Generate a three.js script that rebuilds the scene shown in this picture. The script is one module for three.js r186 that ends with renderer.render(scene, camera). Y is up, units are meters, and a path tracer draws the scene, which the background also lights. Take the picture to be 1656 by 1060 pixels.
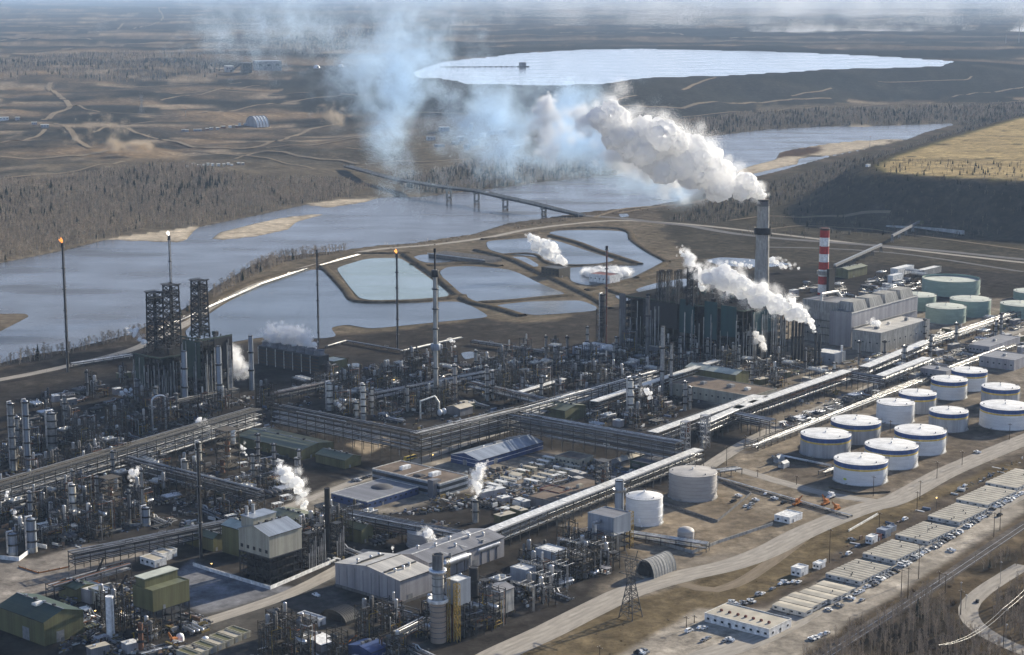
import * as THREE from 'three';
import { ImprovedNoise } from 'three/addons/math/ImprovedNoise.js';

// ---------------------------------------------------------------- camera, sky, sun, exposure
const R = Math.PI / 180;
const scene = new THREE.Scene();
const EYE = 340, TILT = 10.4 * R, LENS = 2960;                       // metres up, tilt down, lens in photograph pixels
const camera = new THREE.PerspectiveCamera(2 * Math.atan(530 / LENS) / R, 1656 / 1060, 5, 200000);
camera.position.set(0, EYE, 0);
camera.rotation.set(-TILT, 0, 0);
const renderer = new THREE.WebGLRenderer({ antialias: true });
renderer.toneMapping = THREE.LinearToneMapping;
renderer.toneMappingExposure = 2.1;
renderer.shadowMap.enabled = true;

const SUN_AZ = 46 * R, SUN_EL = 20 * R;
const SUN = new THREE.Vector3(Math.sin(SUN_AZ) * Math.cos(SUN_EL), Math.sin(SUN_EL), -Math.cos(SUN_AZ) * Math.cos(SUN_EL));
{
  const W = 512, H = 256, d = new Float32Array(W * H * 4), v = new THREE.Vector3();
  const zen = [0.015, 0.042, 0.12], mid = [0.15, 0.265, 0.50], hor = [0.74, 0.82, 0.95];
  for (let j = 0; j < H; j++) for (let i = 0; i < W; i++) {
    const up = ((j + 0.5) / H - 0.5) * Math.PI, ro = ((i + 0.5) / W - 0.5) * 2 * Math.PI;
    v.set(Math.cos(ro) * Math.cos(up), Math.sin(up), Math.sin(ro) * Math.cos(up));
    const y = Math.max(0, v.y), c = Math.max(0, v.dot(SUN)), glow = 0.34 * Math.pow(c, 6) + 0.5 * Math.pow(c, 40);
    const a = Math.exp(-y / 0.14), b = Math.exp(-y / 0.32);
    for (let k = 0; k < 3; k++) {
      const base = zen[k] * (1 - b) + mid[k] * b;
      d[(j * W + i) * 4 + k] = base * (1 - a) + hor[k] * a + glow * [1, 0.93, 0.82][k];
    }
    d[(j * W + i) * 4 + 3] = 1;
  }
  const sky = new THREE.DataTexture(d, W, H, THREE.RGBAFormat, THREE.FloatType);
  sky.mapping = THREE.EquirectangularReflectionMapping;
  sky.minFilter = sky.magFilter = THREE.LinearFilter;
  sky.needsUpdate = true;
  scene.background = sky; scene.environment = sky;
}
const sun = new THREE.DirectionalLight(new THREE.Color().setRGB(1, 0.905, 0.745), 5);
sun.name = 'sun';
sun.position.copy(SUN).multiplyScalar(4000).add(new THREE.Vector3(200, 0, -1600));
sun.target.position.set(200, 0, -1600);
sun.castShadow = true;
sun.shadow.mapSize.set(4096, 4096);
Object.assign(sun.shadow.camera, { left: -1600, right: 1600, top: 1600, bottom: -1600, near: 10, far: 9000 });
scene.add(sun, sun.target);
scene.fog = new THREE.FogExp2(new THREE.Color().setRGB(0.54, 0.73, 1.0), 0.000032);

// ---------------------------------------------------------------- numbers
function rng(seed) { let a = seed >>> 0; return () => { a = (a + 0x6D2B79F5) | 0; let t = Math.imul(a ^ (a >>> 15), 1 | a); t = (t + Math.imul(t ^ (t >>> 7), 61 | t)) ^ t; return ((t ^ (t >>> 14)) >>> 0) / 4294967296; }; }
const perlin = new ImprovedNoise();
const nz = (x, y, z = 0.37) => perlin.noise(x, y, z);
function fbm(x, y, o = 4, z = 0.37) { let s = 0, a = 0.5; for (let i = 0; i < o; i++) { s += a * perlin.noise(x, y, z + i * 7.1); x *= 2.03; y *= 2.03; a *= 0.5; } return s; }
const clamp = (x, a = 0, b = 1) => Math.min(b, Math.max(a, x));
const sst = (a, b, x) => { const t = clamp((x - a) / (b - a)); return t * t * (3 - 2 * t); };
const lerp = (a, b, t) => a + (b - a) * t;
const V = (x, y, z) => new THREE.Vector3(x, y, z);

// survey: where the sight line through a point of the photograph meets the level h
const CT = Math.cos(TILT), ST = Math.sin(TILT);
function G(px, py, h = 0) {
  const u = (px - 828) / LENS, v = (530 - py) / LENS, dy = v * CT - ST, dz = -(CT + v * ST), t = (h - EYE) / dy;
  return V(u * t, h, dz * t);
}
function heightFor(p, py) { const v = (530 - py) / LENS; return EYE + p.z * (ST - v * CT) / (CT + v * ST); }
function sight(p) { const dy = p.y - EYE, f = -dy * ST - p.z * CT; return [828 + LENS * p.x / f, 530 - LENS * (dy * CT - p.z * ST) / f]; }
const perMetre = (p) => LENS / Math.hypot(p.x, p.y - EYE, p.z);
// the works stand on a grid turned 40 degrees: local x runs along A (away to the right), local z along B (nearer to the right)
const GRID = 50 * R, AX = V(Math.cos(GRID), 0, -Math.sin(GRID)), BX = V(Math.sin(GRID), 0, Math.cos(GRID));

// ---------------------------------------------------------------- geometry collector, uv in metres
class MB {
  constructor() { this.p = []; this.n = []; this.u = []; this.i = []; }
  vert(x, y, z, nx, ny, nz_, u, v) { this.p.push(x, y, z); this.n.push(nx, ny, nz_); this.u.push(u, v); return this.p.length / 3 - 1; }
  quad(a, b, c, d) {   // corners counter-clockwise
    const e1 = b.clone().sub(a), n = e1.clone().cross(d.clone().sub(a)).normalize(), L = e1.length(), H = a.distanceTo(d);
    const up = Math.abs(n.y) > 0.8, uv = (q) => up ? [q.x, q.z] : [Math.abs(n.x) > Math.abs(n.z) ? q.z : q.x, q.y];
    const k = [a, b, c, d].map((q) => this.vert(q.x, q.y, q.z, n.x, n.y, n.z, ...uv(q)));
    this.i.push(k[0], k[1], k[2], k[0], k[2], k[3]);
    return this;
  }
  tri(a, b, c) { const n = b.clone().sub(a).cross(c.clone().sub(a)).normalize(); const k = [a, b, c].map((q) => this.vert(q.x, q.y, q.z, n.x, n.y, n.z, Math.abs(n.x) > Math.abs(n.z) ? q.z : q.x, q.y)); this.i.push(...k); return this; }
  box(cx, cy, cz, sx, sy, sz, ry = 0) {   // cy is the underside
    const c = Math.cos(ry), s = Math.sin(ry), q = (x, y, z) => V(cx + x * c + z * s, cy + y, cz - x * s + z * c), X = sx / 2, Z = sz / 2;
    const a = q(-X, 0, Z), b = q(X, 0, Z), d = q(X, 0, -Z), e = q(-X, 0, -Z), A = q(-X, sy, Z), B = q(X, sy, Z), D = q(X, sy, -Z), E = q(-X, sy, -Z);
    return this.quad(a, b, B, A).quad(b, d, D, B).quad(d, e, E, D).quad(e, a, A, E).quad(A, B, D, E).quad(e, d, b, a);
  }
  bar(p, q, w, w2 = w) {   // square bar from p to q
    const t = q.clone().sub(p), l = t.length(); if (l < 1e-6) return this; t.divideScalar(l);
    const s = Math.abs(t.y) > 0.9 ? V(1, 0, 0) : V(0, 1, 0), a = t.clone().cross(s).normalize().multiplyScalar(w / 2), b = t.clone().cross(a).normalize().multiplyScalar(w2 / 2);
    const f = (o, i, j) => o.clone().addScaledVector(a, i).addScaledVector(b, j), c = [[-1, -1], [1, -1], [1, 1], [-1, 1]];
    const P0 = c.map(([i, j]) => f(p, i, j)), Q0 = c.map(([i, j]) => f(q, i, j));
    for (let k = 0; k < 4; k++) { const m = (k + 1) % 4; this.quad(P0[k], P0[m], Q0[m], Q0[k]); }
    return this.quad(P0[3], P0[2], P0[1], P0[0]).quad(Q0[0], Q0[1], Q0[2], Q0[3]);
  }
  cyl(p, q, r, seg = 10, r2 = r, caps = true) {
    const t = q.clone().sub(p), l = t.length(); if (l < 1e-6) return this; t.divideScalar(l);
    const s = Math.abs(t.y) > 0.9 ? V(0, 0, 1) : V(0, 1, 0), a = s.clone().cross(t).normalize(), b = t.clone().cross(a), base = this.p.length / 3, sl = (r - r2) / l;
    for (let k = 0; k <= seg; k++) {
      const w = k / seg * 2 * Math.PI, c = Math.cos(w), d = Math.sin(w), nx = a.x * c + b.x * d, ny = a.y * c + b.y * d, nz_ = a.z * c + b.z * d, m = 1 / Math.hypot(1, sl);
      this.vert(p.x + nx * r, p.y + ny * r, p.z + nz_ * r, (nx + t.x * sl) * m, (ny + t.y * sl) * m, (nz_ + t.z * sl) * m, w * Math.max(r, r2), 0);
      this.vert(q.x + nx * r2, q.y + ny * r2, q.z + nz_ * r2, (nx + t.x * sl) * m, (ny + t.y * sl) * m, (nz_ + t.z * sl) * m, w * Math.max(r, r2), l);
    }
    for (let k = 0; k < seg; k++) { const o = base + 2 * k; this.i.push(o, o + 2, o + 3, o, o + 3, o + 1); }
    if (caps) for (const [o, rr, sg] of [[p, r, -1], [q, r2, 1]]) if (rr > 1e-4) {
      const c0 = this.vert(o.x, o.y, o.z, t.x * sg, t.y * sg, t.z * sg, 0, 0), f = this.p.length / 3;
      for (let k = 0; k <= seg; k++) { const w = k / seg * 2 * Math.PI, c = Math.cos(w) * rr, d = Math.sin(w) * rr; this.vert(o.x + a.x * c + b.x * d, o.y + a.y * c + b.y * d, o.z + a.z * c + b.z * d, t.x * sg, t.y * sg, t.z * sg, c, d); }
      for (let k = 0; k < seg; k++) sg > 0 ? this.i.push(c0, f + k, f + k + 1) : this.i.push(c0, f + k + 1, f + k);
    }
    return this;
  }
  lathe(x, y, z, prof, seg = 20) {   // prof: [radius, height] from the bottom up, smooth
    const base = this.p.length / 3, m = prof.length;
    for (let k = 0; k <= seg; k++) { const w = k / seg * 2 * Math.PI; for (let j = 0; j < m; j++) {
      const [r, h] = prof[j], a = prof[Math.max(0, j - 1)], b = prof[Math.min(m - 1, j + 1)]; let nr = b[1] - a[1], ny = a[0] - b[0]; const l = Math.hypot(nr, ny) || 1; nr /= l; ny /= l;
      this.vert(x + Math.sin(w) * r, y + h, z + Math.cos(w) * r, Math.sin(w) * nr, ny, Math.cos(w) * nr, ...(Math.abs(ny) > 0.7 ? [Math.sin(w) * r + x, Math.cos(w) * r + z] : [w * prof[0][0], h]));
    } }
    for (let k = 0; k < seg; k++) for (let j = 0; j < m - 1; j++) { const o = base + k * m + j; this.i.push(o, o + m, o + m + 1, o, o + m + 1, o + 1); }
    return this;
  }
  ball(x, y, z, r, sy = 1, seg = 12) { const pr = []; for (let j = 0; j <= seg / 2; j++) { const t = (j / (seg / 2) - 0.5) * Math.PI; pr.push([Math.cos(t) * r, Math.sin(t) * r * sy]); } return this.lathe(x, y, z, pr, seg); }
  pipe(pts, r, seg = 6) { for (let k = 0; k < pts.length - 1; k++) { this.cyl(pts[k], pts[k + 1], r, seg, r, false); if (k) this.ball(pts[k].x, pts[k].y, pts[k].z, r * 1.02, 1, 6); } return this; }
  geo() { const g = new THREE.BufferGeometry(); g.setAttribute('position', new THREE.Float32BufferAttribute(this.p, 3)); g.setAttribute('normal', new THREE.Float32BufferAttribute(this.n, 3)); g.setAttribute('uv', new THREE.Float32BufferAttribute(this.u, 2)); g.setIndex(this.i); return g; }
}

// ---------------------------------------------------------------- textures and materials
function tex(size, fn, repeat, srgb = true) {
  const d = new Uint8Array(size * size * 4);
  for (let j = 0; j < size; j++) for (let i = 0; i < size; i++) { const c = fn(i / size, j / size), o = (j * size + i) * 4; for (let k = 0; k < 3; k++) d[o + k] = clamp(Array.isArray(c) ? c[k] : c) * 255; d[o + 3] = 255; }
  const t = new THREE.DataTexture(d, size, size); t.wrapS = t.wrapT = THREE.RepeatWrapping; t.magFilter = THREE.LinearFilter; t.minFilter = THREE.LinearFilter;
  if (srgb) t.colorSpace = THREE.SRGBColorSpace;
  t.repeat.set(repeat[0], repeat[1]); t.needsUpdate = true; return t;
}
const again = (t, a, b) => { const c = t.clone(); c.repeat.set(a, b); c.needsUpdate = true; return c; };
function tile(u, v, f, o, z, fall = 0.55) {   // noise that repeats over the unit square
  let s = 0, a = 0.5; for (let k = 0; k < o; k++) { const U = u * f, W = v * f, w = (x, y) => nz(x + z, y + z, z * 3 + k);
    s += a * (w(U, W) * (1 - u) * (1 - v) + w(U - f, W) * u * (1 - v) + w(U, W - f) * (1 - u) * v + w(U - f, W - f) * u * v) * 1.4; f *= 2; a *= fall; } return s;
}
const hash = (n) => { const s = Math.sin(n * 127.1 + 3.7) * 43758.5453; return s - Math.floor(s); };
const T = {
  grain: tex(256, (u, v) => 0.84 + 0.3 * tile(u, v, 6, 5, 1.3), [1 / 14, 1 / 14]),
  blotch: tex(256, (u, v) => 0.84 + 0.26 * tile(u, v, 4, 5, 4.1), [1 / 40, 1 / 40]),
  plates: tex(256, (u, v) => { const row = Math.floor(v * 6), col = Math.floor((u + (row % 2) * 0.125) * 4); const e = (v * 6) % 1; return 0.86 + 0.05 * (hash(row * 7 + col % 4) - 0.5) + 0.07 * tile(u * 1, v, 5, 4, 2.2) - (e < 0.06 ? 0.07 : 0); }, [1 / 36, 1 / 15]),
  ribs: tex(256, (u, v) => { const k = Math.floor(u * 16), e = (u * 16) % 1; return 0.85 + 0.12 * (hash(k) - 0.5) + 0.07 * tile(u, v, 4, 4, 7.7) - (e < 0.1 ? 0.16 : 0); }, [1 / 18, 1 / 26]),
  streak: tex(256, (u, v) => 0.82 + 0.26 * tile(u, v * 0.15, 14, 3, 5.2) + 0.2 * tile(u, v, 5, 4, 9.2), [1 / 20, 1 / 30]),
  soil: tex(512, (u, v) => 0.78 + 0.34 * tile(u, v, 6, 7, 3.3, 0.78), [1 / 93, 1 / 93]),
  wave: tex(512, (u, v) => 0.5 + 0.55 * tile(u, v, 14, 5, 6.1), [1 / 70, 1 / 36], false),
  slick: tex(256, (u, v) => 0.62 + 0.75 * tile(u, v, 4, 5, 11.3), [1 / 620, 1 / 300], false),
  tracks: tex(256, (u, v) => 0.84 + 0.02 * Math.sin(u * Math.PI * 8) + 0.2 * tile(u, v, 5, 5, 8.8), [1 / 14, 1 / 60]),
};
function mat(name, c, rough = 0.7, metal = 0, map = T.grain, extra = {}) {
  const m = new THREE.MeshPhysicalMaterial({ roughness: rough, metalness: metal, map, specularIntensity: rough >= 0.85 ? 0 : rough >= 0.58 && !metal ? 0.5 : 1, ...extra }); m.name = name; m.color.setRGB(c[0] / 0.68, c[1] / 0.68, c[2] / 0.68); return m;
}
const M = {
  dark: mat('dark steel', [0.026, 0.027, 0.029], 0.6, 0.3), frame: mat('weathered steel', [0.055, 0.055, 0.055], 0.6, 0.35), brown: mat('brown steel', [0.065, 0.052, 0.034], 0.7, 0.2),
  grey: mat('grey steel', [0.24, 0.25, 0.26], 0.5, 0.4), alu: mat('aluminium jacket', [0.62, 0.62, 0.62], 0.34, 0.75), dull: mat('dull jacket', [0.33, 0.335, 0.34], 0.42, 0.65),
  white: mat('white paint', [0.72, 0.72, 0.70], 0.55), lid: mat('galvanised lid', [0.72, 0.70, 0.64], 0.45, 0.25), conc: mat('concrete', [0.36, 0.35, 0.32], 0.9, 0, T.streak), concDark: mat('dark concrete', [0.16, 0.155, 0.15], 0.9, 0, T.streak),
  tank: mat('white tank paint', [0.66, 0.67, 0.67], 0.5, 0, T.plates), tankStreaked: mat('streaked tank paint', [0.40, 0.40, 0.40], 0.6, 0, T.ribs), tankRoof: mat('tank roof paint', [0.74, 0.73, 0.70], 0.6, 0, T.blotch), tankGreen: mat('green tank paint', [0.25, 0.33, 0.27], 0.55, 0, T.plates), tankGrey: mat('grey tank paint', [0.36, 0.34, 0.32], 0.6, 0, T.plates), roofGreen: mat('pale green roof', [0.48, 0.50, 0.42], 0.6, 0, T.blotch), roofGrey: mat('grey tank roof', [0.46, 0.43, 0.39], 0.6, 0, T.blotch),
  blue: mat('blue band', [0.02, 0.065, 0.21], 0.5), yellow: mat('yellow band', [0.62, 0.44, 0.07], 0.5), yellowSteel: mat('yellow steel', [0.34, 0.23, 0.04], 0.6),
  olive: mat('olive cladding', [0.125, 0.122, 0.055], 0.6, 0, T.ribs), oliveRoof: mat('olive roof', [0.12, 0.13, 0.075], 0.55, 0, T.ribs), cream: mat('cream cladding', [0.36, 0.34, 0.27], 0.6, 0, T.ribs), clad: mat('grey cladding', [0.33, 0.32, 0.33], 0.55, 0.1, T.ribs), cladDark: mat('dark grey cladding', [0.17, 0.17, 0.18], 0.55, 0.1, T.ribs), greenClad: mat('dark green cladding', [0.04, 0.062, 0.045], 0.6, 0, T.ribs),  // olive and cream toned darker to carry cloud shadow over the lower left
  blueClad: mat('blue cladding', [0.022, 0.052, 0.155], 0.5, 0, T.ribs), blueRoof: mat('blue grey roof', [0.25, 0.285, 0.335], 0.45, 0.2, T.ribs), teal: mat('teal cladding', [0.012, 0.05, 0.055], 0.6, 0, T.ribs), tan: mat('tan roof', [0.43, 0.39, 0.31], 0.7, 0, T.blotch), trailer: mat('trailer siding', [0.42, 0.43, 0.43], 0.6, 0, T.ribs), brownRoof: mat('brown gravel roof', [0.19, 0.155, 0.125], 0.95, 0, T.blotch), darkRoof: mat('dark roof', [0.085, 0.085, 0.09], 0.8, 0, T.blotch), roofLight: mat('light roof sheet', [0.50, 0.47, 0.41], 0.45, 0.2, T.ribs),
  rust: mat('rusty steel', [0.17, 0.075, 0.04], 0.8), red: mat('red paint', [0.36, 0.035, 0.03], 0.6), redDark: mat('dark red cladding', [0.14, 0.045, 0.035], 0.7, 0, T.ribs), orange: mat('orange paint', [0.5, 0.17, 0.03], 0.5), black: mat('black steel', [0.018, 0.018, 0.02], 0.6),
  mark: mat('yellow-green paint', [0.48, 0.58, 0.05], 0.6), glass: mat('dark window glass', [0.02, 0.025, 0.03], 0.12, 0, null), rubber: mat('tyre rubber', [0.02, 0.02, 0.02], 0.9, 0, null), wood: mat('weathered wood', [0.09, 0.065, 0.045], 0.9), brick: mat('pale brick', [0.34, 0.27, 0.21], 0.9, 0, T.plates),
  gravel: mat('pale gravel road', [0.34, 0.31, 0.265], 0.95, 0, T.tracks), asphalt: mat('worn asphalt', [0.17, 0.165, 0.16], 0.9, 0, T.tracks), dirtRoad: mat('dirt track', [0.22, 0.18, 0.13], 0.95, 0, T.tracks), bank: mat('earth bank', [0.105, 0.085, 0.06], 1, 0, T.soil), railBed: mat('ballast', [0.12, 0.105, 0.09], 1, 0, T.soil), slab: mat('concrete slab', [0.25, 0.24, 0.225], 0.95, 0, T.soil),
};
for (const m of Object.values(M)) m.side = THREE.DoubleSide;

// ---------------------------------------------------------------- things and parts
const used = new Map();
function numbered(name) { const n = used.get(name) ?? 0; used.set(name, n + 1); return n ? name + '_' + String(n).padStart(3, '0') : name; }
const labelled = [];
function tag(o, label, category, group, kind) { o.userData = { label, category }; if (group) o.userData.group = group; if (kind) o.userData.kind = kind; labelled.push(o); return o; }
function thing(name, label, category, pos = V(0, 0, 0), turn = GRID, group) { const o = new THREE.Group(); o.name = numbered(name); o.position.copy(pos); o.rotation.y = turn; scene.add(o); return tag(o, label, category, group); }
function solo(name, label, category, geo, m, group, pos, turn = 0) { const o = new THREE.Mesh(geo, m); o.name = numbered(name); if (pos) o.position.copy(pos); o.rotation.y = turn; o.castShadow = o.receiveShadow = true; scene.add(o); return tag(o, label, category, group); }
function part(name, parent, m, fill) { let g = fill; if (typeof fill === 'function') { const b = new MB(); fill(b); g = b.geo(); } const o = new THREE.Mesh(g, m); o.name = name; o.castShadow = o.receiveShadow = true; parent.add(o); return o; }
function structure(name, geo, m, kind = 'structure') { const o = new THREE.Mesh(geo, m); o.name = numbered(name); o.userData.kind = kind; o.castShadow = o.receiveShadow = true; scene.add(o); return o; }
function copy(o, pos, turn, label, group) { const c = o.clone(); c.name = numbered(o.name.replace(/_\d{3}$/, '')); c.position.copy(pos); if (turn !== undefined) c.rotation.y = turn; c.userData = { ...o.userData }; if (label) c.userData.label = label; if (group) c.userData.group = group; scene.add(c); labelled.push(c); return c; }

// ---------------------------------------------------------------- the land
// outlines are lists of survey points (photograph pixels at the level h) turned into ground coordinates
const outline = (pts, h = 0) => pts.map(([x, y]) => { const p = G(x, y, h); return [p.x, p.z]; });
function dist(poly, x, z, open = false) {   // signed distance: negative inside
  let d = 1e18, inside = false; const n = poly.length;
  for (let i = 0, j = n - 1; i < n; j = i++) {
    if (open && i === 0) continue;
    const [ax, az] = poly[j], [bx, bz] = poly[i], ex = bx - ax, ez = bz - az, t = clamp(((x - ax) * ex + (z - az) * ez) / (ex * ex + ez * ez + 1e-9)), dx = x - ax - ex * t, dz = z - az - ez * t;
    d = Math.min(d, dx * dx + dz * dz);
    if (!open && (az > z) !== (bz > z) && x < ax + (z - az) / (bz - az) * ex) inside = !inside;
  }
  return inside ? -Math.sqrt(d) : Math.sqrt(d);
}
const boxed = (poly, pad) => { let a = 1e9, b = -1e9, c = 1e9, d = -1e9; for (const [x, z] of poly) { a = Math.min(a, x); b = Math.max(b, x); c = Math.min(c, z); d = Math.max(d, z); } return { poly, a: a - pad, b: b + pad, c: c - pad, d: d + pad, pad }; };
const near = (q, x, z) => x < q.a || x > q.b || z < q.c || z > q.d ? 1e6 : dist(q.poly, x, z);

const nearBank = [[-900, 760], [-300, 645], [0, 588], [60, 573], [110, 566], [212, 541], [300, 500], [345, 468], [414, 427], [440, 416], [550, 405], [626, 395], [664, 394], [714, 386], [770, 378], [827, 360], [880, 353], [952, 342], [1052, 333], [1110, 322], [1170, 292], [1214, 288], [1270, 274], [1340, 254], [1400, 242], [1470, 225], [1500, 213], [1545, 201]];
const farBank = [[1551, 199], [1440, 203], [1337, 204.5], [1237, 210], [1134, 222], [1060, 255], [1019, 272], [995, 283], [869, 295], [822, 302], [752, 310], [685, 318], [552, 322], [497, 330], [410, 349], [330, 365], [172, 387], [107, 404], [62, 413], [0, 425], [-300, 478], [-900, 560]];
const RIVER = outline([...nearBank, ...farBank]), NEAR = outline(nearBank), FAR = outline(farBank);
const BARS = [
  [[172, 388], [205, 378], [260, 370], [322, 366], [312, 374], [300, 388], [285, 392], [230, 390]],
  [[342, 387], [355, 376], [414, 361], [455, 352], [492, 348], [530, 345], [500, 353], [478, 359], [465, 371], [414, 382], [360, 388]],
  [[490, 331], [560, 322], [607, 321], [590, 327], [530, 336]],
  [[-60, 508], [0, 507], [40, 507.5], [46, 511], [30, 520], [0, 535], [-60, 560]],
  [[1187, 279], [1215, 268], [1255, 258], [1262, 246], [1290, 240], [1340, 232], [1400, 226], [1475, 225], [1400, 240], [1350, 250], [1330, 253], [1292, 256], [1290, 265], [1240, 276], [1210, 283]],
  [[1352, 206], [1400, 202], [1490, 199.5], [1480, 201.5], [1410, 204.5]],
].map((p) => boxed(outline(p), 30));
const LAKE_LEVEL = 80;
const LAKE = boxed(outline([[667, 117], [690, 108], [712, 101], [752, 96], [799, 92], [822, 88], [852, 85.5], [952, 80], [1040, 79], [1104, 80.5], [1221, 83], [1337, 87], [1437, 92], [1547, 99.5], [1530, 104], [1527, 107], [1437, 110], [1337, 112], [1290, 116], [1237, 118.5], [1181, 122], [1104, 124], [1060, 125], [1012, 130], [985, 135], [915, 137.5], [829, 137], [752, 136.5], [739, 131], [712, 127], [672, 125]], LAKE_LEVEL), 700);
const MESA = boxed(outline([[1416, 268], [1450, 252], [1530, 226], [1656, 189], [1780, 155], [2200, 160], [2400, 330], [1656, 292.5], [1500, 284], [1432, 279]], 67), 420);
function land(x, z) {
  const dR = dist(RIVER, x, z);
  if (dR < 0) {
    let h = -2.6 * sst(0, 14, -dR);
    for (const b of BARS) { const d = near(b, x, z); if (d < 14) h = lerp(0.5, h, sst(-5, 12, d)); }
    return h;
  }
  const far = z < -2100 && dist(FAR, x, z, true) < dist(NEAR, x, z, true);
  let h = 0;
  if (far) {
    const k = sst(60, 500, dR), r = Math.hypot(x, z);
    h = 4 * sst(0, 50, dR) + 12 * sst(50, 700, dR) + 66 * sst(1000, 3600, dR) + k * (30 * fbm(x / 560, z / 560, 4) + 13 * fbm(x / 170, z / 170, 3) + 3 * fbm(x / 60, z / 60, 2)) + 30 * sst(9000, 26000, r) * (1 + 1.4 * fbm(x / 3500, z / 1500, 3));
    const q = near(LAKE, x, z);
    if (q < 460) h = q < -15 ? LAKE_LEVEL - 5 : q < 0 ? lerp(LAKE_LEVEL + 1.5, LAKE_LEVEL - 5, -q / 15) : lerp(LAKE_LEVEL + 1.5 + 2 * fbm(x / 60, z / 60, 3), h, sst(20, 460, q));
  }
  const m = near(MESA, x, z);
  if (m < 420) { const w = 170 + 60 * fbm(x / 160, z / 160, 3), t = sst(0, w, m); h = Math.max(h, lerp(67 + (m < 0 ? 1.5 * fbm(x / 90, z / 90, 3) : 0), h, t) + (m > 0 ? 5 * fbm(x / 45, z / 45, 3) * sst(0, 40, m) * (1 - t) : 0)); }
  return h;
}
// ground colours by place: soils, grass, wood floor, yards, and some painted shade
const zone = (pts, c, soft, wob = 0.8, h = 0) => ({ ...boxed(outline(pts, h), soft * 2 + 10), c, soft, wob });
const ZONES = [
  zone([[-100, 620], [200, 560], [350, 520], [560, 520], [760, 515], [900, 515], [1000, 480], [1100, 440], [1290, 400], [1656, 430], [2000, 420], [2100, 700], [1656, 720], [1330, 850], [800, 1060], [600, 1250], [-400, 1250], [-500, 700]], [0.050, 0.045, 0.040], 5, 2.2),  // oily works soil, painted darker still to carry the shade over it
  zone([[1090, 560], [1300, 500], [1656, 480], [1900, 500], [1900, 700], [1656, 730], [1400, 830], [1240, 900], [1100, 960], [1010, 990], [960, 960], [1060, 860], [1160, 790], [1220, 700], [1120, 640]], [0.24, 0.205, 0.16], 12),
  zone([[700, 760], [900, 730], [1000, 750], [1080, 745], [1000, 790], [900, 840], [760, 800]], [0.25, 0.215, 0.175], 8),
  zone([[1180, 740], [1290, 690], [1430, 800], [1440, 830], [1330, 850], [1230, 900], [1110, 900], [1080, 850]], [0.29, 0.24, 0.175], 10),
  zone([[1255, 735], [1400, 700], [1560, 690], [1656, 690], [1800, 700], [1656, 715], [1520, 760], [1440, 800], [1330, 790], [1260, 775]], [0.155, 0.128, 0.098], 6),
  zone([[286, 925], [310, 905], [330, 915], [420, 945], [475, 950], [540, 925], [545, 950], [420, 990], [330, 1000], [280, 960]], [0.21, 0.21, 0.22], 3, 0.3),
  zone([[-60, 905], [60, 905], [125, 880], [180, 885], [290, 860], [330, 862], [230, 905], [120, 950], [0, 985], [-60, 990]], [0.28, 0.25, 0.215], 4, 0.5),
  zone([[105, 850], [130, 835], [180, 848], [210, 855], [150, 868]], [0.13, 0.14, 0.15], 3, 0.4),
  zone([[300, 1000], [480, 955], [545, 930], [560, 960], [640, 1000], [700, 1040], [700, 1100], [330, 1100]], [0.10, 0.092, 0.08], 5),
  zone([[600, 760], [720, 735], [860, 740], [850, 770], [740, 800], [640, 830], [540, 840], [470, 860], [430, 830], [520, 790]], [0.27, 0.24, 0.195], 5, 0.6),
  zone([[640, 560], [760, 545], [900, 530], [960, 560], [900, 600], [760, 590]], [0.062, 0.054, 0.046], 6, 1.6),
  zone([[560, 720], [620, 705], [640, 715], [590, 735]], [0.38, 0.31, 0.22], 4),
  zone([[880, 820], [1000, 780], [1080, 800], [1180, 800], [1250, 850], [1150, 900], [1030, 900], [940, 870]], [0.26, 0.21, 0.15], 8),
  // verge grass and scrub in front of the works
  zone([[790, 1075], [990, 985], [1120, 940], [1300, 870], [1450, 810], [1656, 740], [1656, 752], [1500, 815], [1330, 905], [1240, 970], [1130, 1000], [1000, 1070], [920, 1120]], [0.17, 0.132, 0.078], 5),
  zone([[900, 1120], [1130, 985], [1240, 985], [1656, 770], [1656, 830], [1300, 1060], [1200, 1120]], [0.40, 0.355, 0.29], 4, 0.5),
  zone([[1180, 1130], [1300, 1062], [1656, 835], [1900, 720], [2000, 1200]], [0.14, 0.108, 0.07], 4),
  zone([[1330, 1060], [1400, 1020], [1500, 970], [1560, 990], [1600, 1060]], [0.06, 0.05, 0.036], 14),
  zone([[1560, 920], [1656, 880], [1656, 915], [1590, 930]], [0.06, 0.05, 0.036], 10),
  // banks round the ponds, river side of the works
  zone([[290, 545], [360, 470], [430, 430], [560, 400], [700, 385], [830, 365], [960, 350], [1080, 360], [1130, 420], [1060, 480], [900, 520], [760, 530], [500, 545], [300, 570]], [0.16, 0.132, 0.095], 10),
  zone([[520, 550], [640, 535], [780, 515], [830, 522], [900, 520], [965, 500], [1010, 510], [1030, 560], [940, 555], [760, 560], [600, 580], [480, 590], [250, 640], [0, 640], [0, 605], [200, 565], [360, 556]], [0.060, 0.053, 0.046], 6, 1.6),
  zone([[1060, 340], [1240, 330], [1400, 380], [1656, 395], [1900, 400], [1900, 480], [1656, 445], [1500, 430], [1350, 425], [1240, 440], [1130, 430], [1080, 380]], [0.078, 0.068, 0.052], 6, 2),
];
const BARC = [0.52, 0.44, 0.33];
const SMUDGE = [[[0, 0], [260, 26], [520, 60], [640, 0]], [[0, 95], [200, 80], [420, 92], [400, 115], [160, 130], [0, 135]]].map((p) => boxed(outline(p, 80), 100));
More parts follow.
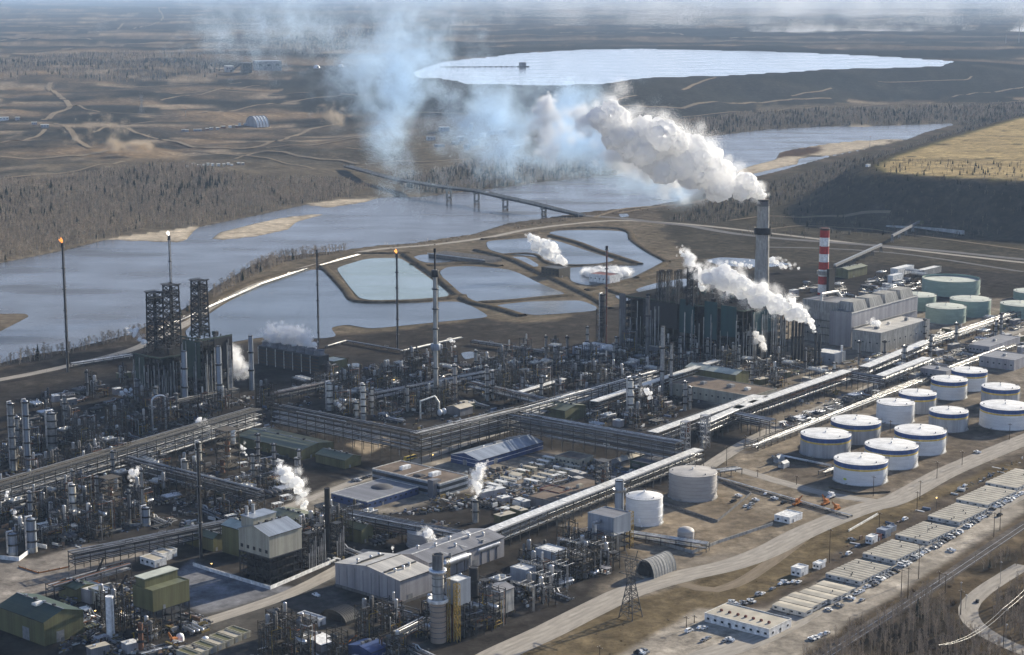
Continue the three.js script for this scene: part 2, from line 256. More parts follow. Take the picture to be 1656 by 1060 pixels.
function paint(x, z, h, out) {
  const dR = dist(RIVER, x, z), n1 = fbm(x / 90, z / 90, 4), n2 = fbm(x / 31 + 0.2 * n1, z / 31, 4, 5.5), r = Math.hypot(x, z);
  let c = [0.115, 0.094, 0.072];
  const mix = (d, t) => { for (let k = 0; k < 3; k++) c[k] = lerp(c[k], d[k], t); };
  if (dR < 0) {
    c = [0.07, 0.065, 0.055];
    for (let k = 0; k < BARS.length; k++) { const d = near(BARS[k], x, z); if (d < 8) { mix(k === 3 ? [0.17, 0.14, 0.105] : BARC, sst(8, -8, d + 8 * n2)); if (k === 4) { const g = dist(outline5, x, z); if (g < 14) mix([0.10, 0.065, 0.045], sst(14, -10, g + 20 * n1)); } } }
  } else if (z < -2100 && dist(FAR, x, z, true) < dist(NEAR, x, z, true)) {
    const g1 = fbm(x / 420, z / 260, 4, 2.2), g2 = fbm(x / 900, z / 500, 3, 8.2);
    mix([0.25, 0.185, 0.12], sst(-0.02, 0.28, g1) * sst(0.3, -0.2, Math.atan2(x, -z)));                         // dry grass
    mix([0.032, 0.034, 0.032], sst(-0.05, 0.16, -g1 + 0.3 * n1) * 0.9);          // scrub and wet ground
    mix([0.33, 0.265, 0.19], sst(0.14, 0.26, fbm(x / 300, z / 130, 4, 12.4) + 0.2 * n1) * 0.8);            // bare earth
    if (dR < 1000) mix([0.135, 0.115, 0.085], sst(1000, 500, dR + 300 * g2) * 0.9);
    if (dR < 16) mix([0.20, 0.165, 0.12], sst(16, 2, dR) * 0.8);
    const q = near(LAKE, x, z); if (q < 480 && q > -20) mix([0.040, 0.041, 0.038], sst(450, 435, q + 150 * n1 + 60 * n2) * 0.9);  // shade of the dam side put into the ground colour round the lake
    if (r > 7000) { const s = fbm(x / 2600, z / 700, 4, 3.9); mix([0.022, 0.024, 0.024], sst(-0.04, 0.08, s) * 0.9); mix([0.17, 0.135, 0.10], sst(0.1, 0.25, -s) * 0.8); }
  } else {
    for (const q of ZONES) { if (x < q.a || x > q.b || z < q.c || z > q.d) continue; const d = dist(q.poly, x, z); if (d < q.soft * 2) mix(q.c, sst(q.soft, -q.soft, d + q.soft * q.wob * 2.4 * n2 + q.soft * q.wob * n1)); }
  }
  const m = near(MESA, x, z);
  if (m < 400) {
    mix([0.082, 0.072, 0.053], sst(300, 285, m + 160 * n1 + 50 * n2) * 0.9); if (m > 0) mix([0.10, 0.085, 0.058], sst(0.05, 0.25, fbm(m / 26, (x + z) / 220, 3, 4.4)) * sst(260, 240, m) * 0.8);
    if (m < 3) { c = [0.42, 0.325, 0.17]; const s = fbm(x / 260, z / 60, 4, 6.6); mix([0.29, 0.23, 0.13], sst(0.0, 0.3, s)); mix([0.10, 0.085, 0.05], sst(0.22, 0.34, fbm(x / 70, z / 25, 3, 1.1))); if (m > -14) mix([0.13, 0.12, 0.06], sst(-14, 2, m)); }
  }
  const v = 1 + 0.4 * n2 + 0.5 * n1;
  const up = 1.3; out[0] = Math.max(0.014, c[0] * v * up); out[1] = Math.max(0.013, c[1] * v * up); out[2] = Math.max(0.012, c[2] * v * up);
}
const outline5 = outline([[1258, 255], [1264, 246], [1290, 241], [1325, 237], [1330, 246], [1300, 252]]);
{
  const angles = [], dists = [];
  for (let a = -180; a < -19; a += 3.5) angles.push(a);
  for (let a = -19; a < 19; a += 0.066) angles.push(a);
  for (let a = 19; a <= 180.01; a += 3.5) angles.push(Math.min(a, 180));
  for (let d = 30; d < 860; d += 90) dists.push(d);
  for (let k = 0, n = 455; k <= n; k++) dists.push(1 / lerp(1 / 870, 1 / 65000, Math.pow(k / n, 1.02)));
  const na = angles.length, nd = dists.length, p = new Float32Array(na * nd * 3), c = new Float32Array(na * nd * 3), u = new Float32Array(na * nd * 2), idx = [], out = [0, 0, 0];
  for (let j = 0; j < nd; j++) for (let i = 0; i < na; i++) {
    const o = j * na + i, a = angles[i] * R, x = Math.sin(a) * dists[j], z = -Math.cos(a) * dists[j];
    const inView = Math.abs(angles[i]) < 25 && dists[j] > 700, h = inView ? land(x, z) : (dists[j] > 3500 && Math.abs(angles[i]) < 100 ? land(x, z) : 0);
    p[o * 3] = x; p[o * 3 + 1] = h; p[o * 3 + 2] = z; u[o * 2] = x; u[o * 2 + 1] = z;
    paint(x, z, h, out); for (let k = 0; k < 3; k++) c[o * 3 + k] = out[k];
    if (i && j) { const q = o - na - 1; idx.push(q, q + 1, o, q, o, o - 1); }
  }
  const g = new THREE.BufferGeometry();
  g.setAttribute('position', new THREE.BufferAttribute(p, 3)); g.setAttribute('color', new THREE.BufferAttribute(c, 3)); g.setAttribute('uv', new THREE.BufferAttribute(u, 2)); g.setIndex(idx); g.computeVertexNormals();
  const m = new THREE.MeshPhysicalMaterial({ vertexColors: true, roughness: 1, specularIntensity: 0, map: T.soil }); m.name = 'soil'; m.side = THREE.DoubleSide;
  structure('ground', g, m);
}

// ---------------------------------------------------------------- water
const water = (name, c, rough, bump) => { const m = new THREE.MeshPhysicalMaterial({ roughness: rough, metalness: 0, bumpMap: T.wave, bumpScale: bump, roughnessMap: T.slick, ior: 1.33 }); m.color.setRGB(...c); m.name = name; return m; };
const W = { river: water('river water', [0.075, 0.068, 0.058], 0.36, 0.4), pond: water('pond water', [0.05, 0.055, 0.055], 0.32, 0.3), green: water('green pond water', [0.165, 0.21, 0.185], 0.36, 0.3), lake: water('lake water', [0.10, 0.11, 0.12], 0.14, 0.12) };
function sheet(name, pts, y, m, kind = 'structure') {
  const s = new THREE.Shape(pts.map(([x, z]) => new THREE.Vector2(x, -z))), g = new THREE.ShapeGeometry(s); g.rotateX(-Math.PI / 2); g.translate(0, y, 0);
  const a = g.attributes.position, uv = g.attributes.uv; for (let i = 0; i < a.count; i++) uv.setXY(i, a.getX(i), a.getZ(i));
  return structure(name, g, m, kind);
}
const grown = (poly, d) => { let x = 0, z = 0; for (const q of poly) { x += q[0] / poly.length; z += q[1] / poly.length; } return poly.map(([a, b]) => { const l = Math.hypot(a - x, b - z); return [a + (a - x) / l * d, b + (b - z) / l * d]; }); };
sheet('river', outline([...nearBank.map(([x, y]) => [x, y + 3]), ...farBank.map(([x, y]) => [x, y - 1.2])]), -0.3, W.river);
sheet('lake', grown(LAKE.poly, 25), LAKE_LEVEL, W.lake);

// rounded outline through the points
function smooth(pts) { let q = pts; for (const f of [0.16, 0.22]) q = q.flatMap((a, i) => { const b = q[(i + 1) % q.length]; return [[lerp(a[0], b[0], f), lerp(a[1], b[1], f)], [lerp(a[0], b[0], 1 - f), lerp(a[1], b[1], 1 - f)]]; }); return q; }
const POND_LEVEL = 0.4;
const pond = (name, pts, m, n = 4) => sheet(name, smooth(outline(pts, POND_LEVEL), n), POND_LEVEL, m);
pond('pond', [[297, 535], [330, 513], [370, 487], [440, 452], [500, 436], [521, 437], [540, 455], [570, 488], [585, 491.5], [640, 491], [740, 487], [765, 496], [794, 513], [740, 518], [660, 526], [600, 532], [560, 525], [534, 530], [545, 544], [520, 548], [440, 545], [414, 547], [360, 556], [310, 556]], W.pond, 3);
pond('pond', [[543, 434], [560, 428], [594, 418], [646, 417], [664, 428], [699, 453], [731, 479], [690, 483.5], [600, 486], [580, 482], [562, 460]], W.green, 3);
pond('pond', [[664, 417], [680, 412], [720, 411], [739, 423], [692, 426]], W.pond, 3);
pond('pond', [[710, 440], [722, 432], [760, 430], [828, 436], [880, 462], [919, 476], [868, 484], [800, 490], [768, 488], [742, 472], [720, 455]], W.pond, 3);
pond('pond', [[785, 390], [828, 387], [860, 384], [900, 389], [960, 409], [998, 421], [966, 427], [915, 428], [860, 414], [820, 412], [790, 404]], W.pond, 3);
pond('pond', [[885, 377], [905, 372.5], [978, 372], [1014, 375], [1018, 390], [1048, 411], [1076, 424], [1044, 440], [1020, 450], [980, 458], [950, 462], [925, 456], [915, 442], [918, 433], [966, 431], [1038, 428], [1020, 419], [960, 400], [915, 384]], W.pond, 3);
pond('pond', [[815, 416], [850, 415], [874, 430], [858, 433], [838, 425]], W.pond, 3);
pond('pond', [[800, 494], [850, 488], [900, 486.5], [940, 486], [965, 496], [965, 503], [900, 508], [865, 510], [828, 504], [812, 503]], W.pond, 3);
pond('pond', [[1024, 469], [1060, 458], [1115, 449], [1112, 473], [1053, 480]], W.pond, 3);
pond('pond', [[993, 478], [1013, 477], [1038, 488], [1015, 488], [1002, 485]], W.pond, 3);
pond('pond', [[1140, 421], [1165, 416], [1218, 419], [1285, 427], [1240, 433], [1165, 430]], W.pond, 3);
pond('pond', [[428, 286], [460, 282], [506, 284], [480, 290], [440, 290]], W.pond, 3);
pond('pond', [[670, 274], [700, 269], [742, 268], [738, 277], [690, 277]], W.pond, 3);
pond('pond', [[744, 571], [765, 568], [770, 578], [752, 582]], W.pond, 3);
pond('pond', [[556, 590], [580, 587], [585, 594], [560, 597]], W.pond, 3);
pond('pond', [[576, 632], [640, 620], [640, 630], [590, 637]], W.pond, 3);
pond('pond', [[1000, 346], [1015, 345.5], [1018, 350], [1004, 352]], W.pond, 3);

// ---------------------------------------------------------------- banks, roads, tracks
function ribbon(name, pts, w, m, { h = 0, crown = 0, lift = 0.06, drape = false, side = 0, step = 12, kind = 'structure' } = {}) {
  const c = new THREE.CatmullRomCurve3(pts.map(([x, y, hh]) => G(x, y, hh ?? h)), false, 'centripetal'), len = c.getLength(), n = Math.max(2, Math.ceil(len / step)), q = c.getSpacedPoints(n), b = new MB(), rows = [];
  for (let k = 0; k <= n; k++) {
    const t = q[Math.min(n, k + 1)].clone().sub(q[Math.max(0, k - 1)]).setY(0).normalize(), s = V(-t.z, 0, t.x), y = (p) => drape ? land(p.x, p.z) + lift : crown + lift;
    const at = (o) => { const p = q[k].clone().addScaledVector(s, o); p.y = y(p); return p; };
    const L = at(-w / 2), Rr = at(w / 2), row = [L, Rr];
    if (crown > 0) { const e = q[k].clone().addScaledVector(s, -w / 2 - crown * side), f = q[k].clone().addScaledVector(s, w / 2 + crown * side); e.y = f.y = -0.1; row.unshift(e); row.push(f); }
    rows.push(row.map((p, i) => b.vert(p.x, p.y, p.z, 0, 1, 0, (i - row.length / 2) * w / (row.length - 1), k * len / n)));
  }
  for (let k = 0; k < n; k++) for (let i = 0; i < rows[0].length - 1; i++) b.i.push(rows[k][i], rows[k + 1][i], rows[k + 1][i + 1], rows[k][i], rows[k + 1][i + 1], rows[k][i + 1]);
  const g = b.geo(); g.computeVertexNormals(); return structure(name, g, m, kind);
}
const dyke = (pts, w = 7, cr = 1.8) => ribbon('dyke', pts, w * 0.78, M.bank, { crown: cr, side: 1.3, step: 15 });
dyke([[290, 520], [345, 487], [414, 455], [470, 440], [500, 434], [525, 426], [575, 411], [640, 410], [660, 409]], 9);
dyke([[522, 432], [540, 450], [560, 472], [576, 488], [600, 489.5], [680, 487.5], [735, 482], [750, 479]], 9, 2.2);
dyke([[655, 412], [690, 436], [715, 455], [740, 477], [765, 491], [795, 497], [845, 512]], 9, 2.2);
dyke([[664, 428], [700, 430], [724, 428], [770, 426], [810, 431]], 8);
dyke([[770, 405], [800, 412], [830, 421], [860, 435], [900, 453], [935, 470], [967, 486], [985, 500]], 10, 2.2);
dyke([[775, 490], [830, 487], [870, 483], [925, 478]], 7);
dyke([[800, 413], [858, 411], [890, 427], [920, 430], [960, 430], [1030, 429]], 6, 1.5);
dyke([[890, 382], [930, 392], [970, 407], [1010, 420], [1035, 428]], 9, 2);
dyke([[780, 388], [840, 382], [880, 374], [940, 369], [1000, 370], [1018, 377], [1022, 388], [1050, 408], [1080, 424]], 8);
dyke([[950, 470], [990, 462], [1040, 452], [1080, 443], [1120, 436]], 10);
dyke([[985, 470], [1010, 478], [1044, 491]], 8);
dyke([[1078, 425], [1050, 440], [1030, 450]], 8);

ribbon('road', [[-60, 625], [60, 603], [200, 570], [245, 552], [300, 524], [350, 491], [430, 452], [520, 426], [600, 405], [700, 396], [790, 384], [850, 372], [920, 363], [1000, 357], [1100, 362], [1250, 378], [1400, 396], [1656, 425], [1900, 450]], 12, M.gravel, { lift: 0.12 });
ribbon('highway', [[945, 349], [1000, 353], [1060, 360], [1110, 365], [1180, 377], [1260, 386], [1340, 392], [1450, 400], [1540, 408], [1656, 420], [1900, 440]], 16, M.asphalt, { lift: 0.3 });
ribbon('road', [[720, 1110], [800, 1062], [880, 1025], [960, 985], [1020, 957], [1100, 933], [1180, 915], [1240, 893], [1300, 862], [1400, 822], [1440, 812], [1530, 765], [1600, 735], [1700, 695], [1800, 660]], 19, M.gravel, { lift: 0.12 });
ribbon('road', [[1080, 938], [1150, 955], [1190, 945], [1240, 915], [1300, 870]], 9, M.dirtRoad, { lift: 0.06 });
ribbon('road', [[1195, 760], [1270, 782], [1340, 800], [1420, 812]], 11, M.gravel, { lift: 0.09 });
ribbon('road', [[1130, 765], [1210, 715], [1330, 660], [1460, 605], [1580, 560], [1700, 515]], 12, M.gravel, { lift: 0.1 });
ribbon('road', [[1000, 1140], [1110, 1075], [1240, 1027], [1330, 975], [1450, 905], [1560, 845], [1656, 795], [1760, 745]], 17, M.gravel, { lift: 0.13 });
ribbon('road', [[1656, 915], [1620, 937], [1590, 957], [1568, 980], [1570, 1003], [1600, 1028], [1656, 1054], [1720, 1075]], 11, M.gravel, { lift: 0.12 });
ribbon('road', [[320, 1010], [400, 985], [470, 960], [540, 925], [600, 890]], 11, M.gravel, { lift: 0.1 });
ribbon('road', [[440, 830], [520, 800], [600, 770], [690, 740], [760, 715], [840, 690]], 9, M.gravel, { lift: 0.08 });
ribbon('rail_bed', [[1260, 1105], [1330, 1060], [1420, 1005], [1500, 955], [1580, 900], [1656, 850], [1760, 795]], 9, M.railBed, { lift: 0.1 });
for (const [a, b] of [[[1262, 1105], [1656, 849]], [[1272, 1108], [1664, 851]]]) ribbon('rail', [a, [lerp(a[0], b[0], 0.5), lerp(a[1], b[1], 0.49)], b], 0.35, M.dull, { lift: 0.42, step: 40 });
// tracks over the far side
const T2 = (pts, w0 = 14, h = 20, w = w0 * 0.62) => ribbon('track', pts.map(([x, y]) => { let g = G(x, y, h); let hh = h; for (let k = 0; k < 40; k++) { hh += 0.3 * (land(g.x, g.z) - hh); g = G(x, y, hh); } return [x, y, g.y]; }), w, M.dirtRoad, { drape: true, lift: 1.6, step: 25 });
T2([[0, 254], [80, 256], [140, 251], [190, 241], [240, 238]], 20); T2([[82, 134], [78, 142], [95, 155], [108, 165], [112, 174], [90, 183], [70, 195]], 26); T2([[85, 200], [105, 205], [125, 228], [145, 240]], 22); T2([[0, 232], [40, 228], [65, 218], [72, 210]], 16);
T2([[195, 206], [240, 222], [300, 235], [350, 240], [420, 238], [470, 222], [510, 208], [552, 199]], 18); T2([[260, 163], [330, 152], [400, 141], [420, 139]], 14); T2([[330, 182], [400, 174], [480, 164], [552, 155]], 22); T2([[380, 258], [425, 246], [470, 250], [552, 260], [580, 266]], 16); T2([[110, 133], [200, 138], [300, 138], [390, 134]], 12);
T2([[300, 245], [380, 252], [450, 262], [560, 275]], 10); T2([[585, 268], [640, 262], [700, 262], [760, 258]], 14); T2([[540, 100], [600, 97], [660, 92], [720, 84]], 20, 60); T2([[552, 152], [620, 152], [680, 140], [700, 136]], 14);
T2([[985, 170], [1005, 160], [1030, 155]], 16); T2([[1104, 146], [1130, 135], [1158, 126]], 18); T2([[1104, 176], [1180, 168], [1260, 163], [1345, 160]], 20); T2([[1280, 156], [1320, 149], [1345, 143]], 14); T2([[1540, 158], [1600, 150], [1656, 142], [1740, 130]], 18); T2([[1104, 190], [1250, 180], [1400, 172], [1656, 164]], 14); T2([[1420, 132], [1560, 130], [1572, 124]], 12); T2([[930, 178], [1000, 172], [1104, 176]], 14);

T2([[0, 290], [60, 284], [130, 276], [200, 262]], 12); T2([[150, 215], [180, 205], [240, 198], [330, 196], [390, 205]], 12); T2([[0, 170], [50, 166], [108, 168]], 14); T2([[115, 172], [160, 182], [230, 186], [330, 184]], 12); T2([[250, 150], [330, 148], [420, 152], [500, 150]], 14); T2([[0, 66], [130, 62], [170, 66]], 26, 80); T2([[190, 48], [200, 36]], 26, 90); T2([[0, 44], [160, 46], [260, 14]], 26, 90); T2([[430, 240], [500, 236], [560, 226], [640, 222]], 12); T2([[560, 240], [640, 244], [720, 240]], 12); T2([[590, 185], [660, 182], [760, 186]], 12); T2([[1180, 62], [1300, 60], [1420, 64]], 30, 95); T2([[1240, 30], [1400, 36], [1500, 34]], 36, 100); T2([[880, 56], [1040, 52], [1104, 56]], 30, 95); T2([[740, 86], [860, 84], [930, 86]], 20, 82);
ribbon('road', [[1240, 372], [1300, 366], [1400, 372], [1500, 384], [1656, 405]], 6, M.dirtRoad, { drape: true, lift: 0.8 }); ribbon('road', [[1240, 400], [1330, 402], [1450, 410], [1656, 440]], 8, M.asphalt, { lift: 0.25 }); ribbon('road', [[1180, 345], [1250, 338], [1330, 345], [1440, 352]].map(([x, y]) => [x, y, 12]), 6, M.dirtRoad, { drape: true, lift: 1.2 });
ribbon('road', [[1000, 345], [1060, 335], [1120, 328], [1160, 318]], 7, M.dirtRoad, { lift: 0.3 }); ribbon('road', [[960, 352], [1010, 338], [1055, 334]], 8, M.dirtRoad, { lift: 0.4 });

// ---------------------------------------------------------------- builders
const pick = (r, a) => a[Math.floor(r() * a.length)];
const ORD = (n) => n + (n % 10 === 1 && n % 100 !== 11 ? 'st' : n % 10 === 2 && n % 100 !== 12 ? 'nd' : n % 10 === 3 && n % 100 !== 13 ? 'rd' : 'th');
const lathed = new Map();
function upright(px, yb, yt, w, h0 = 0) { const p = G(px, yb, h0), s = perMetre(p); return { p, r: w / 2 / s, h: heightFor(p, yt) - h0, s }; }
const ringGeo = (b, y, r, w, t, seg = 20) => b.lathe(0, y, 0, [[r, 0], [r + w, 0], [r + w, t], [r, t]], seg);

function tank(label, xl, xr, yt, yb, o = {}) {
  const xc = (xl + xr) / 2, f = G(xc, yb), away = V(f.x, 0, f.z).normalize(); let r = (xr - xl) / 2 / perMetre(f); const c = f.clone().addScaledVector(away, r);
  r = (xr - xl) / 2 / perMetre(c); c.copy(f).addScaledVector(away, r); const h = heightFor(c.clone().addScaledVector(away, r * 0.97), yt);
  const t = thing('storage_tank', label, 'storage tank', c, 0, o.group), seg = 48, face = Math.atan2(-c.x, -c.z), rise = o.rise ?? r * 0.05;
  part('shell', t, o.shell ?? M.tank, (b) => b.cyl(V(0, 0, 0), V(0, h, 0), r, seg, r, false));
  let top;
  if (o.open) { top = part('inner_roof', t, o.roof ?? M.tankRoof, (b) => b.lathe(0, h - (o.sunk ?? 3), 0, [[r - 0.05, 0], [r * 0.5, -0.2], [0.01, -0.3]], seg)); part('inner_rim', t, M.grey, (b) => ringGeo(b, h - (o.sunk ?? 3), r - 1.0, 0.6, 0.5, seg)); }
  else top = part('roof', t, o.roof ?? M.tankRoof, (b) => b.lathe(0, h, 0, [[r + 0.12, -0.2], [r + 0.12, 0.02], [r * 0.5, rise * 0.55], [0.01, rise]], seg));
  part('rim', t, o.rim ?? M.grey, (b) => { ringGeo(b, h - 0.35, r + 0.02, 0.28, 0.22, seg); });
  if (o.band) { part('blue_band', t, M.blue, (b) => b.cyl(V(0, h - 3.3, 0), V(0, h - 0.4, 0), r + 0.05, seg, r + 0.05, false)); part('yellow_stripe', t, M.yellow, (b) => b.cyl(V(0, h - 4.7, 0), V(0, h - 3.45, 0), r + 0.06, seg, r + 0.06, false)); }
  for (let k = 1; k < (o.hoops ?? 2); k++) part('stiffener', t, o.shell ?? M.tank, (b) => ringGeo(b, h * k / (o.hoops ?? 2) - 0.3, r + 0.02, 0.22, 0.25, seg));
  part('footing', t, M.conc, (b) => ringGeo(b, 0, r - 0.2, 1.1, 0.25, seg));
  const st = face + (o.stair ?? 0.9);   // the spiral stair climbs the right-hand side
  part('stair', t, M.grey, (b) => { const n = 26, sweep = h / r * 1.15; for (let k = 0; k < n; k++) { const w = st + sweep * (k / n), q = V(Math.sin(w), 0, Math.cos(w)); b.box(q.x * (r + 0.6), h * k / n, q.z * (r + 0.6), 0.95, 0.12, 1.0, w); if (k % 2) b.bar(V(q.x * (r + 1.1), h * k / n, q.z * (r + 1.1)), V(q.x * (r + 1.1), h * k / n + 1.1, q.z * (r + 1.1)), 0.08); } });
  const pw = st + h / r * 1.15;
  part('top_platform', t, M.dark, (b) => { const q = V(Math.sin(pw), 0, Math.cos(pw)); b.box(q.x * (r + 0.2), h + 0.1, q.z * (r + 0.2), 2.6, 0.2, 2.8, pw); for (const [i, j] of [[-1, -1], [1, -1], [1, 1], [-1, 1]]) b.box(q.x * (r + 0.2) + i * 1.2, h + 0.2, q.z * (r + 0.2) + j * 1.3, 0.12, 1.2, 0.12); b.box(q.x * (r + 0.2), h + 1.3, q.z * (r + 0.2), 2.6, 0.1, 0.1, pw); });
  part('roof_vent', top, M.white, (b) => b.cyl(V(0, h + (o.open ? -3 : rise) - 0.3, 0), V(0, h + (o.open ? -2 : rise) + 0.9, 0), 0.5, 8).lathe(0, h + (o.open ? -2 : rise) + 0.8, 0, [[0.8, 0], [0.8, 0.1], [0, 0.5]], 8));
  if (!o.open) for (const [a, d] of [[0.6, 0.8], [2.9, 0.7], [4.6, 0.85]]) part('roof_hatch', top, M.grey, (b) => b.cyl(V(Math.sin(a) * r * d, h, Math.cos(a) * r * d), V(Math.sin(a) * r * d, h + 1.1, Math.cos(a) * r * d), 0.45, 8));
  part('roof_rail', t, M.grey, (b) => { const n = 40; for (let k = 0; k < n; k++) { const a = k / n * 2 * Math.PI, a2 = (k + 1) / n * 2 * Math.PI, q = V(Math.sin(a) * r, h + 1.05, Math.cos(a) * r), q2 = V(Math.sin(a2) * r, h + 1.05, Math.cos(a2) * r); b.bar(V(q.x, h, q.z), q, 0.06); b.bar(q, q2, 0.06); } });
  if (o.mark) part('yellow_mark', t, M.mark, (b) => { const w = face - 0.59; for (let k = -1; k <= 1; k++) { const a = w + k * 0.045; b.box(Math.sin(a) * (r + 0.03), h * 0.2 + (k ? 0.25 : 0), Math.cos(a) * (r + 0.03), 0.95, k ? 1.1 : 1.6, 0.12, a); } });
  part('shell_nozzle', t, M.dull, (b) => { const w = face - 0.5; b.cyl(V(Math.sin(w) * (r - 0.2), 1, Math.cos(w) * (r - 0.2)), V(Math.sin(w) * (r + 2.5), 1, Math.cos(w) * (r + 2.5)), 0.35, 8); });
  return t;
}
function taper(name, label, cat, px, yb, yt, wb, wt, o = {}) {   // chimney or stack
  const { p, r, h, s } = upright(px, yb, yt, wb), rt = wt / 2 / s, t = thing(name, label, cat, p, 0, o.group), at = (k) => lerp(r, rt, k), seg = o.seg ?? 28;
  const bands = o.bands ?? [[0, 1, o.m ?? M.conc, 'shaft']];
  for (const [a, b_, m, n] of bands) part(n, t, m, (b) => b.cyl(V(0, h * a, 0), V(0, h * b_, 0), at(a), seg, at(b_), b_ === 1 || a === 0));
  for (const k of o.rings ?? []) part('gallery', t, o.ringMat ?? M.dark, (b) => { b.lathe(0, h * k, 0, [[at(k) - 0.05, 0], [at(k) + (o.ringW ?? 1.4), 0.2], [at(k) + (o.ringW ?? 1.4), o.ringH ?? 1.6], [at(k) + (o.ringW ?? 1.4) - 0.12, o.ringH ?? 1.6], [at(k) - 0.05, 0.3]], 20); });
  if (o.cap !== false) part('cap', t, o.capMat ?? M.black, (b) => b.lathe(0, h, 0, [[rt + 0.06, -h * 0.012], [rt + 0.06, 0.15], [rt - 0.3, 0.15], [rt - 0.3, -1.5], [0.01, -1.5]], seg));
  if (o.ladder !== false) part('ladder', t, M.frame, (b) => { const w = 0.7; const q = (k, e) => V(Math.sin(w) * (at(k) + 0.35) + e, h * k, Math.cos(w) * (at(k) + 0.35)); b.bar(q(0.02, -0.25), q(0.98, -0.25), 0.1).bar(q(0.02, 0.25), q(0.98, 0.25), 0.1); for (let k = 0.03; k < 0.97; k += 2 / h) b.bar(q(k, -0.25), q(k, 0.25), 0.06); });
  return t;
}
function flare(label, xb, yb, xt, yt, w, o = {}) {
  const { p, r, h } = upright(xb, yb, yt, w), t = thing('flare_stack', label, 'flare stack', p, GRID, 'flare stacks above the works');
  part('riser', t, o.m ?? M.dark, (b) => b.cyl(V(0, 0, 0), V(0, h - 3, 0), r, 10, r * 0.8));
  part('tip', t, M.black, (b) => b.cyl(V(0, h - 3.2, 0), V(0, h, 0), r * 1.5, 10).lathe(0, h - 3.4, 0, [[r * 0.8, 0], [r * 1.5, 0.5]], 10));
  for (let k = 1; k <= (o.rings ?? 5); k++) part('platform', t, M.frame, (b) => ringGeo(b, h * k / ((o.rings ?? 5) + 0.15) - 1.2, r * 0.8, 1.1, 0.9, 12));
  part('ladder', t, M.brown, (b) => { const x = r + 0.5; b.bar(V(x, 0, 0.3), V(x, h - 3, 0.3), 0.16).bar(V(x, 0, -0.3), V(x, h - 3, -0.3), 0.16); for (let y = 1; y < h - 4; y += 1.6) b.bar(V(x, y, -0.3), V(x, y, 0.3), 0.1); });
  part('pilot_pipe', t, M.dull, (b) => b.cyl(V(-r - 0.3, 0, 0), V(-r - 0.3, h - 1, 0), 0.16, 6));
  if (o.derrick) part('derrick', t, M.frame, (b) => lattice(b, o.derrick, o.derrick * 0.6, 0, h * (o.derrickTo ?? 0.95), 14, 0.26));
  if (o.guys !== false) for (const a of [0.5, 2.6, 4.7]) part('guy_wire', t, M.frame, (b) => b.bar(V(0, h * 0.8, 0), V(Math.cos(a) * h * 0.45, 0, Math.sin(a) * h * 0.45), 0.07));
  if (o.flame) { const e = new THREE.MeshStandardMaterial({ color: 0x000000, emissive: new THREE.Color().setRGB(...(o.fire ?? [1, 0.42, 0.12])), emissiveIntensity: o.glow ?? 2.2 }); e.name = 'flame';
    part('flame', t, e, (b) => { const q = o.flame; b.lathe(-q * 0.25, h, q * 0.05, [[0.02, -0.2], [q * 0.36, q * 0.35], [q * 0.46, q * 0.8], [q * 0.28, q * 1.3], [0.02, q * 1.9]], 9); b.ball(-q * 0.85, h + q * 0.95, 0, q * 0.42, 0.8, 8); b.ball(-q * 1.35, h + q * 1.35, 0.2, q * 0.26, 0.9, 8); b.ball(-q * 0.55, h + q * 1.75, 0.2, q * 0.28, 1.2, 8); }); }
  return t;
}
function lattice(b, w0, w1, y0, y1, n, t, cx = 0, cz = 0, d0 = w0, d1 = w1) {   // four legs with rings and braces
  const c = (k) => { const f = k / n, w = lerp(w0, w1, f) / 2, d = lerp(d0, d1, f) / 2, y = lerp(y0, y1, f); return [[-w, -d], [w, -d], [w, d], [-w, d]].map(([x, z]) => V(cx + x, y, cz + z)); };
  for (let k = 0; k < n; k++) { const A = c(k), B = c(k + 1); for (let i = 0; i < 4; i++) { const j = (i + 1) % 4; b.bar(A[i], B[i], t * 1.3); b.bar(B[i], B[j], t); b.bar(A[i], B[j], t * 0.75); if (k % 2) b.bar(A[j], B[i], t * 0.75); } }
  return b;
}
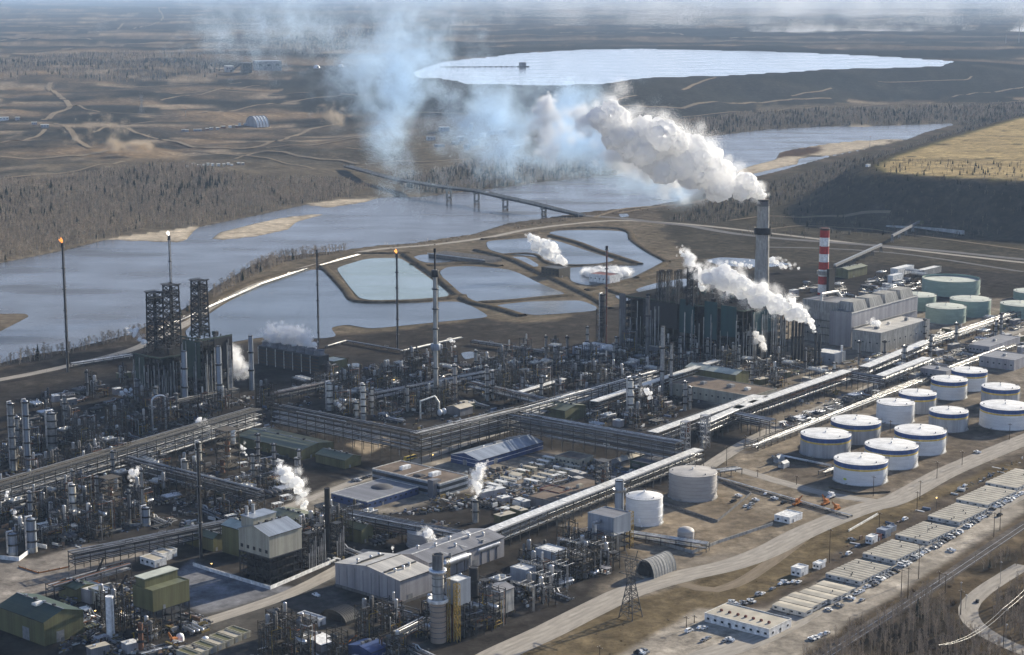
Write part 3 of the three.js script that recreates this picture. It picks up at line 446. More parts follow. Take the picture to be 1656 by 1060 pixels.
// a building: N nearest ground corner, R along A (to the right), L along -B (to the left), all survey points
function footing(N, Rr, L, h0 = 0) { const p = G(N[0], N[1], h0), a = Math.max(2, G(Rr[0], Rr[1], h0).sub(p).dot(AX)), b = Math.max(2, -G(L[0], L[1], h0).sub(p).dot(BX)); return { p, a, b, c: p.clone().addScaledVector(AX, a / 2).addScaledVector(BX, -b / 2) }; }
function building(name, label, cat, N, Rr, L, yTop, o = {}) {
  const { p, a, b, c } = footing(N, Rr, L), h = (o.h ?? heightFor(p, yTop)), t = thing(name, label, cat, c, GRID, o.group), X = a / 2, Z = b / 2, wm = o.wall ?? M.clad, rm = o.roof ?? M.roofLight, base = o.base ?? 0;
  if (o.legs) { part('steel_base', t, M.dark, (q) => { const nx = Math.max(2, Math.round(a / 6)), nz_ = Math.max(2, Math.round(b / 6)); for (let i = 0; i <= nx; i++) for (let j = 0; j <= nz_; j++) { const x = -X + 0.3 + (a - 0.6) * i / nx, z = -Z + 0.3 + (b - 0.6) * j / nz_; q.box(x, 0, z, 0.5, base, 0.5); } for (let y = 4; y <= base; y += 4.5) { q.box(0, y - 0.3, Z - 0.4, a, 0.4, 0.4); q.box(0, y - 0.3, -Z + 0.4, a, 0.4, 0.4); q.box(-X + 0.4, y - 0.35, 0, 0.4, 0.4, b); q.box(X - 0.4, y - 0.35, 0, 0.4, 0.4, b); q.box(0, y - 0.6, 0, a - 1, 0.2, b - 1); } }); }
  let roof;
  if (o.gable) {   // ridge along local x ('A') or z ('B')
    const rise = o.gable, al = o.ridge !== 'B';
    part('wall', t, wm, (q) => { q.box(0, base, 0, a, h - base, b); if (al) for (const s of [-1, 1]) { const A = V(s * X, h, Z), B = V(s * X, h, -Z), C = V(s * X, h + rise, 0); s > 0 ? q.tri(A, B, C) : q.tri(B, A, C); } else for (const s of [-1, 1]) { const A = V(-X, h, s * Z), B = V(X, h, s * Z), C = V(0, h + rise, s * Z); s > 0 ? q.tri(A, B, C) : q.tri(B, A, C); } });
    const ov = 0.5, slope = (s) => (q) => { const y1 = h - rise * ov / (al ? Z : X) + 0.12, y2 = h + rise + 0.12; const P = al ? [V(-X - ov, y1, s * (Z + ov)), V(X + ov, y1, s * (Z + ov)), V(X + ov, y2, 0), V(-X - ov, y2, 0)] : [V(s * (X + ov), y1, Z + ov), V(s * (X + ov), y1, -Z - ov), V(0, y2, -Z - ov), V(0, y2, Z + ov)]; if (al && s < 0) P.reverse(); if (!al && s < 0) P.reverse(); q.quad(...P); };
    roof = part('roof', t, rm, slope(1)); part('roof', t, o.roof2 ?? rm, slope(-1));
    for (const s of [-1, 1]) part('gutter', t, M.dark, (q) => al ? q.box(0, h - 0.45, s * (Z + 0.45), a + 0.8, 0.3, 0.3) : q.box(s * (X + 0.45), h - 0.45, 0, 0.3, 0.3, b + 0.8));
    if (!o.vents && Math.max(a, b) > 14) for (let k = 1; k < 5; k++) part('roof_vent', roof, k % 2 ? M.dull : M.dark, (q) => { const e = k / 5 - 0.5; al ? q.box(a * e, h + rise, 0, 1.8, 1.1, 1.4) : q.box(0, h + rise, b * e, 1.4, 1.1, 1.8); });
    part('ridge_cap', t, o.trim ?? M.grey, (q) => al ? q.box(0, h + rise + 0.08, 0, a + 1, 0.2, 0.7) : q.box(0, h + rise + 0.08, 0, 0.7, 0.2, b + 1));
  } else {
    part('wall', t, wm, (q) => q.box(0, base, 0, a, h - base, b));
    roof = part('roof', t, rm, (q) => q.box(0, h + 0.02, 0, a - 0.5, 0.18, b - 0.5));
    part('parapet', t, o.trim ?? wm, (q) => { q.box(0, h - 0.1, Z - 0.1, a + 0.3, 0.75, 0.35); q.box(0, h - 0.1, -Z + 0.1, a + 0.3, 0.75, 0.35); q.box(X - 0.1, h - 0.1, 0, 0.35, 0.75, b - 0.5); q.box(-X + 0.1, h - 0.1, 0, 0.35, 0.75, b - 0.5); });
  }
  for (const [lo, hi, m] of o.belts ?? []) part('wall_band', t, m, (q) => { q.box(0, h * lo, Z + 0.03, a + 0.16, h * (hi - lo), 0.1); q.box(-X - 0.03, h * lo, 0, 0.1, h * (hi - lo), b + 0.05); q.box(X + 0.03, h * lo, 0, 0.1, h * (hi - lo), b + 0.05); });
  if (o.winA) for (const y of o.winY ?? [h * 0.45]) for (let k = 0; k < o.winA; k++) part('window', t, M.glass, (q) => q.box(-X + a * (k + 0.5) / o.winA, y, Z + 0.06, Math.min(1.6, a / o.winA * 0.6), 1.2, 0.12));
  if (o.winB) for (const y of o.winY ?? [h * 0.45]) for (let k = 0; k < o.winB; k++) part('window', t, M.glass, (q) => q.box(-X - 0.06, y, -Z + b * (k + 0.5) / o.winB, 0.12, 1.2, Math.min(1.6, b / o.winB * 0.6)));
  for (const [f, k, w, hh] of o.doors ?? [['A', 0.3, 1.6, 2.3]]) part('door', t, o.doorMat ?? M.grey, (q) => f === 'A' ? q.box(-X + a * k, base + 0.02, Z + 0.05, w, hh, 0.1) : q.box(-X - 0.05, base + 0.02, -Z + b * k, 0.1, hh, w));
  for (const [kx, kz, w, hh, d, m] of o.roofBoxes ?? []) part('roof_unit', roof, m ?? M.white, (q) => { const y = o.gable ? h + o.gable * (1 - Math.abs(o.ridge === 'B' ? kx * 2 - 1 : kz * 2 - 1)) - 0.1 : h + 0.15; q.box(-X + a * kx, y, -Z + b * kz, w, hh, d); q.box(-X + a * kx, y + hh, -Z + b * kz, w * 0.7, 0.3, d * 0.7); });
  for (const [kx, kz, r] of o.vents ?? []) part('roof_vent', roof, M.alu, (q) => { const y = o.gable ? h + o.gable * (1 - Math.abs(o.ridge === 'B' ? kx * 2 - 1 : kz * 2 - 1)) : h + 0.15; q.cyl(V(-X + a * kx, y, -Z + b * kz), V(-X + a * kx, y + r * 1.2, -Z + b * kz), r * 0.7, 8).ball(-X + a * kx, y + r * 1.6, -Z + b * kz, r, 0.7, 8); });
  o.more?.(t, X, Z, h, a, b);
  return t;
}
// pipe rack between two survey points taken along its top edge
const bents = new Map();
function bent(w, tiers, arch) { const k = w + ':' + tiers.join() + arch; if (!bents.has(k)) { const b = new MB(), top = tiers[tiers.length - 1]; for (const s of [-1, 1]) b.box(0, 0, s * w / 2, 0.38, top + 0.4, 0.38); for (const y of tiers) b.box(0, y - 0.35, 0, 0.3, 0.35, w + 1.2); if (arch) b.bar(V(0, 0.5, -w / 2), V(0, tiers[0] - 0.4, w / 2), 0.16); bents.set(k, b.geo()); } return bents.get(k); }
const PIPES = [M.alu, M.dull, M.grey, M.dull, M.frame, M.frame, M.brown, M.dark, M.rust, M.dull, M.white];
function rack(label, A, B, o = {}) {
  const tiers = o.tiers ?? [6, 9.5, 13], top = tiers[tiers.length - 1], p = G(A[0], A[1], top), q = G(B[0], B[1], top); p.y = q.y = 0;
  const d = q.clone().sub(p), L = d.length(), turn = Math.atan2(-d.z, d.x), r = rng(Math.round(A[0] * 7 + A[1] * 13)), w = o.w ?? 9;
  const t = thing('pipe_rack', label, 'pipe rack', p, turn, o.group), n = Math.max(1, Math.round(L / (o.bay ?? 10)));
  for (let k = 0; k <= n; k++) { const m = part('bent', t, o.steel ?? M.frame, bent(w, tiers, k % 4 === 0)); m.position.x = L * k / n; }
  tiers.forEach((y, i) => {
    for (const s of [-1, 1]) part('girder', t, o.steel ?? M.frame, (b) => b.box(L / 2, y - 0.3, s * (w / 2 + 0.35), L, 0.45, 0.2));
    if (o.cover && i === tiers.length - 1) return;
    let z = -w / 2 + 0.6; const lim = w / 2 - 0.4;
    while (z < lim) { const R_ = 0.12 + 0.32 * r() * r() + (i === 0 ? 0.05 : 0), m = pick(r, o.pipes ?? PIPES), a = r() < 0.25 ? L * 0.5 * r() : 0, e = r() < 0.25 ? L * (0.5 + 0.5 * r()) : L; z += R_;
      if (r() < (o.fill ?? 0.85)) part('pipe', t, m, (b) => { b.cyl(V(a, y + R_, z), V(e, y + R_, z), R_, 7); if (e < L) b.cyl(V(e - R_, y + R_, z), V(e - R_, Math.max(0.5, y - 4 * r() - 2), z), R_, 6); if (r() < 0.25 && L > 60) { const x = L * (0.2 + 0.6 * r()); b.pipe([V(x, y + R_, z), V(x, y + R_ + 1.6, z), V(x + 5, y + R_ + 1.6, z), V(x + 5, y + R_, z)], R_ * 0.9, 6); } });
      z += R_ + 0.15 + 0.5 * r(); }
  });
  if (o.cover) { const y = top + 0.1; for (let k = 0; k < Math.ceil(L / 24); k++) { const x0 = k * 24, x1 = Math.min(L, x0 + 23.7); part('cover_plate', t, o.coverMat ?? M.lid, (b) => b.box((x0 + x1) / 2, y + 0.1 * (k % 2), 0, x1 - x0, 0.5, w * 0.8)); } }
  if (o.walk !== false) { const s = r() < 0.5 ? 1 : -1; part('walkway', t, o.cover ? M.grey : M.frame, (b) => { b.box(L / 2, top + 0.25, s * (w / 2 + 0.1), L, 0.12, 1.0); b.box(L / 2, top + 1.3, s * (w / 2 + 0.6), L, 0.08, 0.08); for (let x = 0; x < L; x += 4) b.box(x, top + 0.3, s * (w / 2 + 0.6), 0.08, 1.05, 0.08); }); part('cable_tray', t, o.cover ? M.alu : M.dull, (b) => b.box(L / 2, top + 0.2, -s * (w / 2 - 0.4), L, 0.18, 0.8)); }
  return t;
}
function vessel(label, px, yb, yt, w, o = {}) {   // tall process column
  const u = upright(px, yb, yt, w), t = thing(o.name ?? 'process_column', label, o.cat ?? 'process column', u.p, o.turn ?? GRID, o.group); columnParts(t, u.r, u.h, o); return t;
}
function columnParts(t, r, h, o = {}) {
  const sk = o.skirt ?? Math.min(4, h * 0.15), seg = 16;
  part('skirt', t, M.conc, (b) => b.cyl(V(0, 0, 0), V(0, sk, 0), r * 1.05, seg));
  part('shell', t, o.m ?? M.dull, (b) => { const pr = o.steps ? o.steps.map(([k, f]) => [r * f, sk + (h - sk) * k]) : [[r, sk], [r, h - r * 0.6]]; const e = pr[pr.length - 1]; for (let k = 1; k <= 4; k++) pr.push([Math.max(0.01, e[0] * Math.cos(k / 4 * Math.PI / 2)), e[1] + e[0] * 0.6 * Math.sin(k / 4 * Math.PI / 2)]); b.lathe(0, 0, 0, pr, seg); });
  for (let k = 1; k <= (o.decks ?? Math.floor(h / 9)); k++) part('platform', t, o.deckMat ?? M.frame, (b) => { const y = h * k / ((o.decks ?? Math.floor(h / 9)) + 0.2), f = 0.6 + 0.25 * (k % 3); b.lathe(0, y, 0, [[r * 0.9, 0], [r + 0.8 + f * 0.4, 0], [r + 0.8 + f * 0.4, 1.1], [r + 0.72 + f * 0.4, 1.1], [r + 0.72 + f * 0.4, 0.15], [r * 0.9, 0.15]], 14); });
  part('ladder', t, o.ladder ?? M.frame, (b) => { const z = r + 0.5; b.bar(V(-0.25, 0, z), V(-0.25, h * 0.97, z), 0.12).bar(V(0.25, 0, z), V(0.25, h * 0.97, z), 0.12); for (let y = 1; y < h * 0.96; y += 1.5) b.bar(V(-0.25, y, z), V(0.25, y, z), 0.08); });
  part('overhead_pipe', t, o.pipe ?? M.alu, (b) => { const pr = Math.max(0.16, r * 0.22); b.pipe([V(0, h * 0.99, 0), V(0, h + pr * 2, 0), V(-r - pr * 2, h + pr * 2, 0), V(-r - pr * 2, 2, 0)], pr, 7); });
  return t;
}
// small steel-framed unit with vessels and pipes, in its own axes
function frameUnit(t, nx, nz_, levels, bay, lh, seed, o = {}) {
  const r = rng(seed), X = nx * bay / 2, Z = nz_ * bay / 2, st = o.steel ?? pick(r, [M.frame, M.frame, M.brown, M.dark]), H = levels * lh;
  for (let i = 0; i <= nx; i++) for (let j = 0; j <= nz_; j++) part('post', t, st, postGeo(H)).position.set(-X + i * bay, 0, -Z + j * bay);
  for (let k = 1; k <= levels; k++) { part('deck', t, st, (b) => { for (let j = 0; j <= nz_; j++) b.box(0, k * lh - 0.4, -Z + j * bay, X * 2, 0.4, 0.25); for (let i = 0; i <= nx; i++) b.box(-X + i * bay, k * lh - 0.38, 0, 0.25, 0.36, Z * 2); if (k < levels || r() < 0.4) { const i = Math.floor(r() * nx), j = Math.floor(r() * nz_); b.box(-X + (i + 0.5) * bay, k * lh, -Z + (j + 0.5) * bay, bay * (0.7 + 0.5 * r()), 0.12, bay * 0.9); } for (const s of [-1, 1]) { b.box(0, k * lh + 1, s * Z, X * 2, 0.08, 0.08); b.box(s * X, k * lh + 1, 0, 0.08, 0.08, Z * 2); } });
    if (r() < 0.8) { const s = r() < 0.5 ? 1 : -1; part('brace', t, st, (b) => b.bar(V(-X, (k - 1) * lh, s * Z), V(-X + bay, k * lh - 0.4, s * Z), 0.2)); part('brace', t, st, (b) => b.bar(V(-X, (k - 1) * lh, Z), V(-X, k * lh - 0.4, Z - bay), 0.2)); } }
  const nEq = o.eq ?? 2 + Math.floor(r() * 3);
  for (let k = 0; k < nEq; k++) { const lv = Math.floor(r() * levels), y = lv * lh + 0.3, x = lerp(-X, X, 0.2 + 0.6 * r()), z = lerp(-Z, Z, 0.2 + 0.6 * r()), R_ = 0.7 + r() * 0.9;
    if (r() < 0.55) { const l = Math.min(X * 1.5, 3 + 4 * r()), along = r() < 0.6; part('drum', t, pick(r, [M.alu, M.dull, M.grey, M.frame, M.concDark, M.brown]), (b) => { const d = along ? V(l / 2, 0, 0) : V(0, 0, l / 2), c = V(x, y + R_ + 0.6, z); b.cyl(c.clone().sub(d), c.clone().add(d), R_, 12); b.ball(c.x - d.x, c.y, c.z - d.z, R_, 1, 10); b.ball(c.x + d.x, c.y, c.z + d.z, R_, 1, 10); b.box(c.x - d.x * 0.6, y, c.z - d.z * 0.6, 0.5, 0.9, 0.9); b.box(c.x + d.x * 0.6, y, c.z + d.z * 0.6, 0.5, 0.9, 0.9); }); }
    else part('vertical_vessel', t, pick(r, [M.alu, M.dull, M.concDark, M.frame, M.brown]), (b) => { const hh = lh * (0.8 + 1.3 * r()); b.lathe(x, y, z, [[R_, 0], [R_, hh], [R_ * 0.7, hh + R_ * 0.4], [0.01, hh + R_ * 0.6]], 12); }); }
  const nP = o.np ?? 5 + Math.floor(r() * 5);
  for (let k = 0; k < nP; k++) part('pipe', t, pick(r, [M.alu, M.dull, M.frame, M.grey, M.rust, M.brown, M.frame, M.yellowSteel]), (b) => { const y1 = 0.6 + r() * H, y2 = 0.6 + r() * H, x1 = lerp(-X - 1.5, X + 1.5, r()), x2 = lerp(-X - 1.5, X + 1.5, r()), z1 = lerp(-Z - 1.2, Z + 1.2, r()), z2 = lerp(-Z, Z, r()); b.pipe([V(x1, 0.2, z1), V(x1, y1, z1), V(x2, y1, z1), V(x2, y1, z2), V(x2, y2, z2)], 0.13 + 0.2 * r(), 6); });
  return t;
}
const posts = new Map();
function postGeo(H) { if (!posts.has(H)) posts.set(H, new MB().box(0, 0, 0, 0.36, H + 0.9, 0.36).geo()); return posts.get(H); }
function drumUnit(t, seed) { const r = rng(seed), n = 1 + Math.floor(r() * 3), l = 5 + 6 * r(), R_ = 0.8 + 0.9 * r(), m = pick(r, [M.alu, M.dull, M.grey, M.grey, M.frame, M.concDark]);
  for (let k = 0; k < n; k++) { const z = (k - (n - 1) / 2) * (R_ * 2 + 1); const d = part('drum', t, m, (b) => { b.cyl(V(-l / 2, R_ + 1.4, 0), V(l / 2, R_ + 1.4, 0), R_, 14); b.ball(-l / 2, R_ + 1.4, 0, R_, 1, 10); b.ball(l / 2, R_ + 1.4, 0, R_, 1, 10); }); d.position.z = z;
    for (const s of [-1, 1]) part('saddle', t, M.conc, (b) => b.box(s * l * 0.3, 0, z, 0.6, 1.5, R_ * 1.6)); part('pipe', t, pick(r, PIPES), (b) => b.pipe([V(l * 0.1, R_ * 2 + 1.2, z), V(l * 0.1, R_ * 2 + 2.6, z), V(l * 0.1 + 4, R_ * 2 + 2.6, z), V(l * 0.1 + 4, 0.4, z)], 0.2, 6)); } }
function coolerUnit(t, seed) { const r = rng(seed), n = 2 + Math.floor(r() * 3), w = 5, l = 9, H = 5 + 3 * r();
  for (let i = 0; i <= n; i++) for (const s of [-1, 1]) part('leg', t, M.frame, (b) => b.box((i - n / 2) * w, 0, s * l / 2, 0.35, H, 0.35));
  for (let i = 0; i < n; i++) { const x = (i - n / 2 + 0.5) * w; part('tube_bundle', t, M.dull, (b) => b.box(x, H, 0, w - 0.3, 1.2, l)); part('fan_ring', t, M.lid, (b) => b.lathe(x, H + 1.2, 0, [[2.1, 0], [2.1, 0.9], [1.95, 0.9], [1.95, 0.1], [0.01, 0.1]], 16)); part('header_pipe', t, M.alu, (b) => b.cyl(V(x - w / 2, H + 1.6, l / 2), V(x + w / 2, H + 1.6, l / 2), 0.3, 7)); } }
function skidUnit(t, seed) { const r = rng(seed); part('plinth', t, M.conc, (b) => b.box(0, 0, 0, 7, 0.4, 4));
  for (let k = 0; k < 3; k++) { const x = -2.4 + k * 2.3; part('pump', t, pick(r, [M.grey, M.blueRoof, M.dull, M.rust]), (b) => b.cyl(V(x, 1.1, -0.8), V(x, 1.1, 0.8), 0.55, 9).box(x, 0.4, 0, 1.2, 0.4, 1.6)); part('pipe', t, M.alu, (b) => b.pipe([V(x, 1.2, 0.9), V(x, 1.2, 1.8), V(x, 4.4, 1.8), V(x - 1, 4.4, 1.8)], 0.16, 6)); } 
  part('shelter', t, pick(r, [M.lid, M.clad, M.white, M.olive]), (b) => { b.box(0, 3.4, 0, 7.4, 0.2, 4.4); for (const [i, j] of [[-1, -1], [1, -1], [1, 1], [-1, 1]]) b.box(i * 3.4, 0.4, j * 1.9, 0.2, 3, 0.2); }); }
function shedUnit(t, seed) { const r = rng(seed), a = 6 + 7 * r(), b_ = 4 + 3 * r(), h = 3 + 2.5 * r(); part('wall', t, pick(r, [M.cream, M.clad, M.olive, M.olive, M.trailer, M.cladDark]), (b) => b.box(0, 0, 0, a, h, b_)); part('roof', t, pick(r, [M.lid, M.roofLight, M.darkRoof, M.tan]), (b) => b.box(0, h, 0, a + 0.6, 0.25, b_ + 0.6)); part('door', t, M.dark, (b) => b.box(a * 0.2, 0, b_ / 2 + 0.05, 1.2, 2.1, 0.1)); part('roof_unit', t, M.alu, (b) => b.box(-a * 0.2, h + 0.25, 0, 1.4, 0.9, 1.4)); }
function pipeUnit(t, seed) { const r = rng(seed), L = 12 + 14 * r(), n = 4 + Math.floor(r() * 5); for (let k = 0; k < n; k++) part('pipe', t, pick(r, PIPES), (b) => { const z = (k - n / 2) * 0.9, R_ = 0.15 + 0.22 * r(), y = 1.1 + 0.5 * (k % 2); b.pipe([V(-L / 2, y, z), V(L * (0.1 + 0.2 * r()), y, z), V(L * 0.32, y + 2.5 * r(), z), V(L / 2, y + 1, z)], R_, 6); }); for (let k = 0; k < 3; k++) part('sleeper', t, M.conc, (b) => b.box(-L * 0.4 + k * L * 0.3, 0, -0.4, 0.5, 1, n * 0.95)); part('valve_stand', t, M.frame, (b) => { b.box(0, 0, n * 0.5, 2.4, 0.15, 1.4); b.box(0, 0.15, n * 0.5, 0.4, 2.6, 0.4); b.box(0, 2.7, n * 0.5, 1.6, 0.15, 1.2); }); }
function heaterUnit(t, seed) { const r = rng(seed), w = 7 + 3 * r(), h = 11 + 5 * r(); part('firebox', t, pick(r, [M.cladDark, M.dark, M.concDark]), (b) => b.box(0, 2.5, 0, w, h - 2.5, w * 0.8)); for (const [i, j] of [[-1, -1], [1, -1], [1, 1], [-1, 1]]) part('leg', t, M.frame, (b) => b.box(i * w * 0.45, 0, j * w * 0.35, 0.5, 2.5, 0.5)); part('convection_box', t, M.cladDark, (b) => b.box(0, h, 0, w * 0.5, 4, w * 0.6)); part('stack', t, M.dull, (b) => b.cyl(V(0, h + 4, 0), V(0, h + 14 + 6 * r(), 0), w * 0.13, 14)); for (let k = 0; k < 3; k++) part('platform', t, M.frame, (b) => { const y = 4 + k * (h - 4) / 2.4; b.box(0, y, w * 0.4 + 0.7, w + 2, 0.15, 1.4); b.box(0, y + 1.1, w * 0.4 + 1.4, w + 2, 0.08, 0.08); }); }

// droplets and billows
const soft = rng(77);
const gauss = (r) => { let s = 0; for (let k = 0; k < 6; k++) s += r(); return (s - 3) / 0.72; };
function droplets(list) {   // [x, y, z, size] each a tiny four-faced fleck
  const n = list.length, p = new Float32Array(n * 12), ix = new Uint32Array(n * 12), a = V(0, 0, 0), e = new THREE.Euler(), q = new THREE.Quaternion(), C = [[1, 1, 1], [-1, -1, 1], [-1, 1, -1], [1, -1, -1]];
  list.forEach(([x, y, z, s], k) => { q.setFromEuler(e.set(soft() * 6, soft() * 6, soft() * 6)); C.forEach((c, j) => { a.set(...c).multiplyScalar(s * 0.55).applyQuaternion(q); p[k * 12 + j * 3] = a.x + x; p[k * 12 + j * 3 + 1] = a.y + y; p[k * 12 + j * 3 + 2] = a.z + z; }); ix.set([0, 1, 2, 0, 3, 1, 0, 2, 3, 1, 3, 2].map((v) => v + k * 4), k * 12); });
  const g = new THREE.BufferGeometry(); g.setAttribute('position', new THREE.BufferAttribute(p, 3)); g.setIndex(new THREE.BufferAttribute(ix, 1)); return g;
}
// a soft puff: many tiny flecks, thick in the middle and thinning outwards; clouds are set together from copies of it
const puffGeo = (n, s, seed) => { const r = rng(seed), l = []; while (l.length < n) { const x = gauss(r) * 0.42, y = gauss(r) * 0.42, z = gauss(r) * 0.42; if (x * x + y * y + z * z < 1.6) l.push([x, y, z, s * (0.6 + 0.8 * r())]); } return droplets(l); };
const PUFF = { dense: puffGeo(4200, 0.0112, 41), thin: puffGeo(560, 0.0085, 42), dusty: puffGeo(500, 0.016, 43), far: puffGeo(7000, 0.0038, 44) };
function puffs_(name, geo, m, list, seed) { const im = new THREE.InstancedMesh(geo, m, list.length), o = new THREE.Object3D(), r = rng(seed); list.forEach(([x, y, z, s, q], i) => { o.position.set(x, y, z); o.rotation.set(r() * 6, r() * 6, r() * 6); o.scale.set(s, s * (q ?? 1), s); o.updateMatrix(); im.setMatrixAt(i, o.matrix); }); im.name = name; im.userData.kind = 'stuff'; im.castShadow = im.receiveShadow = true; return im; }
const BALLS = [1, 2, 3].map((d) => { const g = new THREE.IcosahedronGeometry(1, d === 3 ? 7 : d === 2 ? 4 : 2), pos = g.attributes.position, seen = new Map(), pts = [], ix = []; for (let k = 0; k < pos.count; k++) { const key = [pos.getX(k), pos.getY(k), pos.getZ(k)].map((v) => v.toFixed(4)).join(); if (!seen.has(key)) { seen.set(key, pts.length); pts.push([pos.getX(k), pos.getY(k), pos.getZ(k)]); } ix.push(seen.get(key)); } return { pts, ix }; });
function billows(lumps) {   // [x, y, z, radius]: lumpy balls joined into one skin
  const p = [], ix = [], cell = 14, grid = new Map(), key = (a, b, c) => a * 73856093 ^ b * 19349663 ^ c * 83492791;
  lumps.forEach((l, n) => { const [x, y, z, r] = l, R_ = r * 1.02; for (let a = Math.floor((x - R_) / cell); a <= (x + R_) / cell; a++) for (let b = Math.floor((y - R_) / cell); b <= (y + R_) / cell; b++) for (let c = Math.floor((z - R_) / cell); c <= (z + R_) / cell; c++) { const k = key(a, b, c); if (!grid.has(k)) grid.set(k, []); grid.get(k).push(n); } });
  const buried = (x, y, z, self) => { for (const n of grid.get(key(Math.floor(x / cell), Math.floor(y / cell), Math.floor(z / cell))) ?? []) { if (n === self) continue; const [a, b, c, r] = lumps[n]; if ((a - x) ** 2 + (b - y) ** 2 + (c - z) ** 2 < r * r * 1.1) return true; } return false; };
  lumps.forEach(([x, y, z, r], self) => { const { pts, ix: f } = BALLS[r > 9 ? 2 : r > 4 ? 1 : 0], o = p.length / 3; for (const [a, b, c] of pts) { const w = 1 / (r * 0.42), X = x + a * r, Y = y + b * r, Z = z + c * r, s = r * (0.9 + 0.42 * Math.abs(nz(X * w, Y * w, Z * w)) + 0.26 * Math.abs(nz(X * w * 2.3, Y * w * 2.3, Z * w * 2.3)) + 0.12 * Math.abs(nz(X * w * 5, Y * w * 5, Z * w * 5))); p.push(x + a * s, y + b * s, z + c * s); } for (let k = 0; k < f.length; k += 3) { const q = [0, 1, 2].map((j) => (p[(o + f[k]) * 3 + j] + p[(o + f[k + 1]) * 3 + j] + p[(o + f[k + 2]) * 3 + j]) / 3); if (!buried(q[0], q[1], q[2], self)) ix.push(o + f[k], o + f[k + 1], o + f[k + 2]); } });
  const g = new THREE.BufferGeometry(); g.setAttribute('position', new THREE.Float32BufferAttribute(p, 3)); g.setIndex(ix); g.computeVertexNormals(); return g;
}
const airy = (k) => new THREE.MeshPhysicalMaterial({ roughness: 1, side: THREE.DoubleSide, transmission: k, thickness: 0, specularIntensity: 0 });
const steamMat = airy(0.7); steamMat.color.setRGB(0.995, 0.995, 0.99); steamMat.name = 'steam';
const mistMat = airy(0.88); mistMat.color.setRGB(0.99, 0.99, 0.99); mistMat.name = 'mist';
const smokeMat = airy(0.8); smokeMat.color.setRGB(0.82, 0.915, 1.0); smokeMat.name = 'thin smoke';
const dustMat = airy(0.5); dustMat.color.setRGB(0.82, 0.74, 0.61); dustMat.name = 'dust';
// a plume along points [px, py, depthShift, radius px]; the points lie on the upright plane of the source at distance z
function plume(label, src, pts, o = {}) {
  const base = src.isVector3 ? src : G(src[0], src[1], src[2] ?? 0), r = rng(Math.round(pts[0][0] * 31 + pts[0][1])), path = pts.map(([x, y, dz, rad]) => { const a = G(x, y < -10 ? -10 : y, 0), d = V(a.x, -EYE, a.z).normalize(), zz = base.z + dz, k = zz / d.z, q = V(d.x * k, EYE + d.y * k, zz); return { q, r: rad / perMetre(q) }; });
  const along = (t) => { const f = t * (path.length - 1), i = Math.min(path.length - 2, Math.floor(f)), u = f - i; return { q: path[i].q.clone().lerp(path[i + 1].q, u), r: lerp(path[i].r, path[i + 1].r, u) }; };
  const lumps = [], n = o.lumps ?? 40, thin = o.thin ?? 0;
  for (let k = 0; k < n; k++) { const t = Math.pow(k / n, o.pow ?? 0.8) * (1 - thin), { q, r: R_ } = along(t), a = r() * 6.28, c = r() * 2 - 1, s = Math.sqrt(1 - c * c), off = R_ * 0.72 * Math.sqrt(r()), rr = R_ * (0.22 + 0.32 * r()); lumps.push([q.x + Math.cos(a) * s * off, q.y + c * off, q.z + Math.sin(a) * s * off, rr]); }
  const first = lumps.length; for (let k = 0; k < first * (o.sub ?? 2); k++) { const [x, y, z, R_] = lumps[Math.floor(r() * first)], a = r() * 6.28, c = r() * 2 - 1, s = Math.sqrt(1 - c * c); lumps.push([x + Math.cos(a) * s * R_, y + c * R_, z + Math.sin(a) * s * R_, R_ * (0.25 + 0.3 * r())]); }
  const second = lumps.length; for (let k = 0; k < second * (o.sub2 ?? 0.8); k++) { const [x, y, z, R_] = lumps[first + Math.floor(r() * (second - first))] ?? lumps[0] ?? [0, 0, 0, 0.01], a = r() * 6.28, c = r() * 2 - 1, s = Math.sqrt(1 - c * c); lumps.push([x + Math.cos(a) * s * R_, y + c * R_, z + Math.sin(a) * s * R_, R_ * (0.22 + 0.25 * r())]); }
  const t = thing(o.name ?? 'steam_plume', label, o.cat ?? 'steam plume', V(0, 0, 0), 0, o.group);
  if (lumps.length) part('billow', t, steamMat, billows(lumps));
  const f = [], dn = Math.round((o.drops ?? 1500) / (o.per ?? 5));
  for (let k = 0; k < dn; k++) { if (lumps.length && r() < 0.7) { const [x, y, z, R_] = pick(r, lumps), a = r() * 6.28, c = r() * 2 - 1, s = Math.sqrt(1 - c * c), d = R_ * (0.95 + 0.25 * Math.abs(gauss(r))); f.push([x + Math.cos(a) * s * d, y + c * d, z + Math.sin(a) * s * d, R_ * (0.35 + 0.35 * r())]); }
    else { const { q, r: R_ } = along(Math.pow(r(), o.spread ?? 0.6)); const x = q.x + gauss(r) * R_ * 0.5, y = q.y + gauss(r) * R_ * 0.5, z = q.z + gauss(r) * R_ * 0.5; if (nz(x / R_ * 1.6, y / R_ * 1.6, z / R_ * 1.6) + 0.35 * nz(x / R_ * 4, y / R_ * 4, z / R_ * 4) > -0.1) f.push([x, y, z, R_ * (0.2 + 0.4 * r())]); } }
  t.add(puffs_('wisp', PUFF.dense, mistMat, f, dn));
  return t;
}

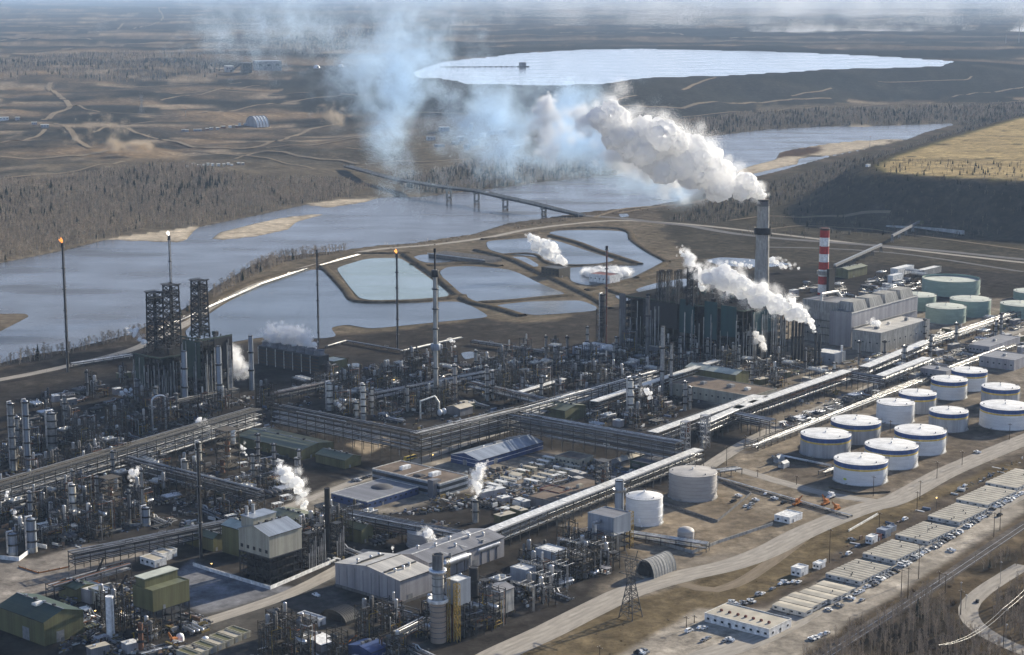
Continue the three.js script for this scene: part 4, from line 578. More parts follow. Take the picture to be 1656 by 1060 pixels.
// ---------------------------------------------------------------- the works: tanks
const banded = (where, ...a) => tank('blue-banded white storage tank ' + where, ...a);
banded('nearest the road junction, a yellow mark low on its wall', 1349, 1433, 732, 787, { band: 1, mark: 1, hoops: 1, group: 'blue-banded tanks' });
banded('directly behind the tank at the road junction', 1399, 1482, 709, 761, { band: 1, hoops: 1, group: 'blue-banded tanks' });
banded('with pale wall, farthest right of the front diagonal of three', 1447, 1527, 686, 738, { band: 1, hoops: 1, group: 'blue-banded tanks' });
banded('with streaked grey wall, leftmost of the tank farm', 1295, 1374, 692, 742, { band: 1, hoops: 1, shell: M.tankStreaked, group: 'blue-banded tanks' });
banded('with streaked grey wall, behind the leftmost tank', 1344, 1422, 671, 720, { band: 1, hoops: 1, shell: M.tankStreaked, group: 'blue-banded tanks' });
tank('plain white storage tank without a band amid the blue-banded tanks', 1418, 1477, 644, 687, { hoops: 1 });
banded('with streaked wall, right behind the plain white tank', 1454, 1512, 629, 670, { band: 1, hoops: 1, shell: M.tankStreaked, group: 'blue-banded tanks' });
banded('with dark streaked wall, standing alone on a round footing', 1503, 1563, 657, 700, { band: 1, hoops: 1, shell: M.tankStreaked, group: 'blue-banded tanks' });
banded('cut by the right edge of the picture, largest', 1586, 1663, 647, 697, { band: 1, hoops: 1, group: 'blue-banded tanks' });
banded('with pale wall, second from the back of the row', 1506, 1562, 607, 648, { band: 1, hoops: 1, group: 'blue-banded tanks' });
banded('small in the right-hand row, behind the largest tank', 1588, 1646, 619, 662, { band: 1, hoops: 1, shell: M.tankStreaked, group: 'blue-banded tanks' });
banded('farthest back of the tank farm', 1539, 1594, 593, 634, { band: 1, hoops: 1, group: 'blue-banded tanks' });
tank('big grey storage tank with open sunken roof beside the long pipe rack', 1082, 1158, 753, 813, { shell: M.tankGrey, roof: M.roofGrey, rise: 1.6, hoops: 7 });
tank('white domed tank beside the grey boiler tower', 1012, 1071, 794, 853, { rise: 2.6, hoops: 3 });
tank('grey low tank behind the long dark-roofed hall', 659, 723, 849, 890, { shell: M.tankGrey, roof: M.roofGrey, rise: 0.8, hoops: 4 });
const green = { shell: M.tankGreen, roof: M.roofGreen, hoops: 2, rim: M.conc, group: 'pale green tanks' };
tank('largest pale green tank with sunken open top', 1493, 1582, 443, 481, { ...green, open: true, sunk: 2.5 });
tank('pale green tank with green roof in front of the largest one', 1454, 1512, 472, 504, { ...green, roof: M.roofGreen });
tank('pale green tank half hidden by the grey power house', 1443, 1476, 484, 515, { ...green });
tank('pale green tank nearest the power house steam', 1498, 1560, 490, 525, { ...green });
tank('pale green tank with a sloping duct on its right side', 1537, 1600, 478, 514, { ...green });
tank('pale green tank at the right edge, nearer of two', 1619, 1680, 486, 517, { ...green });
tank('pale green tank at the right edge, farther of two', 1641, 1700, 466, 488, { ...green });

// ---------------------------------------------------------------- chimneys and flares
taper('main_chimney', 'tallest grey concrete chimney with dark gallery, white plume leaving its top', 'chimney', 1230, 528, 323, 27, 18, { rings: [0.73], ringMat: M.black, ringW: 2.2, ringH: 7, bands: [[0, 0.95, M.conc, 'shaft'], [0.95, 1, M.concDark, 'top_band']], seg: 36 });
{ const b = [0, 0.13, 0.25, 0.37, 0.49, 0.61, 0.71, 0.81, 0.915, 1].map((v) => v * 1), out = [];
  const y = [540, 484, 473, 459.5, 446.5, 435.5, 423.5, 410.5, 398, 384, 372.5, 369], u = upright(1329, 540, 369, 18), names = [['grey_base', M.conc], ['red_band', M.red], ['white_band', M.white], ['red_band', M.red], ['white_band', M.white], ['red_band', M.red], ['white_band', M.white], ['red_band', M.red], ['white_band', M.white], ['red_band', M.red], ['dark_top', M.redDark]];
  names.forEach(([n, m], k) => out.push([heightFor(u.p, y[k]) / u.h, k === names.length - 1 ? 1 : heightFor(u.p, y[k + 1]) / u.h, m, n])); out[0][0] = 0;
  taper('striped_chimney', 'red and white striped chimney beside the grey power house', 'chimney', 1329, 540, 369, 18, 14.5, { bands: out, rings: [heightFor(u.p, 444) / u.h], ringMat: M.conc, ringW: 1.6, ringH: 4 }); }
flare('dark flare stack burning orange at the left edge by the river', 109.5, 602, 101.5, 393, 3.2, { flame: 2.4, rings: 6, glow: 1.0, fire: [1, 0.3, 0.06] });
flare('pale flare stack with white tip behind the left derricks', 279, 560, 273, 381, 3, { m: M.dull, flame: 2.2, rings: 5, fire: [1, 0.95, 0.85] });
flare('thin dark flare stack without flame behind the cooling tower', 515, 562, 514, 404, 2.2, { rings: 6 });
flare('dark flare stack burning orange above the pale green pond', 643, 565, 642, 410, 2.8, { flame: 2.2, rings: 6, m: M.dark, glow: 1.1, fire: [1, 0.36, 0.08] });
{ const u = upright(705, 660, 402, 7.5), t = thing('flare_stack', 'thickest flare stack, grey with a thin dark mast on top, centre', 'flare stack', u.p, GRID, 'flare stacks above the works'), h1 = u.h * 0.87; part('shaft', t, M.conc, (b) => b.cyl(V(0, 0, 0), V(0, h1, 0), u.r, 16, u.r * 0.9)); part('mast', t, M.black, (b) => b.cyl(V(0, h1, 0), V(0, u.h, 0), 0.75, 8)); part('mast_head', t, M.black, (b) => b.cyl(V(0, u.h - 3, 0), V(0, u.h, 0), 1.1, 8)); part('top_gallery', t, M.black, (b) => ringGeo(b, h1 - 6, u.r * 0.9, 1.4, 5.5, 14)); part('blue_collar', t, M.blueRoof, (b) => ringGeo(b, heightFor(u.p, 566), u.r * 0.95, 2.2, 5, 14)); for (let k = 1; k < 7; k++) part('platform', t, M.frame, (b) => ringGeo(b, h1 * k / 7, u.r * 0.95, 1, 1, 14)); part('ladder', t, M.frame, (b) => lattice(b, 1.1, 1.1, 0, h1, 30, 0.12, u.r + 1.2, 0)); }
flare('red and dark flare stack above the settling basin', 980, 556, 981, 398, 3, { rings: 5, m: M.redDark });
flare('black slender flare stack among the left front units', 325, 903, 322, 716, 4.2, { rings: 3, m: M.black, guys: false });
for (const [px, yb, yt, w, l, m] of [[300, 660, 568, 9, 'pale blue-grey flue stack at the right corner of the left coker', M.blueRoof], [355.5, 658, 560, 8, 'pale blue-grey flue stack beside the second coker block', M.blueRoof], [407, 631, 543, 8, 'pale blue-grey flue stack standing alone left of the cooling tower', M.blueRoof], [1070.5, 641, 528, 7, 'taller of two slim steel flue stacks before the middle units', M.dull], [1085, 641, 556, 5, 'shorter of two slim steel flue stacks before the middle units', M.dull], [1046.5, 580, 480, 7, 'grey square-looking stack at the left end of the third coker', M.concDark], [530.5, 890, 790, 9.5, 'dark chimney behind the cream boiler house', M.black], [766, 992, 918, 16, 'black fat stack right of the ringed boiler stack', M.black], [228, 1056, 1008, 8, 'red-brown rusty stack at the bottom left yard', M.rust], [179, 1034, 965, 13, 'pale blue-white round silo beside the crane at bottom left', M.white]])
  taper('flue_stack', l, 'stack', px, yb, yt, w, w * 0.94, { m, rings: px === 179 ? [] : [0.35, 0.68], ringW: 0.9, capMat: m === M.white ? M.white : M.black });
{ const g = { m: M.dark, rings: [0.5], ringW: 0.7, group: 'thin dark stacks left of the power house' }; [[1281, 581, 514], [1286.5, 582, 512], [1292, 583, 510], [1297, 584, 508], [1318, 597, 538], [1324.5, 597, 540]].forEach(([x, a, b], k) => taper('flue_stack', ['thin dark stack, leftmost of the clustered four', 'thin dark stack, second of the clustered four', 'thin dark stack, third of the clustered four', 'thin dark stack, rightmost of the clustered four', 'thin dark stack giving off the low white plume', 'thin dark stack right of the one giving off the low plume'][k], 'stack', x, a, b, 4.6, 4.2, g)); }
// ringed boiler stack in front: wide foot, collar, narrow top
{ const u = upright(709, 1038, 897, 25), t = thing('boiler_stack', 'brown-grey ringed stack with white collar at the corner of the grey hall', 'stack', u.p, 0), r = u.r, h = u.h, k = 0.475;
  part('lower_shaft', t, M.brick, (b) => b.cyl(V(0, 0, 0), V(0, h * k, 0), r, 28)); part('collar', t, M.white, (b) => b.lathe(0, h * k - 1.2, 0, [[r, 0], [r * 1.32, 0.6], [r * 1.32, 2.4], [r * 1.25, 2.4], [r * 0.75, 0.7]], 28));
  part('upper_shaft', t, M.conc, (b) => b.cyl(V(0, h * k, 0), V(0, h * 0.83, 0), r * 0.74, 26)); part('upper_collar', t, M.alu, (b) => b.lathe(0, h * 0.78, 0, [[r * 0.75, 0], [r * 1.15, 0.4], [r * 1.15, 2.6], [r * 0.7, 2.6]], 24)); part('crown', t, M.concDark, (b) => b.lathe(0, h * 0.83, 0, [[r * 0.72, 0], [r * 0.72, h * 0.17], [r * 0.62, h * 0.17], [r * 0.62, h * 0.12], [0.01, h * 0.12]], 26));
  for (let j = 1; j < 8; j++) part('hoop', t, M.concDark, (b) => ringGeo(b, h * k * j / 8, r * 0.99, 0.28, 0.35, 26)); for (let j = 1; j < 4; j++) part('hoop', t, M.concDark, (b) => ringGeo(b, h * (k + 0.085 * j), r * 0.73, 0.28, 0.35, 26));
  part('ladder', t, M.yellowSteel, (b) => lattice(b, 1.6, 1.6, 0, h * 0.95, 16, 0.14, r + 1.4, 0.5)); }

// ---------------------------------------------------------------- cokers with drilling derricks
function derrick(t, x, z, y0, w, h, o = {}) {
  part('derrick', t, M.black, (b) => { lattice(b, w, w * 0.86, y0, y0 + h, o.slim ? 6 : o.n ?? 9, o.slim ? 0.3 : 0.8, x, z); });
  for (const k of o.slim ? [0.97] : [0.45, 0.86, 1]) part('derrick_platform', t, M.black, (b) => { const s = w * (1.0 + (k === 1 ? 0.14 : 0.03)); b.box(x, y0 + h * k, z, s, 0.25, s); for (const q of [-1, 1]) { b.box(x, y0 + h * k + 1.1, z + q * s / 2, s, 0.1, 0.1); b.box(x + q * s / 2, y0 + h * k + 1.1, z, 0.1, 0.1, s); b.box(x, y0 + h * k + 0.5, z + q * s / 2, s, 0.5, 0.06); } for (let i = -2; i <= 2; i++) b.box(x + i * s / 5, y0 + h * k + 0.2, z + s / 2, 0.12, 1, 0.12); });
  part('drill_stem', t, M.grey, (b) => { b.cyl(V(x - w * 0.15, y0, z), V(x - w * 0.15, y0 + h * 0.95, z), 0.25, 6); b.cyl(V(x + w * 0.2, y0, z), V(x + w * 0.2, y0 + h * 0.95, z), 0.2, 6); });
}
function cokerBlock(label, N, Rr, L, yTop, o = {}) {
  const { p, a, b: bb, c } = footing(N, Rr, L), h = heightFor(p, yTop), t = thing('coker', label, 'coker unit', c, GRID), X = a / 2, Z = bb / 2, r = rng(Math.round(N[0]));
  const nx = Math.max(3, Math.round(a / 7)), nz_ = Math.max(2, Math.round(bb / 7)), pg = new MB().box(0, 0, 0, 0.7, h, 0.7).geo();
  for (let i = 0; i <= nx; i++) for (const s of [-1, 1]) part('post', t, M.dark, pg).position.set(-X + a * i / nx, 0, s * Z);
  for (let j = 1; j < nz_; j++) for (const s of [-1, 1]) part('post', t, M.dark, pg).position.set(s * X, 0, -Z + bb * j / nz_);
  for (let y = 6; y < h + 0.1; y += 6.2) part('floor_deck', t, M.rubber, (b) => { b.box(0, y - 0.5, 0, a + 0.4, 0.5, bb + 0.4); for (const s of [-1, 1]) { b.box(0, y + 1.0, s * Z, a, 0.1, 0.1); b.box(s * X, y + 1, 0, 0.1, 0.1, bb); } });
  for (let k = 0; k < (o.drums ?? 4); k++) part('coke_drum', t, M.concDark, (b) => { const x = -X + a * (k + 0.5) / (o.drums ?? 4); b.lathe(x, h * 0.2, 0, [[1, 0], [Math.min(4.2, bb * 0.35), h * 0.12], [Math.min(4.2, bb * 0.35), h * 0.7], [0.01, h * 0.78]], 16); });
  for (let k = 0; k < (o.risers ?? 36); k++) part('riser_pipe', t, pick(r, [M.dull, M.alu, M.conc, M.grey, M.conc, M.dull]), (b) => { const f = r() < 0.6, x = f ? lerp(-X, X, r()) : -X - 0.7, z = f ? Z + 0.7 : lerp(-Z, Z, r()); b.cyl(V(x, 1, z), V(x, h * (0.55 + 0.42 * r()), z), 0.25 + 0.3 * r(), 7); });
  for (const [f, k0, k1, y0, y1, m] of o.panels ?? []) part('cladding_panel', t, m, (b) => f === 'A' ? b.box(lerp(-X, X, (k0 + k1) / 2), h * y0, Z + 0.25, a * (k1 - k0), h * (y1 - y0), 0.3) : b.box(-X - 0.25, h * y0, lerp(-Z, Z, (k0 + k1) / 2), 0.3, h * (y1 - y0), bb * (k1 - k0)));
  for (let k = 0; k < a * bb / 160; k++) part('roof_unit', t, pick(r, [M.dark, M.black, M.dark, M.frame, M.teal]), (b) => { const x = lerp(-X, X, 0.1 + 0.8 * r()), z = lerp(-Z, Z, 0.1 + 0.8 * r()), q = 2 + 4 * r(); r() < 0.5 ? b.box(x, h, z, q, 1.5 + 5 * r(), q * 0.8) : lattice(b, q, q * 0.8, h, h + 4 + 6 * r(), 3, 0.25, x, z); });
  part('top_beam', t, M.greenClad, (b) => { b.box(0, h + 0.1, Z, a + 1, 1.2, 0.6); b.box(-X, h + 0.1, 0, 0.6, 1.2, bb + 1); });
  for (const d of o.derricks ?? []) { const q = G(d[0], d[1], h), l = q.sub(V(c.x, h, c.z)), x = l.dot(AX), z = l.dot(BX); derrick(t, clamp(x, -X, X), clamp(z, -Z, Z), h, d[3] / perMetre(V(c.x, h, c.z)), heightFor(V(c.x, 0, c.z), d[2]) - h, d[4] ?? {}); }
  return t;
}
cokerBlock('left coker block carrying two tall lattice derricks joined at the top', [262, 652], [306, 634], [230, 640], 582, { drums: 2, derricks: [[244, 565, 477, 20, { n: 11 }], [279, 563, 468, 20, { n: 11 }]], panels: [['B', 0.05, 0.4, 0.05, 0.98, M.greenClad], ['A', 0.72, 1, 0.3, 1, M.black]] });
cokerBlock('second coker block carrying one lattice derrick with a wide platform', [330, 655], [360, 641], [306, 645], 552, { drums: 2, derricks: [[324, 545, 453, 20, { n: 11 }]], panels: [['B', 0.1, 0.9, 0.4, 0.98, M.greenClad], ['A', 0.4, 1, 0.5, 1, M.black]] });
{ const p = G(262, 466, 90); p.y = 0; const q = V(0, 0, 0); const t = thing('derrick_bridge', 'dark catwalk joining the tops of the twin left derricks', 'catwalk', G(248, 640), GRID); const h0 = heightFor(t.position, 484); part('deck', t, M.dark, (b) => { b.box(9, h0, 0, 22, 0.5, 2); b.box(9, h0 + 1.2, 1, 22, 0.12, 0.12); b.box(9, h0 + 1.2, -1, 22, 0.12, 0.12); }); part('rail_post', t, M.dark, (b) => { for (let x = -2; x <= 20; x += 2) for (const s of [-1, 1]) b.box(x, h0 + 0.5, s, 0.1, 0.8, 0.1); }); }
cokerBlock('third coker, long dark block with teal panels behind the middle units', [1200, 590], [1252, 566], [1050, 548], 505, { drums: 6, risers: 60, derricks: [[1057, 489, 436, 6, { n: 9, slim: 1 }], [1064, 489, 433, 6, { n: 9, slim: 1 }], [1073, 490, 434, 6, { n: 9, slim: 1 }], [1080, 490, 431, 6, { n: 9, slim: 1 }], [1089, 492, 432, 6, { n: 9, slim: 1 }], [1096, 492, 429, 6, { n: 9, slim: 1 }], [1119, 494, 424, 12, { n: 9 }]], panels: [['B', 0.0, 0.05, 0.0, 1.06, M.concDark], ['B', 0.5, 0.62, 0.45, 1.1, M.teal], ['B', 0.7, 0.8, 0.4, 1.12, M.teal], ['B', 0.83, 0.95, 0.5, 1.08, M.teal], ['B', 0.2, 0.48, 0.5, 0.98, M.black], ['A', 0.2, 0.7, 0.5, 0.95, M.teal]] });

// ---------------------------------------------------------------- cooling tower, power house, halls
{ const { p, a, b: bb, c } = footing([516, 607], [524, 602], [434, 585]), h = heightFor(p, 571), t = thing('cooling_tower', 'long dark cooling tower with seven fan stacks steaming, left of centre', 'cooling tower', c, GRID), X = a / 2, Z = bb / 2;
  part('louvre_wall', t, M.dark, (b) => { b.box(0, 0, 0, a, h * 0.82, bb); }); part('deck', t, M.concDark, (b) => b.box(0, h * 0.82, 0, a + 0.6, 0.5, bb + 0.6));
  for (let k = 0; k < 7; k++) { const z = -Z + bb * (k + 0.5) / 7, rr = Math.min(a, bb / 7) * 0.44; part('fan_stack', t, M.cladDark, (b) => b.lathe(0, h * 0.82 + 0.5, z, [[rr * 1.05, 0], [rr * 0.9, h * 0.1], [rr, h * 0.2], [rr * 0.9, h * 0.2], [rr * 0.85, h * 0.06], [0.01, h * 0.06]], 20)); part('riser', t, M.lid, (b) => b.box(-X - 0.35, 0, -Z + bb * k / 7 + 0.6, 0.5, h * 0.8, 0.5)); for (let j = 0; j < 5; j++) part('louvre', t, M.wood, (b) => b.box(-X - 0.2, h * 0.08 + j * h * 0.14, z, 0.35, h * 0.05, bb / 7 - 1.2)); } }
building('olive_building', 'small olive building right behind the cooling tower', 'building', [540, 603], [556, 597], [521, 598], 586, { wall: M.olive, roof: M.roofGreen, winB: 2 });
// power house: long hall with three roof monitors, boiler block to its left
building('power_house', 'big grey power house with slanted roof monitors beside the striped chimney', 'power house', [1376, 562], [1452, 527], [1352, 554], 507, { wall: M.clad, roof: M.cladDark, trim: M.conc, base: 0, winA: 8, winY: [5, 10], doors: [['A', 0.2, 4, 5]], more: (t, X, Z, h, a, bb) => {
  for (let k = 0; k < 4; k++) part('roof_monitor', t, M.conc, (b) => { const x0 = -X + a * (0.06 + 0.235 * k), x1 = x0 + a * 0.2, y = h, H = 9; b.quad(V(x0, y, Z - 2), V(x1, y, Z - 2), V(x1 - 2, y + H, Z - 5), V(x0 + 2, y + H, Z - 5)).quad(V(x1, y, Z - 2), V(x1, y, -Z + 2), V(x1 - 2, y + H, -Z + 5), V(x1 - 2, y + H, Z - 5)).quad(V(x0, y, -Z + 2), V(x0, y, Z - 2), V(x0 + 2, y + H, Z - 5), V(x0 + 2, y + H, -Z + 5)).quad(V(x0 + 2, y + H, Z - 5), V(x1 - 2, y + H, Z - 5), V(x1 - 2, y + H, -Z + 5), V(x0 + 2, y + H, -Z + 5)).quad(V(x1, y, -Z + 2), V(x0, y, -Z + 2), V(x0 + 2, y + H, -Z + 5), V(x1 - 2, y + H, -Z + 5)); });
  part('cornice', t, M.lid, (b) => b.box(0, h - 0.3, Z + 0.2, a + 0.6, 0.9, 0.5)); part('eave_duct', t, M.conc, (b) => b.box(0, h * 0.55, Z + 0.6, a * 0.96, 0.8, 0.9)); } });
building('boiler_block', 'tall grey boiler block at the left end of the power house', 'building', [1352, 557], [1375, 548], [1313, 545], 491, { wall: M.conc, roof: M.cladDark, winB: 3, winY: [8, 16], more: (t, X, Z, h, a, bb) => { part('flue_duct', t, M.lid, (b) => b.pipe([V(-X + 3, h, 0), V(-X + 3, h + 7, 0), V(X - 2, h + 6, 0), V(X + 4, h - 1, 2)], 1.4, 10)); part('side_tower', t, M.cladDark, (b) => b.box(-X + 6, 0, Z + 3, 9, h * 0.86, 5)); part('service_deck', t, M.frame, (b) => { for (const y of [8, 15, 22]) b.box(-X - 1, y, 0, 1.6, 0.25, bb); }); } });
building('dark_duct', 'dark square duct tower against the right of the striped chimney', 'duct', [1338, 545], [1344, 542], [1336, 544], 437, { wall: M.black, roof: M.black, doors: [] });
building('annex', 'low grey annex with flat roof in front of the power house', 'annex', [1424, 572], [1480, 545], [1390, 562], 540, { wall: M.conc, roof: M.roofLight, winA: 9, winB: 4, roofBoxes: [[0.2, 0.5, 4, 2, 4, M.grey], [0.5, 0.4, 3, 2, 3, M.alu], [0.8, 0.5, 3, 3, 3, M.grey]] });
building('olive_building', 'olive shed at the foot of the dark hillside behind the striped chimney', 'shed', [1372, 451], [1395, 443], [1359, 447], 437, { wall: M.olive, roof: M.oliveRoof, gable: 2 });
building('white_building', 'white long shed behind the largest green tank', 'shed', [1452, 447], [1472, 440], [1447, 444], 436, { wall: M.white, roof: M.lid });
building('white_building', 'white shed left of the largest green tank on pipes', 'shed', [1444, 458], [1455, 453], [1440, 456], 447, { wall: M.white, roof: M.lid });
building('white_building', 'pale long roof directly behind the largest green tank', 'shed', [1495, 447], [1521, 440], [1490, 444], 438, { wall: M.conc, roof: M.lid });
building('white_shed', 'small pale blue shed below the dark stacks', 'shed', [1350, 592], [1362, 586], [1326, 584], 574, { wall: M.blueRoof, roof: M.lid, winB: 2 });
taper('small_chimney', 'small white chimney at the pale blue shed', 'chimney', 1361, 588, 559, 4, 3.6, { m: M.white, rings: [], capMat: M.white });
// front halls
building('grey_hall', 'big pale grey hall with low gable roof and ridge vents, bottom centre', 'hall', [647, 979], [692, 957], [538, 950], 940, { wall: M.clad, roof: M.roofLight, gable: 3.5, winB: 0, doors: [['A', 0.3, 4, 4.5]], trim: M.dark, vents: [[0.2, 0.25, 1], [0.5, 0.3, 1], [0.75, 0.3, 1], [0.25, 0.8, 1], [0.5, 0.8, 1], [0.72, 0.78, 1]], roofBoxes: [[0.45, 0.32, 22, 0.8, 1.2, M.dark], [0.5, 0.75, 26, 0.8, 1.2, M.dark]], more: (t, X, Z, h, a, bb) => { for (let k = 0; k < 8; k++) part('downpipe', t, M.cladDark, (b) => b.box(-X - 0.1, 0, -Z + bb * (k + 0.5) / 8, 0.2, h, 0.25)); part('plinth', t, M.concDark, (b) => b.box(0, 0, 0, a + 0.8, 1.6, bb + 0.8)); } });
building('turbine_hall', 'long dark-grey roofed hall behind the pale grey hall', 'hall', [694, 944], [822, 902], [642, 928], 911, { wall: M.clad, roof: M.cladDark, gable: 2.5, trim: M.lid, doors: [['A', 0.6, 4, 4.5]], vents: [[0.2, 0.2, 1.1], [0.3, 0.5, 1.1], [0.45, 0.75, 1.1], [0.55, 0.35, 1.1], [0.7, 0.6, 1.1], [0.85, 0.7, 1.1]], more: (t, X, Z, h, a, bb) => { for (let k = 1; k < 4; k++) part('roof_seam', t, M.lid, (b) => b.box(-X + a * k / 4, h + 1.35, bb * 0.25, 0.4, 0.2, bb * 0.5)); } });
for (const [x, l] of [[0, 'left of two'], [1, 'right of two']]) { const u = upright(735 + x * 52, 930 - x * 22, 902 - x * 20, 14), t = thing('silencer', 'shiny horizontal steel duct with curved ends beside the turbine hall, ' + l, 'duct', u.p, GRID); part('shell', t, M.alu, (b) => { b.cyl(V(-9, 9, 0), V(9, 9, 0), 2.6, 16); b.ball(-9, 9, 0, 2.6, 1, 12); b.ball(9, 9, 0, 2.6, 1, 12); }); part('elbow', t, M.alu, (b) => b.pipe([V(9, 9, 0), V(13, 9, 0), V(13, 1, 0)], 1.5, 12)); part('support', t, M.frame, (b) => { for (const i of [-7, 0, 7]) for (const j of [-2, 2]) b.box(i, 0, j, 0.4, 8, 0.4); }); part('vent_pipe', t, M.dull, (b) => b.pipe([V(-4, 11, 0), V(-4, 14, 0)], 0.9, 10)); }
building('boiler_house', 'cream boiler house with pale stepped roof on a dark steel base', 'boiler house', [437, 948], [479, 928], [388, 933], 868, { wall: M.cream, roof: M.blueRoof, base: 16.5, legs: true, gable: 4, trim: M.dark, doors: [], more: (t, X, Z, h, a, bb) => { part('penthouse', t, M.cream, (b) => b.box(-X * 0.2, h + 1, -Z + bb * 0.24, a * 0.7, 6.5, bb * 0.4)); part('penthouse_roof', t, M.blueRoof, (b) => b.box(-X * 0.2, h + 7.5, -Z + bb * 0.24, a * 0.7 + 1, 0.4, bb * 0.4 + 1)); part('boiler_drum', t, M.black, (b) => { b.box(0, 1, 0, a * 0.72, 14, bb * 0.72); for (let k = 0; k < 9; k++) { b.box(-X + a * k / 8, 0, Z - 0.2, 0.3, 16, 0.3); b.box(-X + 0.2, 0, -Z + bb * k / 8, 0.3, 16, 0.3); } }); for (let k = 0; k < 5; k++) part('louvre', t, M.dark, (b) => b.box(-X - 0.08, 19, -Z + bb * (k + 0.5) / 5, 0.16, 2, 2)); for (let k = 0; k < 2; k++) part('chimney', t, M.dull, (b) => b.cyl(V(-X + 4 + 5 * k, h, -Z + 3), V(-X + 4 + 5 * k, h + 13, -Z + 3), 1.1, 12)); part('floor_band', t, M.frame, (b) => { b.box(0, 16.2, Z + 0.2, a + 0.8, 0.5, 0.5); b.box(-X - 0.2, 16.2, 0, 0.5, 0.5, bb + 0.8); }); } });
building('blue_building', 'blue warehouse with pale blue-grey roof and roof units, centre', 'warehouse', [775, 758], [853, 722], [729, 748], 745, { wall: M.blueClad, roof: M.blueRoof, gable: 3.2, trim: M.lid, belts: [[0.45, 0.5, M.white], [0.92, 0.97, M.white]], roofBoxes: [[0.55, 0.4, 8, 1.4, 3, M.dull], [0.75, 0.35, 6, 1.4, 3, M.dull]], doors: [['A', 0.25, 4, 4], ['B', 0.5, 4, 4]], vents: [[0.3, 0.45, 0.7], [0.85, 0.5, 0.7]] });
building('office', 'two-storey banded office with brown gravel roof and white roof units', 'office', [711, 805], [745, 788], [607, 778], 784, { wall: M.blueRoof, roof: M.brownRoof, trim: M.lid, belts: [[0.16, 0.4, M.glass], [0.62, 0.86, M.glass]], roofBoxes: [[0.5, 0.28, 9, 2.4, 3, M.white], [0.5, 0.72, 9, 2.6, 4, M.white], [0.25, 0.6, 5, 1, 7, M.darkRoof], [0.15, 0.9, 4, 1.5, 4, M.cladDark]], more: (t, X, Z, h, a, bb) => { part('stair_tower', t, M.cladDark, (b) => b.box(-X - 1.4, 0, Z - 5, 5, h + 3, 5)); part('roof_seam', t, M.white, (b) => b.box(0, h + 0.22, -2, a * 0.95, 0.2, 0.5)); part('entrance_canopy', t, M.dark, (b) => b.box(-X - 2.5, 3, 2, 5, 0.4, 6)); } });
building('office', 'low office with grey-blue flat roof and a dark dished panel', 'office', [594, 825], [652, 794], [540, 809], 813, { wall: M.blueClad, roof: M.cladDark, trim: M.lid, winA: 10, winB: 5, more: (t, X, Z, h, a, bb) => part('roof_dome', t, M.darkRoof, (b) => b.lathe(X * 0.35, h + 0.1, -Z * 0.1, [[8, 0], [6, 1.1], [3, 1.7], [0.01, 1.9]], 24)) });
building('pentagon_pavilion', 'dark red polygonal roofed pavilion on the flat brown office', 'pavilion', [905, 813], [921, 806], [880, 803], 799, { wall: M.redDark, roof: M.brownRoof, trim: M.redDark, winA: 3 });
building('flat_office', 'flat brown-roofed office with the red polygonal pavilion at its corner', 'office', [900, 828], [975, 793], [862, 815], 814, { wall: M.cladDark, roof: M.brownRoof, trim: M.concDark, winA: 12, roofBoxes: [[0.65, 0.5, 5, 2, 3, M.tan], [0.5, 0.4, 3, 1.4, 3, M.conc]] });
for (const [N, Rr, L, y, l, w, f] of [
  [[487, 745], [521, 727], [396, 717], 729, 'longer olive gable-roofed building left of centre under the pipe rack', M.olive, M.oliveRoof], [[558, 759], [576, 750], [514, 747], 745, 'shorter olive gable-roofed building in front of the longer one', M.olive, M.oliveRoof],
  [[914, 684], [939, 673], [884, 676], 665, 'olive block building behind the middle pipe rack', M.olive, M.oliveRoof], [[1190, 629], [1206, 622], [1124, 611], 607, 'long pale olive building behind the two slim stacks', M.olive, M.roofGreen],
  [[345, 893], [356, 886], [288, 880], 872, 'small olive gable building beside the black slender flare', M.olive, M.oliveRoof], [[400, 905], [420, 893], [360, 893], 860, 'tall olive building behind the cream boiler house', M.olive, M.roofGreen], [[470, 862], [505, 846], [430, 850], 845, 'olive roofed shed above the cream boiler house', M.olive, M.oliveRoof], [[585, 880], [600, 873], [556, 870], 858, 'mustard olive shed behind the dark chimney', M.olive, M.olive]])
  building('olive_building', l, 'building', N, Rr, L, y, { wall: w, roof: f, gable: 2.6, ridge: 'B' });
building('tan_shed', 'small tan gable-roofed shed at the inner corner of the square rack', 'shed', [744, 674], [757, 667], [733, 667], 662, { wall: M.cladDark, roof: M.tan, gable: 2 });
building('long_shed', 'tan-roofed open shed beside the long front rack', 'shed', [1004, 757], [1042, 739], [990, 753], 747, { wall: M.cladDark, roof: M.tan, gable: 1.6 });
building('grey_shed', 'grey-green low building between tan shed and long front rack', 'building', [1050, 765], [1080, 748], [1024, 757], 752, { wall: M.greenClad, roof: M.cladDark });
building('yellow_office', 'pale office with small windows left of the tan shed', 'office', [935, 757], [955, 748], [901, 748], 746, { wall: M.cream, roof: M.brownRoof, winB: 6 });
building('big_flat', 'long beige flat-roofed building with windows, nearer of two behind the slim stacks', 'building', [1215, 661], [1245, 646], [1100, 633], 642, { wall: M.cream, roof: M.brownRoof, winB: 14, winA: 4, roofBoxes: [[0.4, 0.3, 5, 2, 4, M.dull], [0.5, 0.6, 6, 2.4, 5, M.dull], [0.5, 0.8, 5, 2, 4, M.lid]] });
